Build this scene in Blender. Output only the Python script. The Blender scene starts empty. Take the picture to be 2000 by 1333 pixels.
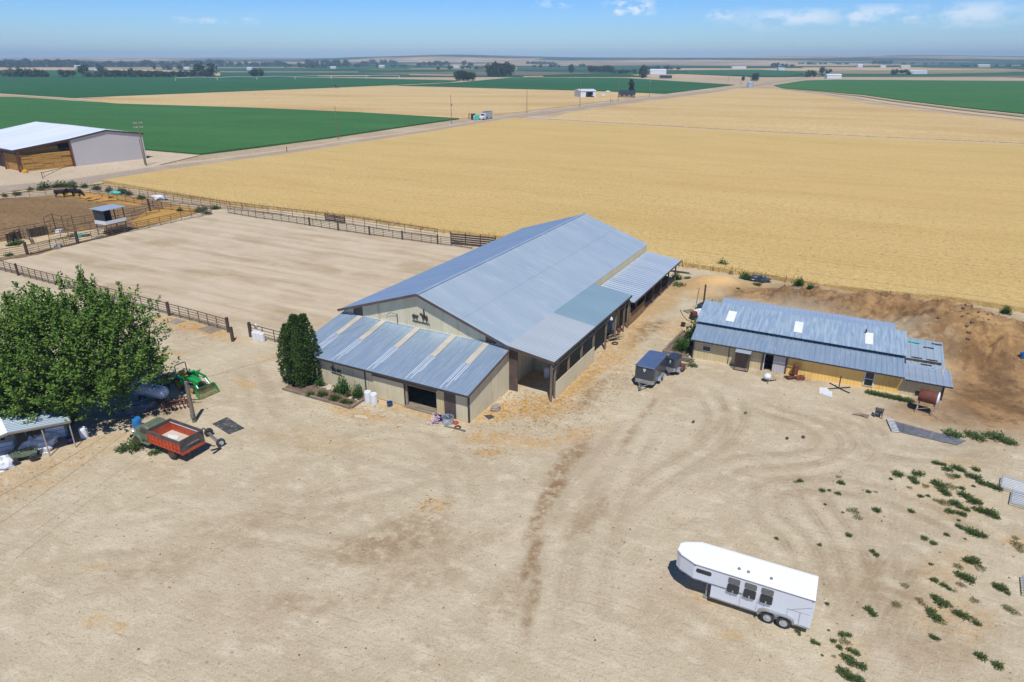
import bpy, bmesh, math, random
import numpy as np
from mathutils import Vector, Matrix, noise
RN = random.Random(11)
sc = bpy.context.scene
COL = sc.collection
# ---------------------------------------------------------------- camera model (2000 x 1333 photo pixels)
F = 1320.0; HZ = 116.0; CH = 27.0
PIT = math.atan((666.5-HZ)/F); CP, SP = math.cos(PIT), math.sin(PIT)
def ray(x, y):
    u = (x-1000)/F; v = (y-666.5)/F
    return Vector((u, CP-v*SP, -SP-v*CP))
def G(x, y, z=0.0):
    d = ray(x, y); t = (z-CH)/d.z
    return Vector((d.x*t, d.y*t, z))
def mpp(x, y):
    """metres per photo pixel at the ground point seen at x, y"""
    g = G(x, y); return (g.y*CP-(0-CH)*SP)/F
def dirdeg(a, b): return math.degrees(math.atan2(b.y-a.y, b.x-a.x))
# ---------------------------------------------------------------- materials
def lin(c):
    return tuple((v/12.92 if v <= .04045 else ((v+.055)/1.055)**2.4) for v in [q/255 for q in c])
KALB = 0.80
def A(r, g, b, k=1.0):
    return tuple(min(.92, v*KALB*k) for v in lin((r, g, b)))
def newmat(name):
    m = bpy.data.materials.new(name); m.use_nodes = True
    nt = m.node_tree; nt.nodes.clear()
    o = nt.nodes.new('ShaderNodeOutputMaterial'); b = nt.nodes.new('ShaderNodeBsdfPrincipled')
    nt.links.new(b.outputs[0], o.inputs[0])
    return m, nt, b
def nd(nt, typ, **kw):
    n = nt.nodes.new(typ)
    for k, v in kw.items(): setattr(n, k, v)
    return n
def mixc(nt, fac, a, b, blend='MIX'):
    n = nd(nt, 'ShaderNodeMix', data_type='RGBA', blend_type=blend)
    for sock, val in ((n.inputs[0], fac), (n.inputs[6], a), (n.inputs[7], b)):
        if hasattr(val, 'is_output'): nt.links.new(val, sock)
        elif isinstance(val, (int, float)): sock.default_value = val
        else: sock.default_value = (*val[:3], 1)
    return n.outputs[2]
def mth(nt, op, a, b=None, c=None):
    n = nd(nt, 'ShaderNodeMath', operation=op)
    for s, v in zip(n.inputs, (a, b, c)):
        if v is None: continue
        if hasattr(v, 'is_output'): nt.links.new(v, s)
        else: s.default_value = v
    return n.outputs[0]
def nz(nt, scale, stretch=(1, 1, 1), detail=4, rough=.55, rot=0.0, coord='Object', off=(0, 0, 0)):
    tc = nd(nt, 'ShaderNodeTexCoord'); mp = nd(nt, 'ShaderNodeMapping')
    mp.inputs['Scale'].default_value = stretch; mp.inputs['Location'].default_value = off
    if rot:
        m0 = nd(nt, 'ShaderNodeMapping'); m0.inputs['Rotation'].default_value = (0, 0, rot)
        nt.links.new(tc.outputs[coord], m0.inputs[0]); nt.links.new(m0.outputs[0], mp.inputs[0])
    else: nt.links.new(tc.outputs[coord], mp.inputs[0])
    n = nd(nt, 'ShaderNodeTexNoise'); n.inputs['Scale'].default_value = scale
    n.inputs['Detail'].default_value = detail; n.inputs['Roughness'].default_value = rough
    nt.links.new(mp.outputs[0], n.inputs['Vector'])
    return n.outputs[0]
def rng(nt, v, a, b, c=0.0, d=1.0):
    n = nd(nt, 'ShaderNodeMapRange'); nt.links.new(v, n.inputs[0])
    for i, q in enumerate((a, b, c, d)): n.inputs[i+1].default_value = q
    return n.outputs[0]
MATS = {}
def pm(name, c1, c2=None, scale=3.0, rough=.8, metal=0.0, bump=0.0, stretch=(1, 1, 1), c3=None, lo=.35, hi=.65, coat=0.0, spec=None, detail=5):
    if name in MATS: return MATS[name]
    m, nt, b = newmat(name)
    c2 = c2 or tuple(v*.72 for v in c1)
    f = rng(nt, nz(nt, scale, stretch, detail), lo, hi)
    col = mixc(nt, f, c1, c2)
    if c3: col = mixc(nt, rng(nt, nz(nt, scale*2.7, stretch, 5, off=(7, 3, 5)), .56, .72), col, c3)
    nt.links.new(col, b.inputs['Base Color'])
    b.inputs['Roughness'].default_value = rough; b.inputs['Metallic'].default_value = metal
    if coat: b.inputs['Coat Weight'].default_value = coat
    if spec is not None: b.inputs['Specular IOR Level'].default_value = spec
    if bump:
        bp = nd(nt, 'ShaderNodeBump'); bp.inputs['Strength'].default_value = bump; bp.inputs['Distance'].default_value = .05
        nt.links.new(nz(nt, scale*4, stretch, 6), bp.inputs['Height']); nt.links.new(bp.outputs[0], b.inputs['Normal'])
    MATS[name] = m; return m
def roofmat(name, c1, c2, c3=None, rough=.42, metal=.55, sc1=.25, stretch=(1, 1, 1)):
    return pm(name, c1, c2, sc1, rough, metal, 0, stretch, c3)
M = {}
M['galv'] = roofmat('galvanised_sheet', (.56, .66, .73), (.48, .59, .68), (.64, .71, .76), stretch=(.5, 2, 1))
M['galv_dark'] = roofmat('darker_galvanised_sheet', (.36, .48, .62), (.32, .44, .60), None, rough=.45, stretch=(.5, 2, 1))  # darker sheet tone for the arena side slope and the lap seams
M['galv_blue'] = roofmat('bluish_galvanised_sheet', (.45, .56, .68), (.36, .48, .62), (.62, .70, .75), stretch=(4, .3, 1), sc1=.8, rough=.38)
M['galv_pale'] = roofmat('pale_galvanised_sheet', (.66, .71, .73), (.60, .66, .70), None, stretch=(.5, 3, 1))
M['galv_teal'] = roofmat('blue_green_galvanised_sheet', (.36, .50, .57), (.31, .46, .54), None, stretch=(.5, 2, 1))
M['galv_bright'] = roofmat('bright_galvanised_sheet', (.56, .64, .72), (.46, .55, .65), None, stretch=(.4, 3, 1))
M['streaky'] = pm('chalky_streaked_sheet', (.32, .45, .60), (.54, .64, .72), 1.6, .5, .45, 0, (2.6, .22, 1), (.62, .68, .72), lo=.4, hi=.7)
M['white_roof'] = pm('white_roof_sheet', A(236, 242, 250), A(222, 232, 245), .06, .45, 0, 0, (.5, 3, 1))
M['cream'] = pm('cream_siding', A(216, 206, 176, 1.15), A(204, 194, 162, 1.15), .5, .6, 0, 0, (1, 1, .3), A(192, 178, 142, 1.15))
M['cream_old'] = pm('weathered_cream_siding', A(216, 200, 158, 1.15), A(202, 184, 140, 1.15), .9, .65, 0, 0, (1.5, 1.5, .3), A(194, 168, 116, 1.2))
M['yellow'] = pm('yellow_siding', A(240, 200, 116, 1.3), A(232, 188, 102, 1.3), .7, .6, 0, 0, (1.5, 1.5, .3), A(216, 170, 92, 1.3))
M['grey_siding'] = pm('grey_siding', A(186, 182, 180, 1.3), A(180, 176, 174, 1.3), .1, .6)
M['brown'] = pm('brown_trim', A(104, 88, 84), A(88, 72, 68), 1, .6)
M['dark_trim'] = pm('dark_trim', A(70, 66, 66), A(58, 54, 54), 1, .6)
M['post'] = pm('weathered_post_wood', A(150, 136, 116), A(112, 98, 82), 2, .9, 0, .3, (4, 4, .5))
M['wood_grey'] = pm('grey_planks', A(166, 152, 132), A(128, 114, 96), 1.5, .9, 0, .3, (.5, 4, 1))
M['wood_dark'] = pm('dark_old_wood', A(92, 78, 68), A(66, 56, 50), 1.5, .9, 0, .3)
M['ply'] = pm('stall_plywood', A(176, 140, 96), A(150, 114, 74), 1.5, .85)
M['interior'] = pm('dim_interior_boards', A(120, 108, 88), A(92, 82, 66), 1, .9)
M['rail'] = pm('rusty_pipe', A(112, 92, 80), A(84, 66, 58), 2, .75)
M['white'] = pm('white_paint', A(240, 242, 246), A(228, 232, 238), .8, .35)
M['trailer_white'] = pm('glossy_white_enamel', (.86, .87, .89), (.82, .83, .86), .6, .22, 0, 0, coat=.3)
M['trailer_side'] = pm('trailer_side_aluminium', (.70, .75, .84), (.66, .71, .80), .5, .25, .15, 0, coat=.3)
M['trim_grey'] = pm('grey_trim', A(150, 152, 156), A(120, 122, 126), 3, .5, .3)
M['silver'] = pm('galvanised_tube', (.60, .66, .72), (.48, .54, .60), 3, .35, .7)
M['black'] = pm('black_plastic', (.018, .018, .02), (.03, .03, .03), 4, .5)
M['rubber'] = pm('tyre_rubber', (.022, .022, .024), (.05, .048, .045), 6, .85)
M['glass'] = pm('dark_window_glass', (.02, .025, .03), (.03, .035, .04), 1, .08)
M['skylight'] = pm('translucent_panel', A(250, 250, 252), A(236, 240, 244), 1, .5)
M['skylight_tan'] = pm('aged_fibreglass_panel', A(212, 202, 186), A(196, 186, 168), 1, .5)
M['charcoal'] = pm('charcoal_paint', (.040, .050, .068), (.05, .06, .08), .7, .3, .2, 0, coat=.3)
M['steel_roof'] = pm('trailer_roof_metal', (.28, .36, .50), (.22, .30, .44), 1.5, .25, .7)
M['alu'] = pm('grey_tread_plate', (.42, .42, .40), (.34, .34, .33), 6, .45, .5)
M['red'] = pm('red_orange_paint', A(206, 86, 48), A(184, 68, 38), 1.5, .5, 0, 0, c3=A(150, 58, 36))
M['red_in'] = pm('faded_red_boards', A(196, 84, 50), A(164, 62, 36), 1.5, .7)
M['weather_wood'] = pm('sun_bleached_boards', A(104, 94, 88), A(80, 72, 68), 2, .9, 0, .2)
M['olive'] = pm('faded_green_paint', A(112, 128, 104), A(92, 110, 88), 2, .5, 0, 0, c3=A(128, 120, 96))
M['green'] = pm('tractor_green', (.010, .30, .055), (.012, .24, .045), 2, .35, 0, 0, coat=.3)
M['loader_in'] = pm('worn_bucket_steel', A(96, 98, 62), A(150, 140, 100), 2, .6)
M['tyellow'] = pm('tractor_yellow', A(232, 190, 40), A(214, 168, 30), 2, .4)
M['blue'] = pm('blue_plastic', A(42, 132, 206), A(32, 108, 180), 2, .4)
M['navy'] = pm('navy_plastic', A(40, 80, 150), A(32, 62, 120), 2, .4)
M['purple'] = pm('purple_plastic', A(84, 60, 150), A(66, 46, 120), 2, .4)
M['teal'] = pm('teal_plastic', A(90, 214, 196), A(70, 190, 172), 2, .4)
M['rust'] = pm('rusty_steel', A(134, 78, 58), A(104, 56, 42), 3, .75, .1)
M['stone'] = pm('grey_stone', A(176, 166, 150), A(140, 130, 114), 4, .9, 0, .4)
M['hay'] = pm('hay_bale', A(214, 168, 92), A(172, 126, 60), 4, .95, 0, .5, (1, 1, 5), A(138, 98, 44))
M['tank_white'] = pm('white_tank_paint', (.78, .80, .84), (.70, .73, .78), 1, .3)
M['cattle'] = pm('black_hide', (.010, .009, .009), (.018, .015, .014), 4, .8, spec=.2)
M['cream_pole'] = pm('pale_painted_post', A(196, 180, 168), A(170, 154, 142), 2, .7)
M['bark'] = pm('tree_bark', (.11, .085, .06), (.07, .055, .04), 3, .95, 0, .5, (3, 3, .6))
M['soil'] = pm('bed_soil', A(138, 116, 98), A(112, 92, 76), 3, .95, 0, .5)
M['pebble'] = pm('pebbles', A(150, 130, 106), A(96, 80, 62), 1.5, .95, 0, 0, c3=A(226, 214, 194))
M['clay'] = pm('dry_clay', A(150, 120, 86), A(118, 92, 66), 3, .95, 0, .5)
M['mat'] = pm('black_rubber_mat', A(92, 92, 94), A(64, 64, 66), 1.1, .7, 0, 0, c3=A(176, 158, 130))
M['concrete'] = pm('pale_concrete', A(214, 202, 184), A(198, 186, 166), 1.2, .9)
M['pink'] = pm('pink_white_petals', A(226, 178, 196), A(240, 232, 236), 6, .8)
M['shade_net'] = pm('blue_grey_wire_mesh', A(128, 132, 142), A(108, 112, 124), 2, .7)
def leafmat(name, c1, c2, c3=None, scale=1.2):
    m = pm(name, c1, c2, scale, .6, 0, 0, c3=c3, lo=.3, hi=.7)
    m.node_tree.nodes['Principled BSDF'].inputs['Specular IOR Level'].default_value = .3
    return m
M['leaf'] = leafmat('broad_leaf', (.112, .198, .024), (.060, .128, .016), (.20, .24, .042), .9)
M['cedar'] = leafmat('cedar_leaf', (.050, .098, .012), (.030, .066, .010), (.085, .125, .018), 2)
M['shrub'] = leafmat('shrub_leaf', (.050, .135, .020), (.035, .095, .016), (.09, .15, .03))
M['shrub_olive'] = leafmat('olive_shrub_leaf', (.090, .115, .028), (.065, .085, .022), (.16, .13, .05))
M['weed'] = leafmat('weed_leaf', (.088, .138, .036), (.056, .100, .026), (.16, .16, .06), 3)
M['weed_dry'] = leafmat('dry_weed_leaf', (.15, .14, .055), (.10, .11, .04), (.28, .19, .09), 3)
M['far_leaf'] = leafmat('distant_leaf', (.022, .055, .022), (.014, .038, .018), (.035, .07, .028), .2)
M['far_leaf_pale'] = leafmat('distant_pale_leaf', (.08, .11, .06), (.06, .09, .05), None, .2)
# ---------------------------------------------------------------- mesh builder
class MB:
    def __init__(s): s.v = []; s.f = []; s.M = Matrix.Identity(4)
    def add(s, vs, fs):
        b = len(s.v); s.v += [tuple(s.M @ Vector(p)) for p in vs]; s.f += [tuple(b+i for i in f) for f in fs]
        return s
    def box(s, x0, y0, z0, x1, y1, z1):
        vs = [(x, y, z) for z in (z0, z1) for y in (y0, y1) for x in (x0, x1)]
        return s.add(vs, [(0, 2, 3, 1), (4, 5, 7, 6), (0, 1, 5, 4), (2, 6, 7, 3), (0, 4, 6, 2), (1, 3, 7, 5)])
    def bar(s, p, q, w, h=None, up=(0, 0, 1)):
        p, q = Vector(p), Vector(q); h = h or w; d = (q-p).normalized(); u = Vector(up)
        if abs(d.dot(u)) > .98: u = Vector((1, 0, 0))
        a = d.cross(u).normalized()*(w/2); b = a.cross(d).normalized()*(h/2)
        vs = [e+i*a+j*b for e in (p, q) for i, j in ((-1, -1), (1, -1), (1, 1), (-1, 1))]
        return s.add(vs, [(3, 2, 1, 0), (4, 5, 6, 7)]+[(i, (i+1) % 4, (i+1) % 4+4, i+4) for i in range(4)])
    def tube(s, p, q, r, r2=None, n=8, caps=True):
        return s.path([p, q], [r, r if r2 is None else r2], n, caps)
    def path(s, pts, r, n=6, caps=True):
        pts = [Vector(p) for p in pts]; k = len(pts)
        rr = r if isinstance(r, (list, tuple)) else [r]*k
        vs = []; fs = []; ref = None
        for i, p in enumerate(pts):
            d = (pts[min(i+1, k-1)]-pts[max(i-1, 0)]).normalized()
            if ref is None: ref = Vector((0, 0, 1)) if abs(d.z) < .9 else Vector((1, 0, 0))
            a = d.cross(ref).normalized(); b = a.cross(d).normalized(); ref = b
            vs += [p+(a*math.cos(t)+b*math.sin(t))*rr[i] for t in [2*math.pi*j/n for j in range(n)]]
        for i in range(k-1):
            fs += [(i*n+j, i*n+(j+1) % n, (i+1)*n+(j+1) % n, (i+1)*n+j) for j in range(n)]
        if caps: fs += [tuple(range(n-1, -1, -1)), tuple((k-1)*n+j for j in range(n))]
        return s.add(vs, fs)
    def lathe(s, prof, n=16, c=(0, 0, 0), axis=None):
        """prof: list of (radius, height) revolved about z (or about axis) through c"""
        c = Vector(c); ax = Vector(axis).normalized() if axis else Vector((0, 0, 1))
        a = ax.orthogonal().normalized(); b = ax.cross(a)
        vs = [c+ax*h+(a*math.cos(t)+b*math.sin(t))*r for r, h in prof for t in [2*math.pi*j/n for j in range(n)]]
        fs = [(i*n+j, i*n+(j+1) % n, (i+1)*n+(j+1) % n, (i+1)*n+j) for i in range(len(prof)-1) for j in range(n)]
        fs += [tuple(range(n-1, -1, -1)), tuple((len(prof)-1)*n+j for j in range(n))]
        return s.add(vs, fs)
    def prism(s, pts, vec):
        """closed planar outline pts (3D) pushed along vec"""
        n = len(pts); vec = Vector(vec)
        vs = [Vector(p) for p in pts]+[Vector(p)+vec for p in pts]
        return s.add(vs, [tuple(range(n-1, -1, -1)), tuple(range(n, 2*n))]+[(i, (i+1) % n, n+(i+1) % n, n+i) for i in range(n)])
    def quad(s, *p): return s.add(p, [tuple(range(len(p)))])
    def loft(s, rings, caps=True):
        n = len(rings[0]); k = len(rings); vs = [p for r in rings for p in r]
        fs = [(i*n+j, i*n+(j+1) % n, (i+1)*n+(j+1) % n, (i+1)*n+j) for i in range(k-1) for j in range(n)]
        if caps: fs += [tuple(range(n-1, -1, -1)), tuple((k-1)*n+j for j in range(n))]
        return s.add(vs, fs)
    def ribs(s, a, b, c, d, pitch=.3, h=.03, th=.04, out=None):
        """ribbed sheet: a->b is across the ribs, a->d along them; out = side the ribs stand on"""
        a, b, c, d = map(Vector, (a, b, c, d)); W = (b-a).length; k = max(1, round(W/pitch))
        n = (b-a).cross(d-a).normalized()
        if out is not None and n.dot(Vector(out)) < 0: n = -n
        us = []; hs = []
        for i in range(k):
            for t, q in ((0, 0), (.62, 0), (.72, h), (.90, h)): us.append((i+t)/k); hs.append(q)
        us.append(1.0); hs.append(0)
        vs = []
        for u, q in zip(us, hs): vs += [a.lerp(b, u)+n*q, d.lerp(c, u)+n*q]
        fs = [(2*i, 2*i+2, 2*i+3, 2*i+1) for i in range(len(us)-1)]
        base = len(vs); vs += [a-n*th, b-n*th, c-n*th, d-n*th]; e = 2*(len(us)-1)
        fs += [(base, base+3, base+2, base+1), (0, 1, base+3, base), (e, base+1, base+2, e+1)]
        fs += [tuple([base]+list(range(0, 2*len(us), 2))+[base+1])[::-1], tuple([base+3]+list(range(1, 2*len(us), 2))+[base+2])]
        return s.add(vs, fs)
    def blob(s, c, r, amp=.2, sub=2, fr=1.0, seed=0, zmin=None):
        bm = bmesh.new(); bmesh.ops.create_icosphere(bm, subdivisions=sub, radius=1)
        vs = []
        for v in bm.verts:
            q = 1+amp*noise.noise(v.co*fr*1.7+Vector((seed*3.1, seed, 0)))
            p = Vector((c[0]+v.co.x*r[0]*q, c[1]+v.co.y*r[1]*q, c[2]+v.co.z*r[2]*q))
            if zmin is not None: p.z = max(p.z, zmin)
            vs.append(p)
        fs = [tuple(v.index for v in f.verts) for f in bm.faces]; bm.free()
        return s.add(vs, fs)
    def leaf(s, p, d, up, L, w):
        """a bent leaf: two triangles-pairs round a mid rib"""
        d = Vector(d).normalized(); sd = d.cross(Vector(up))
        if sd.length < .05: sd = d.orthogonal()
        sd = sd.normalized()*w*.5; n = sd.cross(d).normalized()*w*.22; p = Vector(p)
        return s.add([p, p+d*L*.5+sd-n, p+d*L, p+d*L*.5-sd-n, p+d*L*.5+n*.4], [(0, 1, 4), (1, 2, 4), (0, 4, 3), (4, 2, 3)])
    def build(s, name, mat, parent=None, smooth=False):
        me = bpy.data.meshes.new(name); me.from_pydata(s.v, [], s.f); me.materials.append(mat)
        if smooth: me.polygons.foreach_set('use_smooth', [True]*len(me.polygons))
        me.update(); o = bpy.data.objects.new(name, me); COL.objects.link(o)
        if parent: o.parent = parent
        return o
# ---------------------------------------------------------------- things
def tag(o, label=None, cat=None, group=None, kind=None):
    if label: o['label'] = label
    if cat: o['category'] = cat
    if group: o['group'] = group
    if kind: o['kind'] = kind
    return o
def thing(name, label, cat, loc=(0, 0, 0), rz=0.0, group=None):
    o = bpy.data.objects.new(name, None); COL.objects.link(o); o.empty_display_size = .3
    o.location = loc; o.rotation_euler = (0, 0, math.radians(rz))
    return tag(o, label, cat, group)
def solo(mb, name, mat, label, cat, loc=(0, 0, 0), rz=0.0, group=None, smooth=False):
    o = mb.build(name, mat, None, smooth); o.location = loc; o.rotation_euler = (0, 0, math.radians(rz))
    return tag(o, label, cat, group)
KIDS = {}
def kids(o): return [c for c in o.children]
def copy_tree(o, parent=None):
    c = o.copy(); COL.objects.link(c)
    if parent: c.parent = parent
    for ch in list(o.children): copy_tree(ch, c)
    return c
def lab(o, t): o['label'] = t; return o
def P2(pts, z=0.0): return [G(x, y, z) for x, y in pts]
# ---------------------------------------------------------------- world, sun, camera
SUN_EL = math.radians(61.5); SUN_AZ = math.radians(176)      # azimuth measured from +Y towards +X
SUNV = Vector((math.sin(SUN_AZ)*math.cos(SUN_EL), math.cos(SUN_AZ)*math.cos(SUN_EL), math.sin(SUN_EL)))
def make_world():
    w = bpy.data.worlds.new('World'); sc.world = w; w.use_nodes = True; nt = w.node_tree; nt.nodes.clear()
    out = nd(nt, 'ShaderNodeOutputWorld'); bg = nd(nt, 'ShaderNodeBackground'); nt.links.new(bg.outputs[0], out.inputs[0])
    sky = nd(nt, 'ShaderNodeTexSky', sky_type='NISHITA', sun_disc=False)
    sky.sun_elevation = SUN_EL; sky.sun_rotation = SUN_AZ; sky.air_density = 1.0; sky.dust_density = .3; sky.ozone_density = 4.0
    hs = nd(nt, 'ShaderNodeHueSaturation'); hs.inputs['Saturation'].default_value = 1.25
    nt.links.new(sky.outputs[0], hs.inputs['Color'])
    tc = nd(nt, 'ShaderNodeTexCoord'); sp = nd(nt, 'ShaderNodeSeparateXYZ'); nt.links.new(tc.outputs['Generated'], sp.inputs[0])
    x, y, z = sp.outputs
    tint = mixc(nt, rng(nt, z, .0, .15), (.70, .90, 1.20), (.26, .60, 1.24)); tint = mixc(nt, rng(nt, z, .2, .5), tint, (.42, .44, .47))
    col = mixc(nt, 1.0, hs.outputs[0], tint, 'MULTIPLY')
    az = mth(nt, 'DIVIDE', x, mth(nt, 'MAXIMUM', y, .05))
    def cloud(a0, e0, wa, we, sc_, th, seed):
        fa = mth(nt, 'SUBTRACT', 1.0, mth(nt, 'POWER', mth(nt, 'ABSOLUTE', mth(nt, 'DIVIDE', mth(nt, 'SUBTRACT', az, a0), wa)), 2.0))
        fe = mth(nt, 'SUBTRACT', 1.0, mth(nt, 'POWER', mth(nt, 'ABSOLUTE', mth(nt, 'DIVIDE', mth(nt, 'SUBTRACT', z, e0), we)), 2.0))
        k = mth(nt, 'MULTIPLY', mth(nt, 'MAXIMUM', fa, 0.0), mth(nt, 'MAXIMUM', fe, 0.0))
        n = nz(nt, sc_*1.6, (1, 1, 2.2), 9, .58, coord='Generated', off=(seed, seed*2, 0))
        return mth(nt, 'MULTIPLY', k, rng(nt, n, th+.06, th+.2))
    def atp(px, py):
        d = ray(px, py).normalized(); return d.x/d.y, d.z
    tot = None
    for px, py, w_, h_, s_, th, k, seed in ((1720, 34, .24, .016, 14, .42, .6, 2), (1560, 34, .07, .011, 20, .34, .6, 5), (1228, 16, .04, .011, 26, .40, .95, 9), (1410, 30, .03, .008, 30, .38, .45, 13),
                                      (1900, 26, .10, .014, 14, .38, .55, 21), (390, 40, .05, .005, 30, .42, .35, 31), (488, 38, .015, .008, 40, .38, .4, 33), (1080, 8, .03, .006, 30, .42, .4, 44)):
        a0, e0 = atp(px, py); c = mth(nt, 'MULTIPLY', cloud(a0, e0, w_, h_, s_, th, seed), k)
        tot = c if tot is None else mth(nt, 'MAXIMUM', tot, c)
    col = mixc(nt, mth(nt, 'MINIMUM', tot, 1.0), col, (8.2, 8.5, 9.0))
    nt.links.new(col, bg.inputs[0]); bg.inputs[1].default_value = .125
make_world()
sl = bpy.data.lights.new('sun', 'SUN'); sl.energy = 4.5; sl.angle = math.radians(.53); sl.color = (1, .975, .93)
so = bpy.data.objects.new('sun', sl); COL.objects.link(so); so.rotation_euler = SUNV.to_track_quat('Z', 'Y').to_euler()
cam = bpy.data.cameras.new('camera'); cam.sensor_width = 36; cam.lens = 36*F/2000; cam.clip_end = 60000; cam.clip_start = .5
co = bpy.data.objects.new('camera', cam); COL.objects.link(co); co.location = (0, 0, CH)
co.rotation_euler = (math.pi/2-PIT, 0, 0); sc.camera = co
sc.view_settings.view_transform = 'Standard'; sc.view_settings.look = 'None'; sc.view_settings.exposure = 0.0
# ================================================================ SETTING
def vnoise(x, y, seed=0):
    """value noise on numpy arrays"""
    xi = np.floor(x).astype(np.int64); yi = np.floor(y).astype(np.int64); fx = x-xi; fy = y-yi
    def h(a, b):
        n = (a*374761393+b*668265263+seed*1442695041) & 0x7fffffff
        n = ((n ^ (n >> 13))*1274126177) & 0x7fffffff
        return ((n ^ (n >> 16)) & 0xffff)/65535.0
    sx = fx*fx*(3-2*fx); sy = fy*fy*(3-2*fy)
    a = h(xi, yi)*(1-sx)+h(xi+1, yi)*sx; b = h(xi, yi+1)*(1-sx)+h(xi+1, yi+1)*sx
    return a*(1-sy)+b*sy
def fbm(x, y, seed=0, o=4):
    t = 0; a = .5; s = 0
    for i in range(o): t = t+a*vnoise(x*2**i, y*2**i, seed+i); s += a; a *= .5
    return t/s
def sheet_grid(name, X, Y, Z, mat, attrs=None, smooth=True):
    nx, ny = len(X), len(Y); XX, YY = np.meshgrid(X, Y)
    co_ = np.stack([XX, YY, Z], -1).reshape(-1, 3)
    i = np.arange(nx*ny).reshape(ny, nx)
    fs = np.stack([i[:-1, :-1], i[:-1, 1:], i[1:, 1:], i[1:, :-1]], -1).reshape(-1, 4)
    me = bpy.data.meshes.new(name); me.vertices.add(len(co_)); me.vertices.foreach_set('co', co_.ravel())
    me.loops.add(fs.size); me.loops.foreach_set('vertex_index', fs.ravel().astype(np.int32))
    me.polygons.add(len(fs)); me.polygons.foreach_set('loop_start', np.arange(0, fs.size, 4, dtype=np.int32))
    me.polygons.foreach_set('loop_total', np.full(len(fs), 4, np.int32)); me.update(calc_edges=True)
    if smooth: me.polygons.foreach_set('use_smooth', [True]*len(fs))
    for k, (r, g, b) in (attrs or {}).items():
        at = me.color_attributes.new(k, 'FLOAT_COLOR', 'POINT')
        arr = np.stack([r, g, b, np.ones_like(r)], -1).reshape(-1).astype(np.float32)
        at.data.foreach_set('color', arr)
    me.materials.append(mat); me.validate()
    o = bpy.data.objects.new(name, me); COL.objects.link(o); return o
def seg_dist(XX, YY, pts):
    d = np.full(XX.shape, 1e9); s = np.zeros(XX.shape); L = 0
    for a, b in zip(pts[:-1], pts[1:]):
        vx, vy = b[0]-a[0], b[1]-a[1]; l2 = vx*vx+vy*vy+1e-9
        t = np.clip(((XX-a[0])*vx+(YY-a[1])*vy)/l2, 0, 1)
        q = np.hypot(XX-a[0]-t*vx, YY-a[1]-t*vy)
        d = np.minimum(d, q)
    return d
def smooth_line(pts, n=6):
    """Catmull-Rom through 2D points"""
    p = [pts[0]]+list(pts)+[pts[-1]]; out = []
    for i in range(1, len(p)-2):
        for k in range(n):
            t = k/n; a, b, c, d = p[i-1], p[i], p[i+1], p[i+2]
            out.append(tuple(.5*(2*b[j]+(c[j]-a[j])*t+(2*a[j]-5*b[j]+4*c[j]-d[j])*t*t+(3*b[j]-a[j]-3*c[j]+d[j])*t**3) for j in (0, 1)))
    return out+[tuple(pts[-1][:2])]
def inside(XX, YY, poly):
    r = np.zeros(XX.shape, bool); n = len(poly)
    for i in range(n):
        (x0, y0), (x1, y1) = poly[i], poly[(i+1) % n]
        if y0 == y1: continue
        c = ((y0 > YY) != (y1 > YY)) & (XX < (x1-x0)*(YY-y0)/(y1-y0)+x0); r ^= c
    return r
def soft_poly(XX, YY, poly, w):
    d = seg_dist(XX, YY, list(poly)+[poly[0]]); s = np.where(inside(XX, YY, poly), d, -d)
    return np.clip(s/w*.5+.5, 0, 1)
g2 = lambda pts: [tuple(G(x, y))[:2] for x, y in pts]
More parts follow.
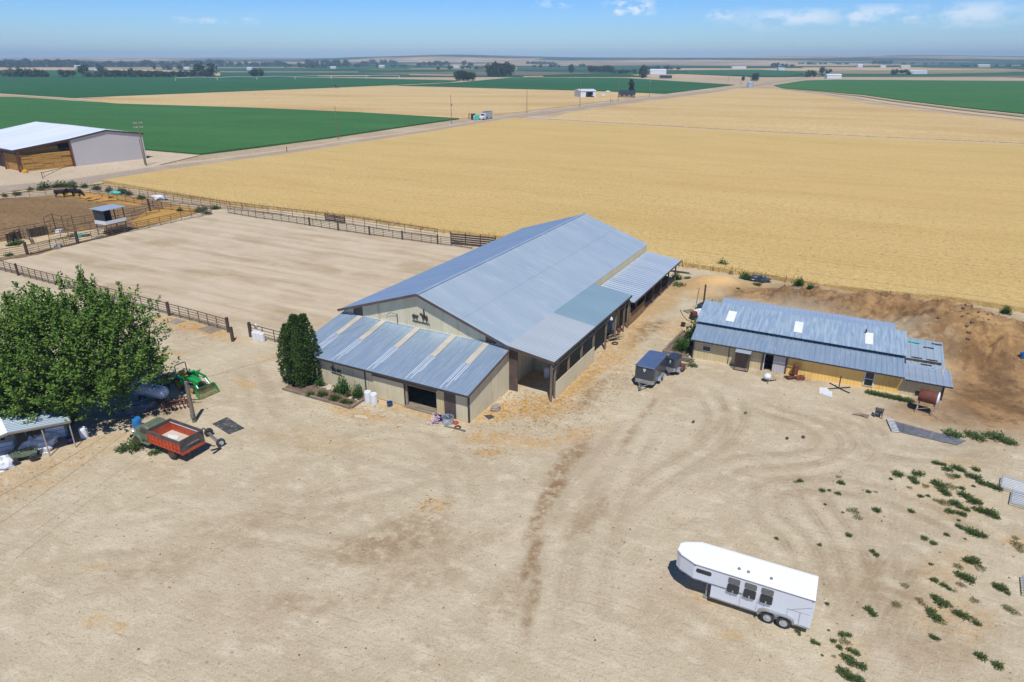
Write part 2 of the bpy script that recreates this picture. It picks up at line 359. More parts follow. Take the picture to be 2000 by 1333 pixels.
def yard_material():
    m, nt, b = newmat('trodden_dirt')
    at = nd(nt, 'ShaderNodeVertexColor', layer_name='soil'); s1 = nd(nt, 'ShaderNodeSeparateColor'); nt.links.new(at.outputs[0], s1.inputs[0])
    az = nd(nt, 'ShaderNodeVertexColor', layer_name='zone'); s2 = nd(nt, 'ShaderNodeSeparateColor'); nt.links.new(az.outputs[0], s2.inputs[0])
    straw, stain, track = s1.outputs; arena, mound, pale = s2.outputs
    base = mixc(nt, rng(nt, nz(nt, .16, detail=6), .38, .62), A(212, 197, 168), A(197, 180, 150))
    base = mixc(nt, rng(nt, nz(nt, .55, (1, 1.6, 1), 6, .62, rot=.5), .5, .7), base, A(224, 210, 182))
    base = mixc(nt, rng(nt, nz(nt, .09, (1, 1, 1), 5, .6, off=(31, 7, 0)), .55, .72, 0, .7), base, A(190, 168, 142))
    base = mixc(nt, rng(nt, nz(nt, 1.6, (.35, 1.8, 1), 6, .7, rot=-.45), .55, .75, 0, .55), base, A(176, 154, 126))
    base = mixc(nt, rng(nt, nz(nt, 3.2, (.16, 1.7, 1), 6, .7, rot=.36, off=(3, 3, 0)), .54, .68, 0, .6), base, A(170, 148, 120))
    base = mixc(nt, rng(nt, nz(nt, 2.6, (.2, 1.7, 1), 6, .7, rot=-.9, off=(13, 3, 0)), .56, .68, 0, .5), base, A(232, 216, 192))
    base = mixc(nt, rng(nt, nz(nt, 7, detail=5, rough=.85), .52, .66, 0, .7), base, A(158, 136, 110))
    base = mixc(nt, rng(nt, nz(nt, 12, detail=4, rough=.85, off=(9, 2, 0)), .54, .68, 0, .7), base, A(238, 224, 202))
    # arena: harrowed bands
    ar = mixc(nt, rng(nt, nz(nt, .085, (.8, 3.0, 1), 4, .5, rot=.47), .47, .66), A(214, 195, 169), A(184, 163, 132))
    ar = mixc(nt, rng(nt, nz(nt, .22, (.4, 4.5, 1), 4, .55, rot=.47, off=(4, 9, 1)), .5, .72, 0, .5), ar, A(166, 144, 108))
    ar = mixc(nt, rng(nt, nz(nt, .22, (1, 1, 1), 5, .6, off=(14, 9, 1)), .52, .68, 0, .7), ar, A(220, 200, 172))
    base = mixc(nt, arena, base, ar)
    # dug earth
    mo = mixc(nt, rng(nt, nz(nt, .22, detail=7, rough=.65), .40, .60), A(180, 144, 102), A(126, 98, 68))
    mo = mixc(nt, rng(nt, nz(nt, 1.3, detail=7, rough=.7), .5, .66, 0, .8), mo, A(98, 76, 54))
    mo = mixc(nt, rng(nt, nz(nt, 2.6, detail=5, rough=.7, off=(5, 5, 5)), .6, .72, 0, .7), mo, A(214, 182, 134))
    base = mixc(nt, mound, base, mo)
    base = mixc(nt, mth(nt, 'MULTIPLY', pale, 1.0), base, A(232, 192, 132))
    tcv = nd(nt, 'ShaderNodeTexCoord'); vo = nd(nt, 'ShaderNodeTexVoronoi'); vo.inputs['Scale'].default_value = 1.7; nt.links.new(tcv.outputs['Object'], vo.inputs['Vector'])
    sep = nd(nt, 'ShaderNodeSeparateColor'); nt.links.new(vo.outputs['Color'], sep.inputs[0])
    hoof = mth(nt, 'MULTIPLY', rng(nt, vo.outputs['Distance'], .10, .2, 1, 0), mth(nt, 'MULTIPLY', rng(nt, sep.outputs[0], .45, .5), rng(nt, nz(nt, .25, detail=4, off=(4, 4, 9)), .46, .6, 0, .5)))
    base = mixc(nt, hoof, base, A(150, 126, 98))
    tk = mth(nt, 'MULTIPLY', track, rng(nt, nz(nt, .8, detail=5, off=(2, 8, 0)), .3, .6, .45, 1))
    base = mixc(nt, tk, base, A(150, 128, 98))
    st = mth(nt, 'MULTIPLY', stain, rng(nt, nz(nt, 1.1, detail=7, rough=.7, off=(12, 3, 0)), .38, .56))
    base = mixc(nt, st, base, A(146, 112, 74))
    sw = mth(nt, 'MULTIPLY', straw, rng(nt, nz(nt, 1.5, (1, 1, 1), 8, .75, off=(1, 1, 4)), .40, .58))
    swc = mixc(nt, rng(nt, nz(nt, 7, detail=5, rough=.8), .4, .62), A(222, 176, 102), A(184, 138, 76))
    base = mixc(nt, sw, base, swc)
    nt.links.new(base, b.inputs['Base Color']); b.inputs['Roughness'].default_value = .95; b.inputs['Specular IOR Level'].default_value = .15
    h = mth(nt, 'ADD', nz(nt, 2.2, detail=8, rough=.68), mth(nt, 'MULTIPLY', nz(nt, 14, detail=3), .25))
    bp = nd(nt, 'ShaderNodeBump'); bp.inputs['Strength'].default_value = .75; bp.inputs['Distance'].default_value = .14
    nt.links.new(h, bp.inputs['Height']); nt.links.new(bp.outputs[0], b.inputs['Normal'])
    return m
BARN_O = Vector((-3.46, 47.67, 0)); BARN_RZ = -28.2
def barn_w(x, y):
    a = math.radians(BARN_RZ); return (BARN_O.x+x*math.cos(a)-y*math.sin(a), BARN_O.y+x*math.sin(a)+y*math.cos(a))
def make_yard():
    X = np.concatenate([np.arange(-84, -42, .6), np.arange(-42, -8, .22), np.arange(-8, 46, .16), np.arange(46, 70, .3)])
    Y = np.concatenate([np.arange(12, 21, .3), np.arange(21, 62, .16), np.arange(62, 80, .25), np.arange(80, 132, .5)])
    XX, YY = np.meshgrid(X, Y); z0 = np.zeros_like(XX)
    Z = .10*(fbm(XX/3.5, YY/3.5, 3)-.5)+.05*(fbm(XX/.9, YY/.9, 8)-.5)
    straw, stain, track, arena, mound, pale = [z0.copy() for _ in range(6)]
    wob = (fbm(XX/2.2, YY/2.2, 40)-.5)*2.2
    def ell(arr, px, py, rx, ry, k=1.0, ang=0):
        c = G(px, py); a = math.radians(ang); dx, dy = XX-c.x, YY-c.y
        u = (dx*math.cos(a)+dy*math.sin(a))/rx; v = (-dx*math.sin(a)+dy*math.cos(a))/ry
        d = np.sqrt(u*u+v*v)+wob*.28
        np.maximum(arr, k*np.clip((1.25-d)/.7, 0, 1), out=arr)
    for e in ((1000, 800, 5.0, 1.6, 1, 28), (1060, 800, 3.2, 1.6, 1, 10), (990, 860, 4, 1.2, .7, -10), (1110, 770, 3.2, .9, 1, 60), (1150, 730, 6, 1.3, .95, 62), (1190, 700, 5, 1.4, .9, 62), (1230, 640, 8, 1.5, .8, 62),
              (1290, 590, 8, 2, .75, 62), (1330, 560, 4, 2, .7, 0), (1210, 690, 6, 1.6, .75, 62), (1130, 850, 3, 1.0, .6, 30), (1320, 640, 4, 1.6, .6, 60), (1020, 740, 3, 1.2, .9, 28),
              (380, 640, 7, 1.2, 1, -28), (345, 628, 4, 1.4, .9, -28), (430, 655, 4, 1.2, .8, -28), (340, 690, 1.6, .5, .8, 0), (480, 750, 1.6, .7, .7, -40), (550, 700, 4, 1.2, .35, 0), (690, 805, 4, .8, .8, -28), (760, 790, 4, .8, .8, -28), (840, 812, 3.5, .8, .8, -28),
              (720, 812, 3, .6, .7, -28), (845, 987, 1.0, .7, .7, 0), (955, 885, 1.2, .5, .8, 0), (185, 1215, .9, .5, .6, 0), (238, 1225, .6, .4, .6, 0), (780, 1112, .5, .25, .6, 0), (190, 1106, 1.2, .2, .5, 10),
              (60, 920, 6, 1.4, .42, 30), (150, 890, 5, 1.0, .35, 28), (10, 960, 4, 1.4, .4, 25), (230, 855, 4, 1, .5, 28), (1380, 1170, 1.0, .35, .5, -25), (1430, 1240, .7, .4, .5, 0), (660, 870, 4, 1, .3, 0), (590, 850, 3, 1, .25, 0), (1875, 905, 1.5, .7, .4, 0), (1840, 950, 3, 1.2, .35, 20), (1880, 990, 3, 1, .3, 20), (1850, 1110, 2.5, 1, .35, 30), (1850, 1190, 2.5, 1, .35, 30), (1900, 1220, 2, .8, .3, 30), (1650, 1280, 1.5, 1, .3, 30), (1990, 1060, 1.2, .8, .8, 0),
              (1400, 690, 2.5, 1, .3, 0)):
        ell(straw, *e)
    for e in ((1270, 640, 3.2, 1.3, .85, 50), (1250, 660, 4, 1, .7, 60), (1110, 900, 3.5, .9, .75, 60), (1080, 960, 3, .6, .85, 65), (1050, 1020, 2.6, .5, .8, 70), (1040, 1090, 2.4, .45, .8, 75), (1045, 1150, 2, .4, .75, 85), (1030, 1200, 1.6, .4, .6, 85),
              (760, 1060, 4.5, 2.2, .55, 20), (820, 1130, 4, 1.5, .35, 30), (590, 1180, 3, 1.0, .35, 0), (480, 1020, 4, 1.4, .25, 10), (1140, 745, 3, .7, .6, 60), (1155, 770, 4.0, .8, .6, 62), (1265, 800, 3, .35, .5, 62), (1230, 850, 2, .35, .5, 62), (1530, 735, 3.2, 1.2, .5, -20), (940, 1050, 3, 1, .3, 40), (350, 1100, 5, 1.2, .22, 30),
              (985, 1180, 3.2, 1.2, .3, 60), (640, 1010, 4, 1.2, .25, 20), (1150, 1010, 3, .8, .35, 50), (1690, 1100, 4, 1.0, .25, -20), (1800, 1180, 4, 1.2, .3, -20), (1850, 1260, 3, 1.2, .3, 20), (230, 800, 6, 3, .5, 0), (1330, 520, 3, 2, .3, 0), (1885, 700, 6, 3.2, .85, -10), (1760, 640, 5, 1.8, .6, -20), (1900, 790, 4, 2, .5, 0), (1640, 596, 4, 1.2, .5, -20)):
        ell(stain, *e)
    def tyre(pts, gauge=.8, w=.3, k=.9, deep=.05):
        nonlocal Z
        L = smooth_line(g2(pts)); d = seg_dist(XX, YY, L)
        e = np.minimum(np.hypot(XX-L[0][0], YY-L[0][1]), np.hypot(XX-L[-1][0], YY-L[-1][1])); fade = np.clip((e-1.3)/4, 0, 1)*np.clip(.72+wob*.5, .2, 1)
        for q, w, k in ((gauge-.14, w*.55, k), (gauge+.16, w*.55, k*.9), (gauge+.42, w*.4, k*.45), (gauge-.4, w*.4, k*.4)):
            t = np.exp(-((d-q)/w)**2)*fade; np.maximum(track, k*t, out=track); Z = Z-deep*.7*t+deep*.45*fade*np.exp(-((np.abs(d-q)-w*1.9)/(w*.7))**2)
    for t in ([(1260, 790), (1200, 870), (1130, 960), (1085, 1080), (1060, 1200), (1050, 1320)], [(1290, 790), (1240, 880), (1190, 1000), (1150, 1130), (1140, 1290)],
              [(1380, 740), (1425, 775), (1432, 820), (1390, 870), (1290, 930), (1180, 1010)], [(1345, 740), (1395, 790), (1400, 840), (1340, 900)], [(1420, 760), (1500, 800), (1590, 830), (1620, 868), (1570, 895), (1450, 905), (1330, 950)],
              [(1560, 790), (1650, 830), (1690, 870), (1660, 900), (1560, 925), (1450, 930)], [(1630, 800), (1700, 840), (1730, 880), (1900, 895), (1990, 890)], [(1600, 835), (1640, 880), (1760, 915), (1880, 945)], [(1560, 770), (1690, 850), (1745, 1500)],
              [(1260, 1140), (1340, 1170), (1420, 1205), (1490, 1270), (1540, 1340)], [(1200, 1120), (1300, 1180), (1390, 1240), (1450, 1333)], [(1500, 900), (1500, 1000), (1560, 1060), (1600, 1190), (1640, 1300)], [(1560, 900), (1580, 960), (1650, 1060), (1690, 1180), (1700, 1300)],
              [(1430, 1010), (1520, 950), (1700, 960), (1870, 1030), (1990, 1130)], [(1620, 1000), (1740, 1040), (1850, 1100), (1960, 1220)], [(1650, 1330), (1700, 1200), (1760, 1100), (1830, 1040)], [(1850, 1080), (1920, 1110), (1985, 1160)],
              [(560, 900), (650, 870), (760, 850), (850, 870), (900, 960), (880, 1100)], [(480, 800), (560, 850), (700, 880), (860, 920), (1000, 900)], [(420, 950), (600, 980), (800, 940), (980, 880)], [(330, 1020), (560, 1050), (800, 1080), (1000, 1010)],
              [(480, 690), (500, 760), (530, 830), (640, 900)], [(520, 700), (560, 780), (620, 830)], [(1740, 640+220), (1850, 880), (1990, 865)], [(100, 1030), (300, 1000), (480, 960)], [(0, 1130), (240, 1100), (500, 1120)]):
        tyre(t, k=.42 if t[0][0] < 1000 else (.4 if t[0][1] < 800 and t[-1][1] > 1100 else .66), deep=.02 if t[0][0] < 1000 else .045)
    # arena
    apoly = g2([(-40, 505), (60, 500), (240, 455), (405, 416), (430, 418), (640, 446), (960, 484), (1010, 470), (640, 640), (560, 672), (490, 652), (450, 655), (330, 608), (60, 545), (-40, 530)])
    am = soft_poly(XX, YY, apoly, 2.0); arena = am*np.clip(.75+wob*.3, 0, 1)
    ang = math.radians(28); vv = -XX*math.sin(-ang)+YY*math.cos(-ang)
    Z += am*.05*np.sin(vv*2*np.pi/2.6+wob)
    # dug earth mound behind the shed, sand heap, spoil
    mp = soft_poly(XX, YY, g2([(1420, 566), (1480, 556), (1600, 568), (1700, 580), (1860, 595), (1960, 625), (1990, 640), (2120, 690), (2120, 830), (1930, 840), (1850, 790), (1845, 700), (1740, 650), (1560, 600), (1420, 580)]), 3.5)
    rough = (fbm(XX/1.4, YY/1.4, 77, 5)-.5); big = fbm(XX/6, YY/6, 55)
    mound = np.clip(mp*1.4+wob*.15*mp, 0, 1)
    def hill(px, py, rx, ry, h, ang=0, p=2):
        c = G(px, py); a = math.radians(ang); dx, dy = XX-c.x, YY-c.y
        u = (dx*math.cos(a)+dy*math.sin(a))/rx; v = (-dx*math.sin(a)+dy*math.cos(a))/ry
        return h*np.exp(-np.sqrt(u*u+v*v+1e-6)**p)
    hm = hill(1885, 680, 8, 5.5, 3.3, 0, 3)+hill(1760, 628, 8, 3.5, 1.7, -20)+hill(1640, 604, 8, 2.4, 1.1, -22)+hill(1540, 585, 5, 1.8, .6, -20)
    cl = np.abs(fbm(XX/.75, YY/.75, 91, 4)-.5); Z += hm*(.6+.8*big)+mp*(rough*1.8+cl*.9+.8*(fbm(XX/.5, YY/.5, 123, 3)-.5))*np.clip(hm, .12, 1)
    sh = hill(1400, 556, 3.2, 2.2, 1.2); Z += sh*(1+rough*.4); pale = np.clip(sh*1.1, 0, .9)
    ell(pale, 1370, 575, 3, 1.4, .5); ell(pale, 1450, 560, 4, 1.2, .35); ell(pale, 1920, 690, 4, 3, .45)
    Z += hill(1595, 566, 2.5, 1.2, .5)*(1+rough)
    ell(mound, 1440, 585, 8, 2, .55, -20); ell(mound, 1360, 560, 5, 3, .45); ell(mound, 1880, 810, 6, 3, .8); ell(mound, 1960, 770, 6, 4, .9); ell(mound, 1290, 600, 4, 2, .25, 60)
    Z -= .25*soft_poly(XX, YY, g2([(-60, 392), (90, 383), (150, 374), (215, 379), (300, 391), (398, 411), (240, 452), (62, 496), (-60, 516)]), 1.0)
    # keep building floors flat
    a = math.radians(-BARN_RZ); lx = (XX-BARN_O.x)*math.cos(a)-(YY-BARN_O.y)*math.sin(a); ly = (XX-BARN_O.x)*math.sin(a)+(YY-BARN_O.y)*math.cos(a)
    fl = (lx > -18.6) & (lx < 4.4) & (ly > -.2) & (ly < 45.3)
    Z = np.where(fl, Z*.2-.02, Z)
    o = sheet_grid('dirt_yard', X, Y, Z, yard_material(), {'soil': (straw, stain, track), 'zone': (arena, mound, pale)})
    tag(o, kind='structure')
    def height(x, y):
        i = min(max(np.searchsorted(X, x)-1, 0), len(X)-2); j = min(max(np.searchsorted(Y, y)-1, 0), len(Y)-2)
        fx = (x-X[i])/(X[i+1]-X[i]); fy = (y-Y[j])/(Y[j+1]-Y[j])
        if not (0 <= fx <= 1 and 0 <= fy <= 1): return 0.0
        return float((Z[j, i]*(1-fx)+Z[j, i+1]*fx)*(1-fy)+(Z[j+1, i]*(1-fx)+Z[j+1, i+1]*fx)*fy)
    return height
GZ = make_yard()
# ---------------------------------------------------------------- fields, roads, far land
def field_mat(name, c1, c2, rot=0.0, row=None, streak=.05, c3=None, fine=1.2, bump=.5, rowk=.5):
    m, nt, b = newmat(name)
    col = mixc(nt, rng(nt, nz(nt, streak, (.5, 2.0, 1), 8, .68, rot=rot), .36, .66), c1, c2)
    col = mixc(nt, rng(nt, nz(nt, fine, (.7, 1.6, 1), 5, .8, rot=rot), .42, .60, 0, .8), col, tuple(v*.72 for v in c2))
    col = mixc(nt, rng(nt, nz(nt, fine*3.1, (.6, 1.6, 1), 4, .8, rot=rot, off=(3, 1, 0)), .50, .62, 0, .8), col, tuple(min(.9, v*1.22) for v in c1))
    if c3: col = mixc(nt, rng(nt, nz(nt, streak*.35, (.5, 1.6, 1), 5, .6, rot=rot, off=(40, 3, 0)), .5, .66, 0, .7), col, c3)
    if row:
        tc = nd(nt, 'ShaderNodeTexCoord'); mp = nd(nt, 'ShaderNodeMapping'); mp.inputs['Rotation'].default_value = (0, 0, rot)
        nt.links.new(tc.outputs['Object'], mp.inputs[0]); sp = nd(nt, 'ShaderNodeSeparateXYZ'); nt.links.new(mp.outputs[0], sp.inputs[0])
        ph = mth(nt, 'ADD', mth(nt, 'MULTIPLY', sp.outputs[1], 2*math.pi/row), mth(nt, 'MULTIPLY', nz(nt, .15, detail=4), 4.0))
        k = rng(nt, mth(nt, 'SINE', ph), .35, .95)
        k = mth(nt, 'MULTIPLY', k, rng(nt, nz(nt, .12, (.3, 2, 1), 5, .65, rot=rot, off=(8, 8, 0)), .45, .65, 0, rowk))
        col = mixc(nt, k, col, tuple(v*.62 for v in c2))
    nt.links.new(col, b.inputs['Base Color']); b.inputs['Roughness'].default_value = .95; b.inputs['Specular IOR Level'].default_value = .1
    bp = nd(nt, 'ShaderNodeBump'); bp.inputs['Strength'].default_value = bump; bp.inputs['Distance'].default_value = .25
    nt.links.new(nz(nt, fine*1.6, (.5, 1.4, 1), 8, .75, rot=rot), bp.inputs['Height']); nt.links.new(bp.outputs[0], b.inputs['Normal'])
    return m
ROT = math.radians(30)
FM = {}
FM['wheat'] = field_mat('ripe_wheat', A(225, 195, 133), A(209, 177, 112), ROT, 1.7, .03, A(215, 183, 120), 1.5)
FM['wheat_far'] = field_mat('cut_wheat', A(226, 198, 146), A(212, 182, 126), ROT, 9, .03, A(200, 164, 108), .5)
FM['stubble'] = field_mat('stubble', A(228, 200, 148), A(212, 182, 128), .12, 8, .03, A(196, 158, 104), .5)
FM['green'] = field_mat('green_crop', (.056, .168, .048), (.040, .130, .038), .3, 3.2, .03, (.070, .178, .050), .9, .5, .6)
FM['green2'] = field_mat('dark_green_crop', (.032, .125, .044), (.023, .098, .034), .3, 12, .012, (.040, .138, .048), .4, .4, .6)
FM['green3'] = field_mat('blue_green_crop', (.034, .105, .058), (.028, .090, .050), .1, None, .01, None, .2, .3)
FM['tan'] = field_mat('dry_ground', A(214, 190, 150), A(200, 172, 130), .1, None, .02, None, .3, .3)
FM['brown'] = field_mat('fallow_ground', A(128, 122, 104), A(112, 110, 92), .1, None, .02, None, .3, .3)
FM['road'] = field_mat('gravel_road', A(186, 170, 154), A(174, 158, 140), .6, None, .2, A(196, 178, 158), 2.5, .3)
FM['path'] = field_mat('sandy_track', A(220, 198, 162), A(206, 182, 142), .1, None, .08, None, 1.2, .4)
FM['pad'] = field_mat('pale_gravel', A(222, 204, 180), A(208, 188, 162), .6, None, .06, A(196, 174, 146), 1.0, .4)
FM['soil'] = field_mat('brown_earth', A(202, 182, 154), A(180, 156, 126), .6, None, .08, A(212, 194, 166), 1.0, .5)
FM['corral'] = field_mat('manured_earth', A(158, 128, 90), A(132, 106, 74), .4, None, .07, A(182, 150, 108), .8, .6)
FM['corral_straw'] = field_mat('straw_litter', A(212, 168, 92), A(180, 136, 74), .4, None, .15, A(150, 112, 66), .9, .6)
def poly_sheet(name, pts, z, mat, kind='structure', side=0.0, label=None, cat=None):
    """flat sheet over ground points pts (photo pixels), at height z; side > 0 adds a skirt down to z-side"""
    w = P2(pts); mb = MB(); n = len(w)
    area = sum(w[i].x*w[(i+1) % n].y-w[(i+1) % n].x*w[i].y for i in range(n))
    if area < 0: w.reverse()
    mb.v = [(p.x, p.y, z) for p in w]; mb.f = [tuple(range(n))]
    if side:
        b = len(mb.v); mb.v += [(p.x, p.y, z-side) for p in w]; mb.f += [(i, b+i, b+(i+1) % n, (i+1) % n) for i in range(n)]
    return tag(mb.build(name, mat), label, cat, kind=kind)
def ribbon(name, pts, width, z, mat, world=False):
    w = [Vector(p) for p in pts] if world else P2(pts); mb = MB(); L = []
    for i, p in enumerate(w):
        d = (w[min(i+1, len(w)-1)]-w[max(i-1, 0)]); d.z = 0; d.normalize(); s = Vector((-d.y, d.x, 0)); q = width[i] if isinstance(width, list) else width
        L += [p+s*q/2, p-s*q/2]
    mb.v = [(p.x, p.y, z) for p in L]; mb.f = [(2*i+1, 2*i+3, 2*i+2, 2*i) for i in range(len(w)-1)]
    return tag(mb.build(name, mat), kind='structure')
def far_land_mat():
    m, nt, b = newmat('far_farmland')
    tc = nd(nt, 'ShaderNodeTexCoord'); mp = nd(nt, 'ShaderNodeMapping'); mp.inputs['Scale'].default_value = (.0016, .0024, 0); mp.inputs['Rotation'].default_value = (0, 0, .25)
    nt.links.new(tc.outputs['Object'], mp.inputs[0])
    vo = nd(nt, 'ShaderNodeTexVoronoi', distance='CHEBYCHEV'); vo.inputs['Scale'].default_value = 1.0; vo.inputs['Randomness'].default_value = .85; nt.links.new(mp.outputs[0], vo.inputs['Vector'])
    sp = nd(nt, 'ShaderNodeSeparateColor'); nt.links.new(vo.outputs['Color'], sp.inputs[0])
    cr = nd(nt, 'ShaderNodeValToRGB'); cr.color_ramp.interpolation = 'CONSTANT'; e = cr.color_ramp.elements
    cols = [(0, (.022, .085, .032)), (.22, (.030, .095, .045)), (.40, A(150, 140, 112)), (.5, (.018, .07, .03)), (.66, A(212, 184, 140)), (.76, (.04, .10, .05)), (.88, A(190, 166, 130))]
    e[0].position, e[0].color = 0, (*cols[0][1], 1); e[1].position, e[1].color = cols[1][0], (*cols[1][1], 1)
    for p, c in cols[2:]: q = e.new(p); q.color = (*c, 1)
    nt.links.new(sp.outputs[0], cr.inputs[0])
    col = mixc(nt, rng(nt, nz(nt, .004, (.4, 2, 1), 6, .6), .4, .64, 0, .3), cr.outputs[0], (.05, .09, .05))
    nt.links.new(col, b.inputs['Base Color']); b.inputs['Roughness'].default_value = 1; b.inputs['Specular IOR Level'].default_value = 0
    return m
FAR = far_land_mat()
mb = MB(); mb.quad((-11500, -150, -.9), (11500, -150, -.9), (11500, 11500, -.9), (-11500, 11500, -.9)); tag(mb.build('ground', FAR), kind='structure')
mb = MB(); mb.quad((-900, -60, -.12), (800, -60, -.12), (800, 1180, -.12), (-900, 1180, -.12)); tag(mb.build('farmyard_earth', FM['soil']), kind='structure')
def make_hills():
    X = np.arange(-9000, 9001, 90.); Y = np.arange(2500, 10200, 90.); XX, YY = np.meshgrid(X, Y)
    up = np.clip((YY-2700)/2600, 0, 1)**1.3
    Z = up*(34*fbm(XX/1300, YY/1100, 5, 5)+9)
    for cx, cy, rx, ry, h in ((-450, 5600, 800, 700, 36), (-1100, 6400, 800, 800, 16), (900, 5200, 700, 700, 14), (2600, 5400, 1000, 700, 24), (1500, 6500, 1100, 900, 12), (4200, 6000, 1500, 900, 16), (-3300, 7200, 1500, 900, 8)):
        Z += h*np.exp(-((XX-cx)/rx)**2-((YY-cy)/ry)**2)*np.clip((YY-2700)/1500, 0, 1)
    edge = np.clip(np.minimum(YY-2500, 10100-YY)/300, 0, 1); Z = Z*edge-2.0*(1-edge)-.3
    m, nt, b = newmat('dry_hill_land')
    tc = nd(nt, 'ShaderNodeTexCoord'); mp = nd(nt, 'ShaderNodeMapping'); mp.inputs['Scale'].default_value = (.0011, .0026, 0)
    nt.links.new(tc.outputs['Object'], mp.inputs[0]); vo = nd(nt, 'ShaderNodeTexVoronoi'); vo.inputs['Scale'].default_value = 1; nt.links.new(mp.outputs[0], vo.inputs['Vector'])
    sp = nd(nt, 'ShaderNodeSeparateColor'); nt.links.new(vo.outputs['Color'], sp.inputs[0])
    dry = mixc(nt, rng(nt, nz(nt, .002, (.5, 2, 1), 6), .4, .6), A(206, 178, 140), A(150, 132, 108))
    col = mixc(nt, rng(nt, sp.outputs[1], .46, .50), dry, (.022, .070, .036)); col = mixc(nt, rng(nt, nz(nt, .007, (.5, 1.8, 1), 6, .7), .53, .62, 0, .85), col, (.03, .06, .04))
    nt.links.new(col, b.inputs['Base Color']); b.inputs['Roughness'].default_value = 1; b.inputs['Specular IOR Level'].default_value = 0
    tag(sheet_grid('hills', X, Y, Z, m), kind='structure')
make_hills()
poly_sheet('green_field', [(-150, 190), (30, 190.5), (230, 204), (500, 212.3), (700, 221), (897, 233), (800, 247), (640, 271), (500, 289.5), (390, 303), (275, 293), (100, 279), (-150, 257)], .45, FM['green'], 'stuff', .5, 'green row crop field beside the gravel road, behind the hay barn', 'crop field')
poly_sheet('green_field', [(-150, 182), (0, 182.7), (140, 192.2), (235, 188), (500, 177.8), (745, 167.8), (880, 161), (900, 158), (700, 153.5), (430, 150.5), (-150, 151)], .40, FM['green2'], 'stuff', 1.3, 'dark green crop field beyond the cut strip, left side', 'crop field')
poly_sheet('stubble_field', [(165, 194), (235, 189.3), (500, 179), (600, 175), (745, 169), (870, 171), (1000, 174.8), (1130, 178), (1285, 184), (1180, 198.5), (1080, 211), (1000, 221), (950, 226), (900, 232), (870, 230), (700, 220), (500, 211), (232, 203)], .10, FM['stubble'], 'stuff', .8, 'golden stubble strip between two green fields, beside the far road', 'crop field')
poly_sheet('green_field', [(775, 168), (900, 161.5), (1000, 152), (1220, 153), (1435, 166.5), (1300, 183.5), (1130, 177), (1000, 173.8), (870, 170)], .35, FM['green2'], 'stuff', 1.2, 'dark green crop field behind the white machine shed', 'crop field')
poly_sheet('green_field', [(1512, 167.5), (1572, 158), (1640, 156.5), (2150, 160), (2150, 233), (2000, 223.5), (1875, 210.5), (1750, 195.3), (1680, 185.3), (1600, 178.6), (1530, 173.5)], .40, FM['green'], 'stuff', 1.3, 'green crop field beyond the canal bank on the right', 'crop field')
poly_sheet('wheat_field', [(1112, 220.5), (1180, 210.5), (1300, 194.5), (1400, 180.5), (1440, 173.5), (1500, 173), (1575, 181.5), (1640, 192), (1700, 204.5), (1800, 218), (2000, 239), (2150, 254), (2150, 297), (2000, 280.3), (1500, 257.7), (1068, 233)], .12, FM['wheat_far'], 'stuff', 1.0, 'far cut wheat field beyond the sandy track', 'crop field')
WN = [(200, 357), (325, 336.5), (450, 319), (560, 304.5), (700, 282.5), (850, 258.5), (1000, 233), (1058, 238), (1500, 264.3), (2000, 288.5), (2200, 303), (2200, 650), (2000, 612), (1930, 601), (1825, 586), (1702, 575), (1597, 563), (1492, 544), (1433, 537), (1380, 528), (1320, 519), (1140, 492), (965, 467), (854, 454), (692, 427), (550, 412), (450, 400), (325, 379)]
def wheat_near():
    poly = g2(WN); mb = MB()
    poly_sheet('wheat_field', WN, .62, FM['wheat'], 'stuff', .75, 'large ripe wheat field behind the barn', 'crop field')
    # standing stalks along the edge nearest the farmyard and shaggy heads over the nearer part of the field
    st = MB(); rr = random.Random(5)
    edge = P2(WN[16:])
    for a, b in zip(edge[:-1], edge[1:]):
        L = (b-a).length
        for k in range(int(L*7)):
            p = a.lerp(b, rr.random()); p = p+Vector((rr.gauss(0, .35), rr.gauss(.1, .35), 0)); h = rr.uniform(.55, .95); z = 0
            dx, dy = rr.gauss(0, .16), rr.gauss(0, .16)
            st.add([(p.x-.05, p.y, z), (p.x+.05, p.y, z), (p.x+dx+.07, p.y+dy, z+h), (p.x+dx-.05, p.y+dy+.05, z+h)], [(0, 1, 2, 3)])
    A_, B_ = (-95, 75), (75, 170); P = []
    xs = np.array([rr.uniform(-90, 75) for _ in range(26000)]); ys = np.array([70+110*rr.random()**1.6 for _ in range(26000)])
    ok = inside(xs, ys, poly)
    for x, y in zip(xs[ok], ys[ok]):
        w = rr.uniform(.12, .3); a = rr.uniform(0, 3.14); h = rr.uniform(.02, .07); cx, sx = math.cos(a)*w, math.sin(a)*w
        st.add([(x-cx, y-sx, .60), (x+cx, y+sx, .60), (x+rr.gauss(0, .1), y+rr.gauss(0, .1), .62+h)], [(0, 1, 2)])
    tag(st.build('wheat_stalks', FM['wheat']), 'ragged standing wheat stalks along the field edge', 'wheat', kind='stuff')
wheat_near()
ribbon('field_track', [(1040, 234.5), (1150, 241.5), (1500, 260.8), (2000, 284.2), (2200, 294)], 7.5, .13, FM['path'])
ribbon('field_track', [(-60, 181), (0, 184.4), (150, 193.6), (245, 203), (420, 209.5)], 7, .05, FM['path'])
ribbon('field_track', [(140, 193.4), (235, 188.8), (500, 178.4), (745, 168.4), (860, 163)], 9, .055, FM['path'])
ribbon('field_track', [(1480, 169), (1530, 174), (1600, 179.5), (1680, 186.4), (1750, 196.6), (1875, 211.8), (2000, 225), (2150, 236)], 5, .05, FM['path'])
ribbon('field_track', [(1500, 173), (1600, 181.8), (1680, 191.5), (1750, 203), (1875, 219), (2000, 233), (2150, 247)], 9, .052, FM['path'])
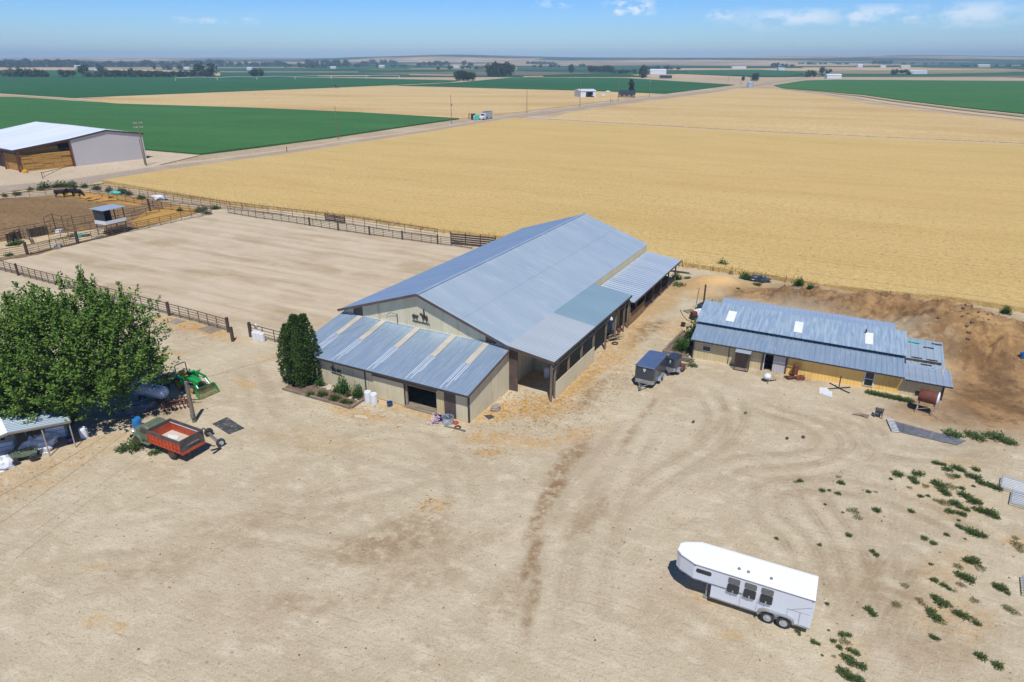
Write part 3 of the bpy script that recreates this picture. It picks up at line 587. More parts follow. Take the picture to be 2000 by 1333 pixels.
ribbon('canal_water', [(1530, 175), (1600, 180.6), (1680, 188.6), (1750, 199.3), (1875, 215), (2000, 228.8), (2150, 241)], 2.2, .056, pm('weedy_canal', (.05, .08, .03), (.03, .06, .03), .3, .6))
RD = [(-150, 388), (0, 370), (150, 356), (300, 332), (450, 313), (560, 298.5), (700, 277), (850, 255.3), (1000, 228), (1100, 213.8), (1250, 194), (1400, 177.3), (1440, 171.8), (1500, 163), (1570, 152.5), (1600, 147.5)]
ribbon('gravel_road', RD, [9]*3+[8]*10+[9]*3, .075, FM['road'])
ribbon('road_verge', RD[:13], [15]*3+[13.5]*4+[12]*6, .03, FM['path'])
poly_sheet('gravel_pad', [(-200, 300), (275, 293.5), (392, 303.5), (300, 325.5), (150, 349), (0, 363), (-200, 384)], .045, FM['pad'])
poly_sheet('corral_ground', [(-60, 392), (90, 383), (150, 374), (215, 379), (300, 391), (400, 412), (240, 455), (62, 500), (-60, 520)], .02, FM['corral'])
poly_sheet('pen_floor', [(-20, 477), (62, 463), (150, 453), (203, 447), (206, 461), (100, 486), (62, 496), (-20, 511)], .03, FM['path'])
poly_sheet('straw_litter', [(110, 376), (160, 377), (215, 381), (290, 393), (270, 402), (200, 398), (160, 388), (120, 384)], .032, FM['corral_straw'])
poly_sheet('straw_litter', [(290, 410), (350, 402), (400, 412), (330, 432), (268, 445), (255, 436)], .034, FM['corral_straw'])
# far field strips
for i, (k, pts) in enumerate((('tan', [(-60, 133.5), (190, 133.2), (400, 139.5), (440, 142), (180, 137.2), (-60, 136.8)]), ('green3', [(420, 133), (560, 132.5), (700, 134), (560, 140.5), (420, 140)]), ('green3', [(430, 141.5), (700, 141), (960, 143.5), (960, 150), (700, 150), (430, 148.5)]),
      ('brown', [(700, 142.5), (1000, 139), (1180, 143), (1040, 147), (800, 146)]), ('tan', [(620, 147.5), (720, 147), (720, 148.6), (620, 148.8)]), ('tan', [(800, 145), (890, 146.3), (890, 147.8), (800, 146.4)]), ('tan', [(1230, 146), (1330, 144.8), (1460, 150), (1455, 157.5), (1280, 151.5)]),
      ('green2', [(1340, 137), (1480, 136), (1580, 140), (1540, 149), (1345, 145.5)]), ('brown', [(1640, 149), (2100, 147), (2100, 156.5), (1640, 155.5)]), ('green2', [(1620, 144.5), (1800, 145), (2100, 139), (2100, 146), (1820, 149.5), (1620, 150)]), ('green3', [(1640, 156.8), (1830, 156.4), (2100, 158), (2100, 165), (1700, 164)]),
      ('tan', [(1918, 159), (2100, 171), (2100, 174), (1980, 168)]), ('green2', [(560, 128), (800, 127), (960, 130), (960, 136), (620, 134)]), ('green3', [(1010, 130), (1230, 128), (1340, 133), (1200, 138), (1010, 137)]), ('tan', [(1600, 134.5), (1720, 134), (2000, 136), (1700, 138.5)]), ('tan', [(480, 132), (600, 131.3), (600, 132.3), (480, 133)]),
      ('tan', [(800, 134.6), (960, 133.6), (960, 134.5), (800, 135.6)]), ('green2', [(-60, 138), (120, 138.5), (300, 141), (420, 146), (420, 150), (-60, 150)]), ('path', [(430, 140.5), (700, 140.8), (700, 141.7), (430, 141.5)]), ('path', [(960, 162), (1000, 157.8), (1003, 158.3), (964, 162.6)]), ('tan', [(1020, 149.5), (1060, 148.7), (1062, 150.4), (1024, 151)]))):
    poly_sheet('distant_field', pts, -.55+.04*i, FM[k])
# haze: one closed box of thin blue air round the camera and the land, the sky outside it
def make_haze():
    mb = MB(); mb.box(-11900, -400, -2.2, 11900, 11900, 135)
    m = bpy.data.materials.new('thin_haze'); m.use_nodes = True; nt = m.node_tree; nt.nodes.clear()
    o = nd(nt, 'ShaderNodeOutputMaterial'); v = nd(nt, 'ShaderNodeVolumePrincipled'); nt.links.new(v.outputs[0], o.inputs['Volume'])
    v.inputs['Color'].default_value = (.62, .83, 1, 1); v.inputs['Density'].default_value = 1.35e-4; v.inputs['Anisotropy'].default_value = -.5
    ob = mb.build('haze', m); tag(ob, 'thin blue summer haze over the farmland', 'haze', kind='stuff')
make_haze()

# ================================================================ MAIN BARN
def make_barn():
    t = thing('barn', 'long beige barn with blue grey metal roof and a lean-to across its front', 'barn', BARN_O, BARN_RZ)
    def pt(name, mb, mat, parent=None, label=None):
        o = mb.build(name, M[mat] if isinstance(mat, str) else mat, parent or t)
        if label: o['label'] = label
        return o
    rid, ez, ez2 = 7.5, 4.32, 3.74
    # roofs
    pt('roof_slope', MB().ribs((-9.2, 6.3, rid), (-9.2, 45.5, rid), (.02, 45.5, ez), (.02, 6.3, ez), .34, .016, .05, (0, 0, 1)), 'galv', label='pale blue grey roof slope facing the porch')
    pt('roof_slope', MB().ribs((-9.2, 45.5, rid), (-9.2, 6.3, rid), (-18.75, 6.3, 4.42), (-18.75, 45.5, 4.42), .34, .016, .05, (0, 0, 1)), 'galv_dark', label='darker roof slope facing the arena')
    for f_, a_, b_, xe, ze in ((.5, 6.3, 45.4, .02, ez), (.52, 6.3, 45.4, -18.75, 4.42)):
        x_ = -9.2+(xe+9.2)*f_; z_ = rid+(ze-rid)*f_; pt('lap_seam', MB().bar((x_, a_, z_+.012), (x_, b_, z_+.012), .04, .01), 'galv_dark')
    mb = MB(); mb.bar((-9.2, 6.28, rid+.045), (-9.2, 45.52, rid+.045), .34, .03); pt('ridge_cap', mb, 'galv')
    pt('porch_roof', MB().ribs((.03, 6.28, ez+.05), (.03, 15.6, ez+.05), (4.5, 15.6, ez2), (4.5, 6.28, ez2), .33, .018, .04, (0, 0, 1)), 'galv_pale', label='whitish newer roof sheets over the porch front')
    pt('porch_roof', MB().ribs((.03, 15.61, ez+.045), (.03, 26.0, ez+.045), (4.5, 26.0, ez2-.006), (4.5, 15.61, ez2-.006), .33, .02, .04, (0, 0, 1)), 'galv_teal', label='blue green roof sheets over the middle of the porch')
    pt('stable_roof', MB().ribs((.06, 26.15, 3.48), (.06, 45.0, 3.48), (4.78, 45.0, 2.9), (4.78, 26.15, 2.9), .62, .04, .04, (0, 0, 1)), 'galv_bright', label='bright corrugated roof over the stalls')
    lr = pt('lean_to_roof', MB().ribs((-18.6, 6.76, 4.06), (.26, 6.76, 4.06), (.26, -.46, 2.66), (-18.6, -.46, 2.66), .30, .018, .04, (0, 0, 1)), 'galv_blue')
    sl_ = (4.06-2.66)/(6.76+.46)
    zr = lambda y: 2.66+(y+.46)*sl_
    for x in (-16.3, -13.5, -9.55, -5.6, -2.15):
        mb = MB(); mb.add([(x-.3, 3.3, zr(3.3)+.045), (x+.3, 3.3, zr(3.3)+.045), (x+.3, 6.7, zr(6.7)+.045), (x-.3, 6.7, zr(6.7)+.045)], [(0, 1, 2, 3)])
        mb.prism([(x-.3, 3.3, zr(3.3)+.035), (x+.3, 3.3, zr(3.3)+.035), (x+.3, 6.7, zr(6.7)+.035), (x-.3, 6.7, zr(6.7)+.035)], (0, 0, .008))
        pt('skylight_panel', mb, 'skylight_tan', lr)
        mb = MB()
        for dx, y0 in ((-.30, -.3), (-.12, .5), (.12, -.1), (.30, .9)): mb.prism([(x+dx-.03, y0, zr(y0)+.034), (x+dx+.03, y0, zr(y0)+.034), (x+dx+.03, 3.28, zr(3.28)+.034), (x+dx-.03, 3.28, zr(3.28)+.034)], (0, 0, .006))
        pt('runoff_streak', mb, 'white_roof', lr)  # pale runoff streaks below each skylight, laid on as thin strips
    pt('head_flashing', MB().bar((-18.6, 6.77, 4.09), (.26, 6.77, 4.09), .22, .03), 'galv_pale', lr)
    # walls
    W = lambda a, b, c, d, out, p=.24: MB().ribs(a, b, c, d, p, .02, .05, out)
    pt('front_wall', W((-18.4, 0, 0), (-6.2, 0, 0), (-6.2, 0, 2.6), (-18.4, 0, 2.6), (0, -1, 0)), 'cream')
    pt('front_wall', W((-6.2, 0, 1.98), (-3.08, 0, 1.98), (-3.08, 0, 2.6), (-6.2, 0, 2.6), (0, -1, 0)), 'cream')
    pt('front_wall', W((-3.08, 0, 0), (-2.32, 0, 0), (-2.32, 0, 2.6), (-3.08, 0, 2.6), (0, -1, 0)), 'cream_old')
    pt('wall_panel', W((-2.32, -.01, 0), (-1.2, -.01, 0), (-1.2, -.01, 2.6), (-2.32, -.01, 2.6), (0, -1, 0)), 'brown', label='brown metal panel beside the open door')
    pt('front_wall', W((-1.2, 0, 0), (0, 0, 0), (0, 0, 2.6), (-1.2, 0, 2.6), (0, -1, 0)), 'cream')
    pt('end_wall', W((0, 0, 0), (0, 6.8, 0), (0, 6.8, 3.98), (0, 0, 2.62), (1, 0, 0)), 'cream')
    pt('end_wall', W((-18.4, 6.8, 0), (-18.4, 0, 0), (-18.4, 0, 2.62), (-18.4, 6.8, 3.98), (-1, 0, 0)), 'cream')
    g = lambda x: rid-.08-(rid-ez)*abs(x+9.2)/9.22 if x > -9.2 else rid-.08-(rid-4.42)*abs(x+9.2)/9.55
    for xa, xb in ((-18.42, -17.2), (-16.05, -9.2), (-9.2, -2.35), (-1.25, 0)):
        pt('gable_wall', W((xa, 6.8, 3.7), (xb, 6.8, 3.7), (xb, 6.8, g(xb)), (xa, 6.8, g(xa)), (0, -1, 0), .28), 'cream')
    for xa, xb in ((-17.2, -16.05), (-2.35, -1.25)):
        pt('wall_panel', W((xa, 6.79, 3.7), (xb, 6.79, 3.7), (xb, 6.79, g(xb)), (xa, 6.79, g(xa)), (0, -1, 0)), 'brown', label='brown panel high on the gable')
    pt('side_wall', W((0, 6.82, 0), (0, 45.1, 0), (0, 45.1, 4.25), (0, 6.82, 4.25), (1, 0, 0), .5), 'cream_old')
    pt('side_wall', W((-18.42, 45.1, 0), (-18.42, 6.8, 0), (-18.42, 6.8, 4.35), (-18.42, 45.1, 4.35), (-1, 0, 0), .5), 'cream')
    pt('back_wall', W((-9.2, 45.1, 0), (-18.42, 45.1, 0), (-18.42, 45.1, g(-18.42)), (-9.2, 45.1, g(-9.2)), (0, 1, 0), .5), 'cream')
    pt('back_wall', W((0, 45.1, 0), (-9.2, 45.1, 0), (-9.2, 45.1, g(-9.2)), (0, 45.1, g(0)), (0, 1, 0), .5), 'cream')
    # trim
    for a, b in (((-18.77, 6.27, 4.37), (-9.2, 6.27, 7.47)), ((-9.2, 6.27, 7.47), (.05, 6.27, 4.29)), ((.05, 6.25, 4.3), (4.52, 6.25, 3.7))):
        pt('rake_trim', MB().bar(a, b, .05, .24), 'brown')
    pt('eave_trim', MB().bar((-18.6, -.49, 2.6), (.28, -.49, 2.6), .06, .16), 'dark_trim')
    pt('rake_trim', MB().bar((.29, -.48, 2.6), (.29, 6.76, 4.02), .05, .18), 'brown')
    pt('eave_trim', MB().bar((4.53, 6.25, 3.66), (4.53, 26.0, 3.66), .05, .2), 'dark_trim')
    pt('eave_trim', MB().bar((4.81, 26.1, 2.84), (4.81, 45.0, 2.84), .05, .18), 'dark_trim')
    pt('corner_trim', MB().box(-.05, -.06, 0, .07, .08, 2.6), 'dark_trim'); pt('corner_trim', MB().box(.02, 6.72, 0, .85, 6.84, 4.1), 'brown')
    pt('downpipe', MB().tube((-10.39, -.09, 0), (-10.39, -.09, 2.5), .05), 'dark_trim')
    # sliding door and its opening
    d = pt('sliding_door', W((-9.55, -.1, .03), (-6.25, -.1, .03), (-6.25, -.1, 2.08), (-9.55, -.1, 2.08), (0, -1, 0)), 'cream', label='beige sliding door pushed open to the left')
    mb = MB(); mb.box(-9.58, -.16, 2.1, -2.98, -.06, 2.28); pt('door_track', mb, 'brown', d)
    pt('door_edge', MB().box(-6.25, -.15, .03, -6.18, -.05, 2.08), 'dark_trim', d)
    mb = MB(); mb.box(-6.2, -.35, .0, -3.08, .6, .12); mb.box(-5.3, -.05, .125, -3.4, .5, .16); pt('door_sill', mb, 'wood_grey')
    pt('door_post', MB().box(-6.19, .0, 0, -6.02, .12, 1.98), 'wood_grey')
    pt('floor_slab', MB().box(-18.3, .62, 0, -.1, 6.7, .05), 'interior')
    # porch posts, beams and low walls
    for y in (6.42, 7.15, 10.0, 12.95, 15.9, 19.2, 22.0, 24.6, 25.9):
        pt('porch_post', MB().bar((4.25, y, 0), (4.25, y, 3.62), .16), 'post')
    pt('porch_beam', MB().bar((4.33, 6.4, 3.56), (4.33, 25.95, 3.56), .07, .22), 'wood_grey'); pt('porch_beam', MB().bar((4.37, 6.4, 3.1), (4.37, 25.9, 3.1), .06, .14), 'wood_grey')
    pt('low_wall', W((4.38, 7.15, 0), (4.38, 15.9, 0), (4.38, 15.9, 1.55), (4.38, 7.15, 1.55), (1, 0, 0)), 'cream')
    pt('divider_wall', W((.9, 25.6, 0), (3.4, 25.6, 0), (3.4, 25.6, 2.1), (.9, 25.6, 2.1), (0, -1, 0)), 'cream_old')
    pt('inner_wall', W((.12, 11.5, 0), (2.6, 11.5, 0), (2.6, 11.5, 2.6), (.12, 11.5, 2.6), (0, -1, 0)), 'cream_old')
    for y in (26.5, 28.75, 31.9, 35.1, 38.3, 41.5, 44.7):
        pt('stall_post', MB().bar((4.2, y, 0), (4.2, y, 2.86), .15), 'post')
    pt('stall_beam', MB().bar((4.3, 26.3, 2.76), (4.3, 44.9, 2.76), .07, .2), 'wood_grey')
    for y0, y1 in ((26.65, 28.6), (28.95, 31.6)): pt('stall_panel', MB().box(4.22, y0, .12, 4.28, y1, 1.4), 'ply')
    for y0, y1 in ((32, 35), (35.2, 38.2), (38.4, 41.4), (41.6, 44.6)):
        mb = MB()
        for z in (.3, .65, 1.0, 1.35): mb.tube((4.25, y0, z), (4.25, y1, z), .03, n=5)
        pt('stall_gate', mb, 'rail')
    for y in (31.9, 35.1, 38.3, 41.5): pt('stall_partition', MB().box(.1, y-.03, .1, 4.1, y+.03, 1.6), 'wood_dark')
    mb = MB(); mb.tube((-11.85, 6.7, 4.0), (-11.85, 6.7, 5.05), .04); mb.tube((-11.85, 6.7, 5.0), (-12.6, 6.6, 5.1), .02); mb.tube((-12.6, 6.6, 5.1), (-13.2, 6.7, 4.6), .02); pt('service_mast', mb, 'dark_trim')
    mb = MB(); mb.lathe([(.02, .3), (.1, .25), (.16, .1), (.18, 0)], 10, (4.5, 19.9, 3.0)); pt('barn_lamp', mb, 'white')
    return t
make_barn()
def silhouette(label, polys, y, loc_xz, s):
    mb = MB()
    for p in polys: mb.prism([(u*s, 0, v*s) for u, v in p], (0, -.012, 0))
    o = mb.build('wall_silhouette', M['dark_trim']); tag(o, label, 'wall art', 'rider silhouettes on the barn')
    x, z = loc_xz; w = barn_w(x, y); o.location = (w[0], w[1], z); o.rotation_euler = (0, 0, math.radians(BARN_RZ))
cow_s = [(0, .42), (.06, .66), (.15, .72), (.62, .66), (.80, .70), (.86, .58), (.74, .5), (.70, .36), (.72, .02), (.64, .02), (.60, .32), (.30, .34), (.26, .02), (.18, .02), (.14, .34), (.06, .36)]
horse_s = [(0, .78), (.05, .95), (.16, 1.02), (.30, .92), (.44, .84), (.86, .80), (1.0, .66), (1.06, .1), (.98, .1), (.94, .42), (.84, .36), (.86, .0), (.76, .0), (.72, .38), (.46, .38), (.44, 0), (.35, 0), (.32, .42), (.26, .5), (.18, .74), (.08, .72)]
rider_s = [(.44, .80), (.46, 1.2), (.42, 1.28), (.46, 1.34), (.41, 1.36), (.48, 1.46), (.56, 1.46), (.60, 1.36), (.56, 1.32), (.64, 1.2), (.68, .82), (.62, .48), (.5, .48)]
sh_ = lambda P, dx, dz: [(u+dx, v+dz) for u, v in P]
bar_s = lambda a, b: [(a, .02), (a+.3, -.10), (b, -.12), (b+.12, -.22), (b, -.02), (a+.3, .04)]
silhouette('dark metal cutout of a rider and a steer on the high gable', [cow_s, sh_(horse_s, 1.0, .02), sh_(rider_s, 1.0, .02), bar_s(-.05, 2.15)], 6.74, (-10.15, 4.72), .88)
silhouette('dark metal cutout of a rider low on the lean-to wall, beside the tall conifers', [sh_(cow_s, 1.0, -.06), sh_([(u*.8, v*.8) for u, v in horse_s], .02, 0), sh_([(u*.8, v*.9) for u, v in rider_s], .02, -.05), bar_s(-.05, 1.85)], -.05, (-14.3, 1.35), .66)
# ================================================================ RIGHT SHED
SH_O = Vector((17.65, 60.44, 0)); SH_RZ = -25.1
def shed_w(x, y, z=0):
    a = math.radians(SH_RZ); return Vector((SH_O.x+x*math.cos(a)-y*math.sin(a), SH_O.y+x*math.sin(a)+y*math.cos(a), z))
def make_shed():
    t = thing('shed', 'long low yellow and beige shed with a stepped blue grey metal roof', 'shed', SH_O, SH_RZ)
    def pt(name, mb, mat, parent=None, label=None):
        o = mb.build(name, M[mat], parent or t)
        if label: o['label'] = label
        return o
    dz = lambda x: -.018*x
    R = lambda x0, y0, z0, x1, y1, z1, p, h=.035: MB().ribs((x0, y1, z1+dz(x0)), (x1, y1, z1+dz(x1)), (x1, y0, z0+dz(x1)), (x0, y0, z0+dz(x0)), p, h, .05, (0, 0, 1))
    pt('lower_roof', R(-.25, -.5, 2.12, 9.6, 2.75, 2.78, .42), 'galv_blue'); pt('lower_roof', R(9.6, -.56, 2.09, 18.0, 2.75, 2.775, .42), 'galv_blue')
    up = pt('upper_roof', R(-.35, 2.2, 3.08, 18.15, 6.4, 3.90, .62, .022), 'streaky', label='chalk streaked upper roof with three white skylights')
    zr = lambda y: 3.08+(y-2.2)*.82/4.2
    for x, w_ in ((2.7, .78), (8.95, .75), (15.05, .66)):
        mb = MB(); q = [(x-w_/2, 3.0, zr(3.0)+dz(x)+.05), (x+w_/2, 3.0, zr(3.0)+dz(x)+.04), (x+w_/2, 5.0, zr(5.0)+dz(x)+.04), (x-w_/2, 5.0, zr(5.0)+dz(x)+.05)]
        mb.prism(q, (0, 0, .012)); pt('skylight', mb, 'skylight', up)
    mb = MB().tube((14.75, 4.9, zr(4.9)+dz(15)), (14.75, 4.9, zr(4.9)+dz(15)+.4), .07); pt('roof_vent', mb, 'black', up)
    pt('back_roof', MB().ribs((17.3, 6.42, 3.84+dz(17)), (1.3, 6.42, 3.84), (1.1, 9.7, 3.4), (17.4, 9.7, 3.4+dz(17)), .5, .03, .05, (0, 0, 1)), 'galv', label='paler back roof strip beyond the ridge')
    pt('roof_step_shade', MB().bar((-.1, 2.62, 2.86), (17.95, 2.62, 2.86+dz(17.95)), .06, .3), 'dark_trim')  # dark bar in the roof step, its colour standing in for the shadow gap
    e1 = pt('end_roof', R(18.16, 2.1, 2.42, 21.2, 6.5, 3.3, .6), 'galv', label='pale end roof with open slots')
    for x, y in ((18.6, 3.1), (19.8, 3.1), (19.6, 5.1), (20.3, 5.9), (19.3, 2.2)):
        mb = MB(); z = 2.42+(y-2.1)*.2+dz(x)+.045; mb.prism([(x, y, z), (x+.85, y, z-.015), (x+.85, y+.16, z+.02), (x, y+.16, z+.03)], (0, 0, .01)); pt('roof_slot', mb, 'black', e1)
    mb = MB(); z = 2.42+(5.9-2.1)*.2+dz(18.6)+.05; mb.prism([(18.4, 5.6, z), (19.4, 5.5, z-.02), (19.4, 5.64, z), (18.4, 5.74, z+.03)], (0, 0, .02)); pt('roof_strip', mb, 'teal', e1)
    pt('end_lower_roof', R(18.02, -.55, 1.98, 21.6, 2.2, 2.35, .5), 'galv_bright')
    W = lambda a, b, c, d, out=(0, -1, 0), p=.30: MB().ribs(a, b, c, d, p, .018, .05, out)
    sec = ((0, 4.5, 'cream_old', 'front_wall'), (4.5, 6.5, 'cream_old', 'front_wall'), (8.5, 15.0, 'yellow', 'front_wall'), (15.0, 17.85, 'yellow', 'front_wall'), (17.85, 21.0, 'cream_old', 'front_wall'))
    for a, b, m, n in sec: pt(n, W((a, 0, -.1), (b, 0, -.1), (b, 0, 2.05+dz(b)), (a, 0, 2.05+dz(a))), m, label='yellow stretch of the front wall' if m == 'yellow' and a < 10 else None)
    pt('front_wall', W((6.5, 0, 1.75), (8.5, 0, 1.75), (8.5, 0, 1.98), (6.5, 0, 1.98)), 'cream_old')
    pt('end_wall', W((0, 6.4, -.1), (0, 0, -.1), (0, 0, 2.05), (0, 6.4, 3.75), (-1, 0, 0)), 'cream_old'); pt('end_wall', W((0, 9.4, -.1), (0, 6.4, -.1), (0, 6.4, 3.75), (0, 9.4, 3.35), (-1, 0, 0)), 'cream_old')
    pt('end_wall', W((21.0, 0, -.1), (21.0, 6.4, -.1), (21.0, 6.4, 2.85), (21.0, 0, 1.65), (1, 0, 0)), 'cream_old'); pt('back_wall', W((21, 6.4, -.1), (17.3, 6.4, -.1), (17.3, 6.4, 2.8), (21, 6.4, 2.8), (0, 1, 0)), 'cream_old')
    pt('back_wall', W((17.3, 9.4, -.1), (0, 9.4, -.1), (0, 9.4, 3.3), (17.3, 9.4, 3.05), (0, 1, 0)), 'cream_old'); pt('end_wall', W((17.3, 6.4, -.1), (17.3, 9.4, -.1), (17.3, 9.4, 3.0), (17.3, 6.4, 3.4), (1, 0, 0)), 'cream_old')
    pt('corner_post', MB().box(20.98, -.1, 0, 21.12, .05, 1.66), 'dark_trim'); pt('corner_post', MB().box(-.06, -.06, 0, .06, .06, 2.05), 'brown')
    pt('eave_trim', MB().bar((-.25, -.53, 2.06), (18, -.58, 1.73), .05, .12), 'dark_trim'); pt('eave_trim', MB().bar((18.05, -.58, 1.6), (21.6, -.58, 1.54), .05, .12), 'dark_trim')
    # windows
    w = pt('window', MB().box(.86, -.06, .95, 1.66, -.02, 1.52), 'white'); pt('pane', MB().box(.92, -.075, 1.02, 1.60, -.062, 1.46), 'glass', w)
    w = pt('window', MB().box(14.98, -.07, .22, 15.82, -.02, 1.58), 'white', label='tall white framed window')
    for z0, z1 in ((.30, .86), (.94, 1.5)): pt('pane', MB().box(15.08, -.085, z0, 15.72, -.072, z1), 'glass', w)
    # door opening and half open sliding door
    d = pt('sliding_door', W((7.35, -.08, 0), (8.42, -.08, 0), (8.42, -.08, 1.7), (7.35, -.08, 1.7)), 'grey_siding', label='weathered grey sliding door, half open')
    pt('door_frame', MB().box(6.36, -.1, 0, 6.5, .02, 1.78), 'brown'); pt('door_frame', MB().box(8.44, -.12, 0, 8.58, .02, 1.76), 'brown'); pt('door_track', MB().box(6.36, -.14, 1.78, 8.6, -.02, 1.9), 'brown', d)
    pt('door_jamb', MB().box(6.52, -.04, 0, 6.6, .5, 1.74), 'white'); pt('inner_floor', MB().box(.1, .1, -.02, 20.9, 6.3, .0), 'interior'); pt('inner_partition', MB().box(.1, 2.6, 0, 20.9, 2.66, 2.4), 'wood_dark')
    pt('hatch', MB().box(19.1, -.05, .12, 19.62, -.03, .5), 'black'); pt('downpipe', MB().tube((3.35, -.06, 0), (3.35, -.06, 2.0), .03), 'dark_trim')
    mb = MB(); mb.bar((4.05, -1.15, 1.86), (5.35, -1.15, 1.86), .04, .05); mb.ribs((4.0, -.02, 1.98), (5.4, -.02, 1.96), (5.4, -1.2, 1.86), (4.0, -1.2, 1.88), .2, .02, .02, (0, 0, 1)); pt('door_awning', mb, 'galv_pale')
    for x in (17.4, 9.6): pt('roof_joint', MB().bar((x-7.8, -.57, 2.1+dz(x)) if x < 10 else (9.62, -.6, 1.93), (x-7.8, -.5, 2.1+dz(x)) if x < 10 else (9.62, -.5, 1.95), .04, .04), 'dark_trim')
make_shed()
def kennel():
    t = thing('wire_kennel', 'tall wire mesh kennel under the small awning on the beige shed wall', 'kennel', shed_w(4.7, -.65), SH_RZ)
    mb = MB()
    for x in (-.62, .62):
        for y in (-.5, .5): mb.bar((x, y, 0), (x, y, 1.82), .05)
    for z in (.05, 1.8):
        for a, b in (((-.62, -.5), (.62, -.5)), ((.62, -.5), (.62, .5)), ((-.62, .5), (-.62, -.5))): mb.bar((*a, z), (*b, z), .05)
    mb.build('frame', M['wood_dark'], t); mb = MB()
    for i in range(13): mb.tube((-.6+i*.1, -.5, .05), (-.6+i*.1, -.5, 1.8), .009, n=4)
    for i in range(15): mb.tube((-.62, -.5, .1+i*.12), (.62, -.5, .1+i*.12), .009, n=4)
    for i in range(9): mb.tube((.62, -.5+i*.12, .05), (.62, -.5+i*.12, 1.8), .009, n=4); mb.tube((-.62, -.5+i*.12, .05), (-.62, -.5+i*.12, 1.8), .009, n=4)
    mb.build('mesh', M['rail'], t); mb = MB(); mb.box(-.55, .3, .02, .5, .45, 1.5); mb.build('back_board', M['wood_dark'], t)
kennel()
# ================================================================ HAY BARN (far left)
HY_O = Vector((-118.9, 188.4, 0)); HY_RZ = 54.0
def make_hay():
    t = thing('hay_barn', 'big open hay barn with white roof and grey gable wall by the road', 'barn', HY_O, HY_RZ)
    P = lambda n, mb, m: mb.build(n, M[m], t)
    L = 46; ry = lambda x: 7.15+(8.75-7.15)*(1-abs(x-9.75)/9.75)
    P('roof_slope', MB().ribs((9.75, -.2, 8.8), (9.75, L, 8.8), (19.8, L, 7.1), (19.8, -.2, 7.1), 1.0, .04, .1, (0, 0, 1)), 'white_roof')
    P('roof_slope', MB().ribs((9.75, L, 8.8), (9.75, -.2, 8.8), (-.2, -.2, 7.2), (-.2, L, 7.2), 1.0, .04, .1, (0, 0, 1)), 'white_roof')
    P('lean_to_roof', MB().ribs((-.2, L, 7.2), (-.2, -.2, 7.2), (-13.9, -.2, 5.55), (-13.9, L, 5.55), 1.0, .04, .1, (0, 0, 1)), 'white_roof')
    P('gable_wall', MB().ribs((0, 0, 0), (9.75, 0, 0), (9.75, 0, 8.62), (0, 0, 7.02), .6, .03, .1, (0, -1, 0)), 'grey_siding'); P('gable_wall', MB().ribs((9.75, 0, 0), (19.5, 0, 0), (19.5, 0, 7.02), (9.75, 0, 8.62), .6, .03, .1, (0, -1, 0)), 'grey_siding')
    P('side_wall', MB().ribs((19.5, 0, 0), (19.5, L, 0), (19.5, L, 7), (19.5, 0, 7), .6, .03, .1, (1, 0, 0)), 'grey_siding'); P('inner_wall', MB().box(-.05, 14, 0, .05, L, 7), 'grey_siding'); P('back_wall', MB().box(-13.5, L-.2, 0, 19.4, L-.1, 5.4), 'grey_siding')
    for a, b in (((-13.95, -.26, 5.45), (-.2, -.26, 7.1)), ((-.2, -.26, 7.1), (9.75, -.26, 8.7)), ((9.75, -.26, 8.7), (19.85, -.26, 7.0)), ((-13.95, -.26, 5.45), (-13.95, L, 5.45))): P('fascia', MB().bar(a, b, .1, .4), 'dark_trim')
    for x, y in ((-.25, -.05), (-13.3, .2), (-13.3, 9), (-13.3, 18), (-13.3, 27), (-13.3, 36)): P('steel_column', MB().bar((x, y, 0), (x, y, 7.0 if x > -1 else 5.45), .34), 'rust')
    P('header_beam', MB().bar((-13.3, .1, 5.2), (-.3, .1, 6.75), .25, .45), 'rust')
    # bales: rows of big square bales, one object each
    b0 = MB(); bw, bd, bh = 2.3, 1.2, .5; b0.add([], []); r0 = .05
    b0.loft([[(-bw/2, y, z) for y, z in ((-.5*bd+r0, 0), (.5*bd-r0, 0), (.5*bd, r0), (.5*bd, bh-r0), (.5*bd-r0, bh), (-.5*bd+r0, bh), (-.5*bd, bh-r0), (-.5*bd, r0))], [(bw/2, y, z) for y, z in ((-.5*bd+r0, 0), (.5*bd-r0, 0), (.5*bd, r0), (.5*bd, bh-r0), (.5*bd-r0, bh), (-.5*bd+r0, bh), (-.5*bd, bh-r0), (-.5*bd, r0))]])
    me = None; rr = random.Random(4); cp = HY_O; a = math.radians(HY_RZ); Rm = Matrix.Rotation(a, 3, 'Z')
    def bale(x, y, z, lb, rot=0):
        nonlocal me
        if me is None: o = b0.build('hay_bale', M['hay']); me = o
        else: o = me.copy(); COL.objects.link(o)
        o.location = HY_O+Rm @ Vector((x+rr.gauss(0, .03), y+rr.gauss(0, .05), z)); o.rotation_euler = (0, 0, a+rot+rr.gauss(0, .015)); tag(o, lb, 'hay bale', 'bales stacked in the hay barn')
    for row in range(8):
        for k in range(5): bale(-11.1+k*2.36, .9, row*.52, 'flat golden hay bale in the front stack under the white roof')
        for k in range(4): bale(-12.0, 2.9+k*2.36, row*.52, 'golden hay bale in the open left side stack of the hay barn', math.pi/2)
    for row in range(8, 11):
        for k in range(4): bale(-10.6+k*2.36, 3.0, row*.50, 'hay bale in the shaded top tier set back above the front stack')
    for row in range(0, 10):
        for k in range(1): bale(-10.2, 2.95, row*.5, 'golden hay bale in the open left side stack of the hay barn')
make_hay()
mb = MB(); mb.lathe([(.55, 0), (.6, .1), (.6, .7), (.5, .8), (.3, .85)], 12); solo(mb, 'barrier_drum', M['tyellow'], 'yellow drum on the ground at the corner of the hay barn', 'drum', G(50, 338.5))
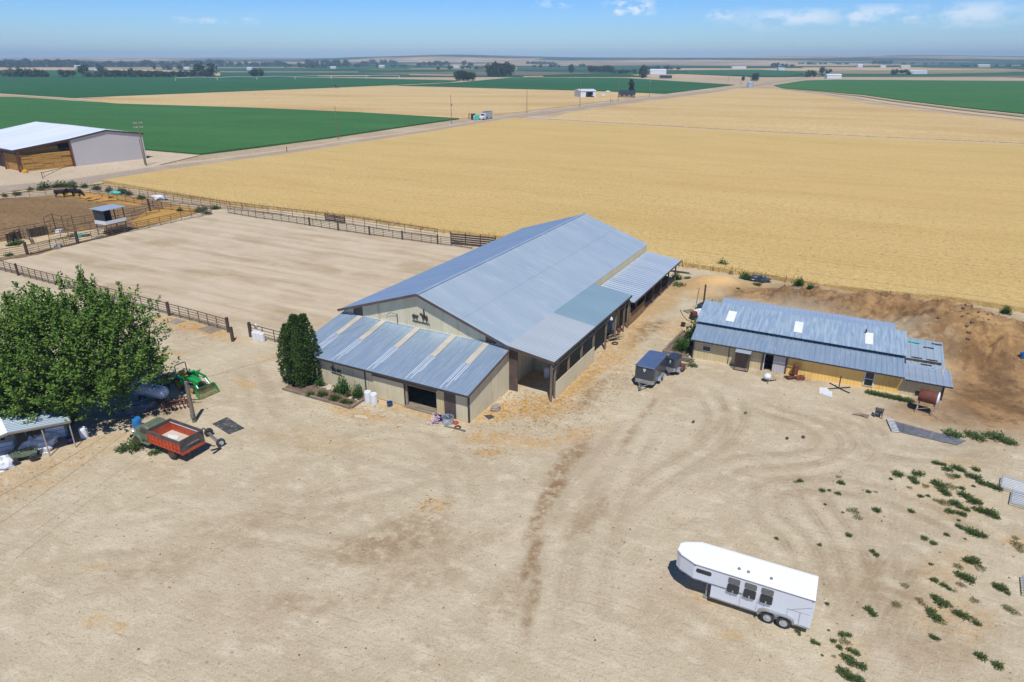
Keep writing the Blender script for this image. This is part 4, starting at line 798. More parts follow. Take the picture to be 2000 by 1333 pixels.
def tri_gate():
    p, q = G(84, 350), G(145, 334); L = (q-p).length; t = thing('swing_gate', 'triangular pipe gate standing open on the pale gravel by the road', 'gate', p, dirdeg(p, q))
    mb = MB(); mb.tube((0, 0, 0), (0, 0, 1.7), .09); mb.build('post', M['rail'], t)
    mb = MB(); mb.tube((0, 0, 1.5), (L, 0, 1.35), .06); mb.tube((0, 0, .35), (L*.62, 0, 1.38), .05)
    for x in (.8, L*.33): mb.tube((x, 0, .4+x*.14), (x, 0, 1.45), .04)
    mb.build('gate_frame', M['rail'], t)
tri_gate()
# ================================================================ VEHICLES
def wheel(par, x, y, z, r, w, out=1, rim='silver', rr_=.55):
    mb = MB(); prof = [(r*.55, -w*.42), (r*.86, -w*.5), (r*.97, -w*.36), (r, -w*.15), (r, w*.15), (r*.97, w*.36), (r*.86, w*.5), (r*.55, w*.42)]
    mb.lathe(prof, 18, (x, y, z), (0, 1, 0)); o = mb.build('wheel', M['rubber'], par, True)
    mb = MB(); mb.lathe([(r*rr_, 0), (r*rr_, .03), (r*rr_*.8, .012), (r*.2, .02), (r*.16, .05), (r*.02, .052)], 14, (x, y+out*w*.42, z), (0, out, 0)); mb.build('rim', M[rim], o)
    return o
def rounded(x0, y0, x1, y1, r, n=3):
    pts = []
    for cx, cy, a0 in ((x1-r, y1-r, 0), (x0+r, y1-r, 90), (x0+r, y0+r, 180), (x1-r, y0+r, 270)):
        for i in range(n+1): a = math.radians(a0+90*i/n); pts.append((cx+r*math.cos(a), cy+r*math.sin(a)))
    return pts
def horse_trailer():
    t = thing('horse_trailer', 'white gooseneck horse trailer parked alone on the open dirt', 'horse trailer', (15.42, 26.72, 0), 153.2)
    P = lambda n, mb, m, p=None, lb=None, sm=False: (lambda o: (lab(o, lb) if lb else o))(mb.build(n, M[m], p or t, sm))
    h, hw = 2.36, .93
    plan = [(0, -hw), (5.95, -hw), (6.75, -.55), (7.0, -.3), (7.0, .3), (6.75, .55), (5.95, hw), (0, hw)]
    rear = [(0, -hw), (4.95, -hw), (4.95, hw), (0, hw)]
    sh = lambda pl, k: [(x, y*k) for x, y in pl]
    mb = MB(); mb.loft([[(x, y, .42) for x, y in rear], [(x, y, 1.3) for x, y in rear]]); mb.loft([[(x, y, 1.302) for x, y in plan], [(x, y, h-.1) for x, y in plan]]); body = P('body', mb, 'trailer_side')
    mb = MB(); mb.loft([[(x*1.003-.02, y*1.012, h-.10) for x, y in plan], [(x*1.003-.02, y*1.012, h-.05) for x, y in plan], [(x, y*.97, h-.005) for x, y in plan], [(x*.99+.03, y*.8, h+.02) for x, y in plan]]); roof = P('roof', mb, 'trailer_white')
    for x, y in ((3.75, .42), (3.28, .45), (2.15, .42)):
        mb = MB(); mb.lathe([(.07, 0), (.085, .03), (.06, .09), (.02, .11)], 10, (x, y, h+.01)); P('roof_vent', mb, 'trim_grey', roof)
    mb = MB(); n = len(plan)
    for i in range(n): a, b = plan[i], plan[(i+1) % n]; mb.bar((a[0]*1.003-.02, a[1]*1.014, h-.12), (b[0]*1.003-.02, b[1]*1.014, h-.12), .025, .035)
    P('roof_edge', mb, 'trim_grey')
    mb = MB()
    for s in (1, -1): mb.bar((3.35, s*(hw+.012), 1.31), (5.95, s*(hw+.012), 1.31), .03, .05); mb.bar((5.95, s*(hw+.01), 1.31), (6.76, s*.56, 1.31), .03, .05)
    P('side_trim', mb, 'trim_grey')
    for s in (1, -1):
        w = P('nose_window', MB().prism([(x, s*(hw+.004), z) for x, z in rounded(5.02, 1.78, 5.82, 2.04, .09)], (0, s*.012, 0)), 'glass')
        for i, x in enumerate((3.85, 3.02, 2.2)):
            w = P('window', MB().prism([(x+u, s*(hw+.004), z) for u, z in rounded(-.29, 1.76, .29, 2.10, .06)], (0, s*.014, 0)), 'black'); mb = MB()
            for k in range(5): mb.bar((x-.26, s*(hw+.022), 1.80+k*.065), (x+.26, s*(hw+.022), 1.80+k*.065), .012, .02)
            for u in (-.29, .29): mb.bar((x+u, s*(hw+.02), 1.8), (x+u, s*(hw+.02), 2.08), .02, .02)
            P('window_bars', mb, 'alu', w)
            d = P('drop_window', MB().prism([(x+u, s*(hw+.01+(.10 if z < 1.5 else 0)), z) for u, z in rounded(-.30, 1.26, .30, 1.72, .07)], (0, s*.02, 0)), 'glass'); mb = MB(); mb.box(x-.03, s*(hw+.14)-.02, 1.27, x+.03, s*(hw+.14)+.02, 1.42); P('latch', mb, 'silver', d)
        mb = MB()
        for x in (3.45, 2.62, 1.15, .55): mb.bar((x, s*(hw+.006), .5), (x, s*(hw+.006), 1.3), .012, .012)
        mb.bar((1.15, s*(hw+.006), 1.28), (.1, s*(hw+.006), 1.28), .012, .012); mb.bar((.95, s*(hw+.006), 1.32), (.08, s*(hw+.006), 1.78), .012, .012); P('panel_seam', mb, 'trim_grey', body)
        for x in (2.0, 1.21): wheel(t, x, s*(hw-.02), .36, .36, .24, s)
        mb = MB(); pts = [(.72, .55), (.78, .78), (1.05, .88), (2.2, .88), (2.46, .75), (2.52, .5)]
        inner = [(x+(.06 if x < 1.6 else -.06), z-.07) for x, z in pts]
        for i in range(len(pts)-1): mb.loft([[(x, y, z) for x, z in (pts[i], pts[i+1], inner[i+1], inner[i])] for y in (s*(hw-.05), s*(hw+.17))])
        P('fender', mb, 'alu')
        mb = MB(); mb.bar((.0, s*(hw+.012), .46), (4.95, s*(hw+.012), .46), .03, .08); P('lower_rail', mb, 'alu')
        P('door', MB().box(.08, s*hw-.02, .52, .52, s*hw+.012, 1.24), 'trailer_side')
        P('marker_light', MB().box(5.88, s*(hw+.01)-.015, h-.2, 5.93, s*(hw+.01)+.015, h-.16), 'rust'); P('marker_light', MB().box(.06, s*(hw+.01)-.015, h-.2, .11, s*(hw+.01)+.015, h-.16), 'rust')
    P('rear_door', MB().box(-.03, -hw+.06, .46, .0, -.02, h-.2), 'trailer_side'); P('rear_door', MB().box(-.03, .02, .46, .0, hw-.06, h-.2), 'trailer_side')
    mb = MB(); mb.box(.9, -.6, .36, 2.3, .6, .40); mb.bar((1.21, -.8, .36), (1.21, .8, .36), .08); mb.bar((2.0, -.8, .36), (2.0, .8, .36), .08); P('axle_frame', mb, 'black')
    mb = MB(); mb.tube((6.6, 0, 1.3), (6.6, 0, .75), .06); mb.lathe([(.09, 0), (.09, .14), (.04, .2)], 10, (6.6, 0, .62)); P('gooseneck_coupler', mb, 'black')
    mb = MB(); mb.tube((5.2, .55, 1.3), (5.2, .55, .12), .05); mb.box(5.08, .43, .04, 5.32, .67, .1); P('landing_leg', mb, 'alu')
horse_trailer()
def cargo_trailer(label, loc, rz, L, wd, h, roofm, name='cargo_trailer', tong=1.0, axle_x=None):
    t = thing(name, label, 'cargo trailer', loc, rz); hw = wd/2
    P = lambda n, mb, m, p=None, sm=False: mb.build(n, M[m], p or t, sm)
    pl = [(0, -hw), (L-.15, -hw), (L, -hw+.15), (L, hw-.15), (L-.15, hw), (0, hw)]
    mb = MB(); mb.loft([[(x, y, z) for x, y in pl] for z in (.42, h-.12)]); body = P('body', mb, 'charcoal')
    mb = MB(); mb.loft([[(x, y*1.01, h-.12) for x, y in pl], [(x-.02, y*.96, h-.03) for x, y in pl], [(x-.1, y*.7, h) for x, y in pl]]); P('roof', mb, roofm)
    mb = MB(); mb.bar((0, hw+.01, h-.12), (L-.15, hw+.01, h-.12), .03, .05); mb.bar((0, -hw-.01, h-.12), (L-.15, -hw-.01, h-.12), .03, .05); mb.bar((L+.01, -hw+.15, h-.14), (L+.01, hw-.15, h-.14), .03, .09); P('roof_trim', mb, 'black')
    mb = MB(); mb.box(L, -hw+.14, .44, L+.012, hw-.14, .80)
    for y in range(6): mb.bar((L+.012, -hw+.2+y*(wd-.4)/5, .46), (L+.012, -hw+.2+y*(wd-.4)/5, .78), .01, .01)
    mb.prism([(L-.16, hw+.003, .44), (L-.005, hw-.145, .44), (L-.005, hw-.145, .8), (L-.16, hw+.003, .8)], (.004, .012, 0)); P('stone_guard', mb, 'alu')
    e = [(-.11, .10), (-.13, .02), (-.07, -.04), (-.05, -.14), (.0, -.18), (.05, -.14), (.07, -.04), (.13, .02), (.11, .10), (.0, .14)]
    mb = MB(); mb.prism([(L+.004, y*wd/1.83, h-.36+z) for y, z in e], (.01, 0, 0)); em = P('emblem', mb, 'tank_white'); mb = MB(); mb.box(L+.015, -.05*wd/1.83, h-.36, L+.022, .05*wd/1.83, h-.29); P('emblem_mark', mb, 'navy', em)
    axs = axle_x or (L*.42,)
    for s in (1, -1):
        for ax in axs: wheel(t, ax, s*(hw+.04), .31, .31, .2, s)
        mb = MB(); x0, x1 = axs[0]-.42, axs[-1]+.42
        pts = [(x0, .42), (x0+.12, .62), (x0+.3, .70), (x1-.3, .70), (x1-.12, .62), (x1, .42)]
        for i in range(len(pts)-1): mb.loft([[(x, y, z) for x, z in (pts[i], pts[i+1], (pts[i+1][0], pts[i+1][1]-.05), (pts[i][0], pts[i][1]-.05))] for y in (s*(hw+.005), s*(hw+.24))])
        P('fender', mb, 'silver')
    P('side_door', MB().box(L-1.15, hw, .5, L-.45, hw+.015, h-.25), 'charcoal')
    mb = MB(); mb.bar((L-.1, -hw*.55, .42), (L+tong, 0, .42), .08); mb.bar((L-.1, hw*.55, .42), (L+tong, 0, .42), .08); mb.box(L+tong-.1, -.06, .36, L+tong+.14, .06, .48); mb.tube((L+tong-.2, 0, .7), (L+tong-.2, 0, .05), .035); mb.tube((L+tong-.2, 0, .06), (L+tong-.2, 0, .0), .08); P('tongue', mb, 'trim_grey')
cargo_trailer('dark enclosed cargo trailer with shiny roof parked beside the barn lane', (13.5, 57.15, 0), -119.7, 3.7, 1.78, 2.08, 'steel_roof', axle_x=(1.3, 2.05), tong=.85)
cargo_trailer('small narrow dark cargo trailer tucked between the larger one and the planter', (15.35, 57.55, 0), -128, 1.35, 1.02, 1.75, 'charcoal', tong=.15)
def farm_truck():
    t = thing('farm_truck', 'old green farm truck with a red orange wooden grain box', 'truck', (-23.25, 42.45, 0), 152)
    P = lambda n, mb, m, p=None, sm=False: mb.build(n, M[m], p or t, sm)
    hw = .98; L = 3.55
    fl = P('bed_floor', MB().box(.02, -hw+.05, .86, L-.02, hw-.05, .94), 'concrete')
    mb = MB(); mb.blob((1.9, .25, .95), (.35, .25, .06), .5, 2, 2, 3, .945); mb.blob((2.5, -.3, .95), (.5, .3, .05), .5, 2, 2, 5, .945); P('floor_litter', mb, 'white', fl)
    P('floor_litter', MB().blob((1.5, .45, .95), (.14, .1, .05), .4, 1, 1, 2, .945), 'rust', fl)
    for s in (1, -1):
        mb = MB(); y0, y1 = s*hw, s*(hw-.05); mb.box(0, min(y0, y1), .84, L, max(y0, y1), 1.62)
        for x in [i*L/9 for i in range(10)]: mb.bar((x, s*(hw+.02), .84), (x, s*(hw+.02), 1.62), .07, .05, (1, 0, 0))
        for z in (.9, 1.22, 1.58): mb.bar((0, s*(hw+.015), z), (L, s*(hw+.015), z), .035, .07)
        mb.bar((0, s*(hw-.055), 1.3), (L, s*(hw-.055), 1.3), .02, .05); sd = P('box_side', mb, 'red')
        mb = MB(); mb.box(-.02, min(s*(hw+.03), s*(hw-.05)), 1.622, L+.02, max(s*(hw+.03), s*(hw-.05)), 1.9); P('top_board', mb, 'weather_wood', sd)
        mb = MB(); mb.box(0, min(s*(hw-.06), s*(hw-.075)), 1.6, L, max(s*(hw-.06), s*(hw-.075)), 1.67); P('lining_strip', mb, 'white', sd)
    mb = MB(); mb.box(L-.05, -hw+.08, .84, L, hw-.08, 1.62); P('front_board', mb, 'red_in'); P('front_top_board', MB().box(L-.05, -hw+.06, 1.622, L+.02, hw-.06, 1.9), 'weather_wood')
    mb = MB(); mb.box(-.09, -hw-.02, .98, -.01, hw+.02, 1.92); tg = P('tailgate', mb, 'weather_wood'); P('tailgate_bar', MB().bar((-.12, -.5, 1.35), (-.12, .45, 1.35), .06, .1), 'trim_grey', tg); P('rear_sill', MB().box(-.12, -hw, .76, 0, hw, .97), 'red')
    mb = MB(); mb.path([(-.02, -.75, 1.8), (-.25, -.78, 2.05), (-.45, -.8, 2.2), (-.6, -.82, 2.18)], [.07, .06, .06, .07], 6); P('spout', mb, 'weather_wood')
    mb = MB(); mb.box(-.1, -.42, .58, 5.7, -.30, .74); mb.box(-.1, .30, .58, 5.7, .42, .74); P('chassis', mb, 'black')
    # cab
    c = [(3.68, .72), (4.85, .72), (4.9, 1.25), (4.62, 1.86), (4.4, 1.93), (3.85, 1.93), (3.70, 1.8)]
    mb = MB(); rings = []
    for y, k in ((-.82, 0), (-.74, 1), (.74, 1), (.82, 0)): rings.append([(x+(0 if k else (-.05 if x > 4.2 else .04)*(z > 1.2)), y*(1 if z < 1.3 else .94), z-(0 if k else .03*(z > 1.8))) for x, z in c])
    mb.loft(rings); cab = P('cab', mb, 'olive')
    P('windscreen', MB().prism([(4.895, -.62, 1.30), (4.895, .62, 1.30), (4.65, .56, 1.80), (4.65, -.56, 1.80)], (.015, 0, .008)), 'glass', cab)
    for s in (1, -1):
        P('side_window', MB().prism([(3.95, s*.80, 1.34), (4.72, s*.80, 1.34), (4.55, s*.775, 1.74), (3.95, s*.775, 1.74)], (0, s*.02, 0)), 'glass', cab); P('door', MB().box(3.92, min(s*.815, s*.835), .78, 4.78, max(s*.815, s*.835), 1.3), 'olive', cab)
    mb = MB(); mb.loft([[(4.86, y, z) for y, z in ((-.6, .74), (.6, .74), (.58, 1.2), (.3, 1.32), (-.3, 1.32), (-.58, 1.2))], [(5.85, y, z) for y, z in ((-.45, .74), (.45, .74), (.42, 1.08), (.22, 1.2), (-.22, 1.2), (-.42, 1.08))], [(5.98, y, z) for y, z in ((-.4, .74), (.4, .74), (.36, 1.02), (.2, 1.1), (-.2, 1.1), (-.36, 1.02))]]); P('hood', mb, 'olive')
    mb = MB(); mb.box(5.97, -.34, .76, 6.0, .34, 1.02); P('grille', mb, 'trim_grey')
    for s in (1, -1):
        mb = MB(); pts = [(4.62, .62), (4.72, .86), (5.0, 1.0), (5.4, 1.0), (5.72, .9), (5.92, .66)]
        for i in range(len(pts)-1): mb.loft([[(x, y, z) for x, z in (pts[i], pts[i+1], (pts[i+1][0]-.02, pts[i+1][1]-.06), (pts[i][0]+.02, pts[i][1]-.06))] for y in (s*.42, s*.98)])
        P('fender', mb, 'olive'); mb = MB(); mb.lathe([(.02, .06), (.10, .04), (.12, -.06), (.06, -.14)], 12, (5.9, s*.62, .95), (1, 0, 0)); P('headlight', mb, 'silver')
        wheel(t, 5.22, s*.82, .42, .42, .22, s, 'rust'); wheel(t, 1.25, s*.80, .42, .42, .3, s, 'rust'); P('running_board', MB().box(3.7, min(s*.75, s*1.0), .52, 4.65, max(s*.75, s*1.0), .58), 'olive')
    P('bumper', MB().box(6.03, -.85, .48, 6.1, .85, .64), 'trim_grey')
    mb = MB(); mb.bar((5.22, -.75, .42), (5.22, .75, .42), .1); mb.bar((1.25, -.7, .42), (1.25, .7, .42), .14); P('axle', mb, 'black')
farm_truck()
def tractor():
    t = thing('tractor', 'small green tractor with a front loader bucket resting on the dirt', 'tractor', (-28.95, 54.15, 0), -32)
    P = lambda n, mb, m, p=None, sm=False: mb.build(n, M[m], p or t, sm)
    for s in (1, -1):
        mb = MB(); wheel(t, 0, s*.66, .62, .62, .34, s, 'tyellow', .6); wheel(t, 1.62, s*.55, .36, .36, .22, s, 'tyellow', .6)
        mb = MB(); pts = [(-.5, .9), (-.42, 1.15), (-.1, 1.3), (.3, 1.28), (.55, 1.05), (.6, .75)]
        for i in range(len(pts)-1): mb.loft([[(x, y, z) for x, z in (pts[i], pts[i+1], (pts[i+1][0], pts[i+1][1]-.05), (pts[i][0], pts[i][1]-.05))] for y in (s*.4, s*.88)])
        P('fender', mb, 'green')
        mb = MB(); mb.bar((.75, s*.62, .75), (.85, s*.62, 1.45), .12, .16); mb.bar((.8, s*.62, 1.42), (2.0, s*.62, 1.28), .10, .18); mb.bar((1.98, s*.62, 1.30), (2.55, s*.62, .35), .10, .18); P('loader_arm', mb, 'green')
        mb = MB(); mb.tube((1.0, s*.66, 1.0), (1.95, s*.66, 1.15), .035); mb.tube((2.0, s*.55, 1.15), (2.6, s*.55, .6), .03); P('hydraulic_ram', mb, 'silver')
    mb = MB(); mb.box(-.35, -.3, .42, .9, .3, .8); mb.box(.8, -.24, .4, 2.0, .24, .72); P('chassis', mb, 'black')
    mb = MB(); mb.loft([[(.72, y, z) for y, z in ((-.32, .72), (.32, .72), (.32, 1.2), (.2, 1.3), (-.2, 1.3), (-.32, 1.2))], [(1.6, y, z) for y, z in ((-.30, .72), (.30, .72), (.29, 1.14), (.18, 1.22), (-.18, 1.22), (-.29, 1.14))], [(2.0, y, z) for y, z in ((-.24, .72), (.24, .72), (.23, 1.0), (.14, 1.06), (-.14, 1.06), (-.23, 1.0))]]); h = P('hood', mb, 'green'); P('grille', MB().box(2.0, -.2, .72, 2.02, .2, .98), 'black', h)
    mb = MB(); mb.loft([rounded(-.42, -.26, .08, .26, .1)] and [[(x, y, z) for x, y in rounded(-.38, -.26, .1, .26, .1)] for z in (.92, 1.04)]); mb.loft([[(x, y, z) for x, y in ((-.46+q, -.24), (-.34+q, -.24), (-.34+q, .24), (-.46+q, .24))] for z, q in ((1.04, .04), (1.5, -.06))]); P('seat', mb, 'tyellow')
    mb = MB(); mb.path([(-.52, -.52, .8), (-.55, -.52, 2.0), (-.55, -.42, 2.12), (-.55, .42, 2.12), (-.55, .52, 2.0), (-.52, .52, .8)], .045, 8); P('roll_bar', mb, 'black')
    mb = MB(); mb.tube((.7, 0, 1.1), (.5, 0, 1.38), .03); n = 14; mb.path([(.5+.06*math.sin(a), .19*math.cos(a), 1.4+.17*math.sin(a)*.7) for a in [2*math.pi*i/n for i in range(n+1)]], .02, 5, False); P('steering_wheel', mb, 'black')
    mb = MB(); prof = [(2.62, .72), (2.55, .35), (2.62, .12), (2.80, .03), (3.25, .02)]; inn = [(x+.03, z+.03) for x, z in prof]
    for i in range(4): mb.loft([[(x, y, z) for x, z in (prof[i], prof[i+1], inn[i+1], inn[i])] for y in (-.92, .92)])
    b = P('bucket', mb, 'loader_in')
    for s in (1, -1): P('bucket_side', MB().prism([(x, s*.92, z) for x, z in prof+[(3.0, .4), (2.7, .72)]], (0, s*.025, 0)), 'green', b)
    P('bucket_back', MB().box(2.50, -.92, .3, 2.545, .92, .74), 'green', b); P('bucket_edge', MB().box(3.2, -.92, .0, 3.3, .92, .018), 'trim_grey', b)
tractor()
def quad_bike():
    t = thing('quad_bike', 'dark green quad bike under the carport edge', 'quad bike', G(50, 900), -150)
    P = lambda n, mb, m, p=None: mb.build(n, M[m], p or t)
    for x in (.6, -.6):
        for s in (1, -1): wheel(t, x, s*.42, .3, .3, .24, s, 'black')
    mb = MB(); mb.loft([[(x, y, z) for y, z in ((-w, a), (w, a), (w*.8, b), (-w*.8, b))] for x, w, a, b in ((-.85, .3, .55, .72), (-.4, .25, .45, .8), (.1, .18, .4, .85), (.5, .28, .5, .95), (.9, .25, .55, .8))]); P('body', mb, 'olive')
    mb = MB(); mb.loft([[(x, y, z) for x, y in rounded(-.6, -.16, .15, .16, .08)] for z in (.8, .92)]); P('seat', mb, 'black'); mb = MB(); mb.path([(.3, -.38, 1.12), (.4, -.15, 1.08), (.4, .15, 1.08), (.3, .38, 1.12)], .025); mb.tube((.4, 0, 1.08), (.55, 0, .8), .03); P('handlebar', mb, 'black')
    for x in (.72, -.72):
        mb = MB()
        for k in range(5): mb.tube((x-.25+k*.12, -.35, .98), (x-.25+k*.12, .35, .98), .015, n=4)
        P('rack', mb, 'black')
quad_bike()
def wheeled_axle():
    p, q = Vector((-23.6, 45.7, 0)), Vector((-21.95, 44.05, 0)); t = thing('wheel_axle', 'loose axle with two wheels lying behind the red truck', 'axle', p, dirdeg(p, q)-90)
    L = (q-p).length
    wheel(t, 0, L, .34, .34, .22, 1); wheel(t, 0, .15, .34, .34, .22, -1)
    mb = MB(); mb.tube((0, .1, .34), (0, L-.1, .34), .045); mb.tube((.14, .2, .34), (.1, L-.1, .34), .025); mb.build('axle_shaft', M['alu'], t)
    mb = MB(); mb.bar((.2, L+.35, .12), (1.0, L+.75, .42), .2, .06); mb.bar((0, L, .34), (.3, L+.4, .16), .07); mb.build('mudguard', M['black'], t)
wheeled_axle()
# ================================================================ TREES AND SHRUBS
def leaf_cloud(mb, shoots, rr, per=34, L=(.22, .36), w=(.14, .22), spread=.3):
    for p, d, ln in shoots:
        for k in range(per):
            s = rr.random(); q = p+d*ln*s+Vector((rr.gauss(0, spread), rr.gauss(0, spread), rr.gauss(0, spread)))*(1.05-s*.75)
            a = Vector((rr.gauss(0, 1), rr.gauss(0, 1), rr.gauss(.25, .8)))+d*.5
            mb.leaf(q, a, (rr.gauss(0, .4), rr.gauss(0, .4), 1), rr.uniform(*L), rr.uniform(*w))
def big_tree():
    rr = random.Random(3); c = G(140, 822); t = thing('broadleaf_tree', 'big bushy green tree standing over the carport and the parked tractor', 'tree', (c.x, c.y, 0))
    lobes = [(0, .5, 6.0, 4.9, 4.4, 4.2), (-4.0, .6, 5.4, 3.8, 3.6, 3.6), (3.6, 1.4, 5.6, 3.4, 3.2, 3.4), (-1.4, -2.2, 4.4, 4.0, 2.8, 3.0), (2.6, -1.6, 4.2, 3.2, 2.6, 2.8), (-5.4, -1.2, 4.0, 3.0, 2.6, 2.6), (.8, 2.6, 8.0, 3.0, 2.8, 2.9), (-2.6, 2.2, 7.6, 2.8, 2.6, 2.6), (4.4, 2.6, 7.2, 2.4, 2.2, 2.6), (-7.0, .6, 4.4, 2.6, 2.6, 2.6), (5.2, .8, 4.6, 2.4, 2.4, 2.4), (-3.6, -2.6, 2.9, 2.6, 2.0, 2.1), (0.6, -2.8, 2.8, 2.4, 1.9, 2.0), (2.6, -1.2, 2.5, 2.2, 1.8, 1.7), (-1.2, -1.0, 2.4, 2.2, 1.8, 1.6), (4.4, .6, 3.2, 1.8, 1.8, 1.9), (-6.2, -1.6, 2.8, 2.2, 1.9, 1.8), (-2.2, -3.4, 3.4, 2.6, 1.6, 1.7), (-5.0, -3.4, 3.5, 2.6, 1.6, 1.7), (-7.2, -2.6, 3.6, 2.2, 1.7, 1.7), (4.9, 2.4, 3.0, 2.2, 2.0, 2.0), (-.4, -1.9, 3.1, 2.4, 1.7, 1.5), (2.8, .6, 2.6, 2.4, 2.0, 1.7)]
    shoots = []
    for lx, ly, lz, ax, ay, az in lobes:
        n = int(14*(ax*ay+ay*az+ax*az)/3)
        for i in range(n):
            while True:
                d = Vector((rr.gauss(0, 1), rr.gauss(0, 1), rr.gauss(0, 1)))
                if d.length > .1: break
            d.normalize()
            if d.z < -.75: continue
            r = rr.uniform(.62, 1.0) if rr.random() < .8 else rr.uniform(.3, .7)
            p = Vector((lx+d.x*ax*r*.86, ly+d.y*ay*r*.86, lz+d.z*az*r*.86)); u = (d*.8+Vector((0, 0, .75))).normalized()
            if p.z < .9: continue
            shoots.append((p, u, rr.uniform(.8, 1.9)*(1.3 if p.z > 6.5 else 1)))
    tops = [(p, d, l) for p, d, l in shoots if p.z > 6.2]
    for p, d, l in rr.sample(tops, min(46, len(tops))): shoots += [(p+Vector((0, 0, .5)), (d*.55+Vector((0, 0, 1))).normalized(), 2.2)]*2
    t.scale = (1.0, 1.0, .94)
    leaf_cloud(mb := MB(), shoots, rr, 36, (.19, .33), (.13, .22), .17); mb.build('crown', M['leaf'], t)
    mb = MB(); mb.path([(0, 0, -.1), (.1, 0, 1.5), (0, .1, 3), (.1, .2, 4.6)], [.55, .42, .36, .26], 10)
    for i in range(16):
        a = rr.uniform(0, 6.28); z = rr.uniform(1.6, 4.4); r = rr.uniform(2.2, 4.8); e = Vector((math.cos(a)*r, math.sin(a)*r*.8, z+rr.uniform(1.2, 4.0))); m_ = Vector((e.x*.45, e.y*.45, z+(e.z-z)*.35)); mb.path([(0, 0, z), m_, e], [.18, .1, .03], 6)
    mb.build('trunk', M['bark'], t)
big_tree()
def conifer(label, px, py, h, r, seed):
    rr = random.Random(seed); c = G(px, py); t = thing('columnar_conifer', label, 'conifer', (c.x, c.y, 0), 0, 'columnar conifers at the barn corner')
    prof = lambda s: r*(min(1, .62+s*2.2) if s < .18 else (1-max(0, (s-.45)/.55)**1.7*.86))
    mb = MB()
    rings = [[(prof(s)*.56*math.cos(a), prof(s)*.56*math.sin(a), .15+s*h*.97) for a in [2*math.pi*i/12 for i in range(12)]] for s in [k/9 for k in range(10)]]; mb.loft(rings)
    for i in range(int(3000*r*h/6)):
        s = rr.random()**1.05; a = rr.uniform(0, 6.28); q = prof(s)*(rr.uniform(.78, 1.02)+.12*math.sin(a*4+s*17)+.08*math.sin(a*9-s*31)); p = Vector((math.cos(a)*q, math.sin(a)*q, .12+s*h)); d = Vector((math.cos(a)+rr.gauss(0, .5), math.sin(a)+rr.gauss(0, .5), .7+rr.gauss(0, .5))); mb.leaf(p, d, (math.cos(a), math.sin(a), .2), rr.uniform(.14, .28), rr.uniform(.10, .17))
    mb.build('crown', M['cedar'], t); mb = MB(); mb.tube((0, 0, -.05), (0, 0, h*.5), .12, .05); mb.build('trunk', M['bark'], t)
conifer('tallest dark columnar conifer in the middle of the clump by the lean-to corner', 590, 752, 6.5, 1.15, 1)
conifer('dark columnar conifer on the left of the clump by the lean-to corner', 573, 746, 5.4, .95, 2)
conifer('slim dark columnar conifer rising against the lean-to roof, beside the cowboy cutout wall', 607, 748, 6.4, 1.0, 3)
SHR = {}
def shrub_mesh(kind, seed, n, flat=.8, mat='shrub', L=(.2, .4), w=(.08, .16), up=.8):
    rr = random.Random(seed); mb = MB()
    for i in range(n):
        d = Vector((rr.gauss(0, 1), rr.gauss(0, 1), abs(rr.gauss(0, 1))*flat)).normalized(); r = rr.random()**.75*.9*(1+.15*math.sin(3*math.atan2(d.y, d.x)+seed*2)+.2*math.sin(7*math.atan2(d.y, d.x)+seed))
        p = Vector((d.x*r*.5, d.y*r*.5, max(0, d.z*r*flat))); mb.leaf(p, d+Vector((rr.gauss(0, .5), rr.gauss(0, .5), up)), (rr.gauss(0, .5), rr.gauss(0, .5), 1), rr.uniform(*L), rr.uniform(*w))
    for v in mb.v: pass
    me = bpy.data.meshes.new(kind); me.from_pydata(mb.v, [], mb.f); me.materials.append(M[mat]); return me
PLANT = {k: [shrub_mesh(k, s, *a) for s in range(3)] for k, a in {
    'shrub': (800, .95, 'shrub', (.09, .2), (.045, .09), .9), 'olive_shrub': (650, .75, 'shrub_olive', (.09, .18), (.045, .09), .6), 'weed': (420, .40, 'weed', (.07, .19), (.035, .08), .4), 'dry_weed': (220, .36, 'weed_dry', (.10, .26), (.025, .055), .4), 'far_shrub': (380, .8, 'weed', (.09, .2), (.06, .12), .6)}.items()}
PC = [0]
def plant(name, kind, loc, d, h, label, cat, group=None, sx=1.0, mat=None):
    PC[0] += 1; me = PLANT[kind][PC[0] % 3]; o = bpy.data.objects.new(name, me); COL.objects.link(o); o.location = loc
    o.scale = (d*sx, d/sx**.5, h*(1.0 if kind != 'weed' else 1.4)); o.rotation_euler = (0, 0, RN.uniform(0, 6.28)); return tag(o, label, cat, group)
def on_ground(x, y): g = G(x, y); return Vector((g.x, g.y, GZ(g.x, g.y)))
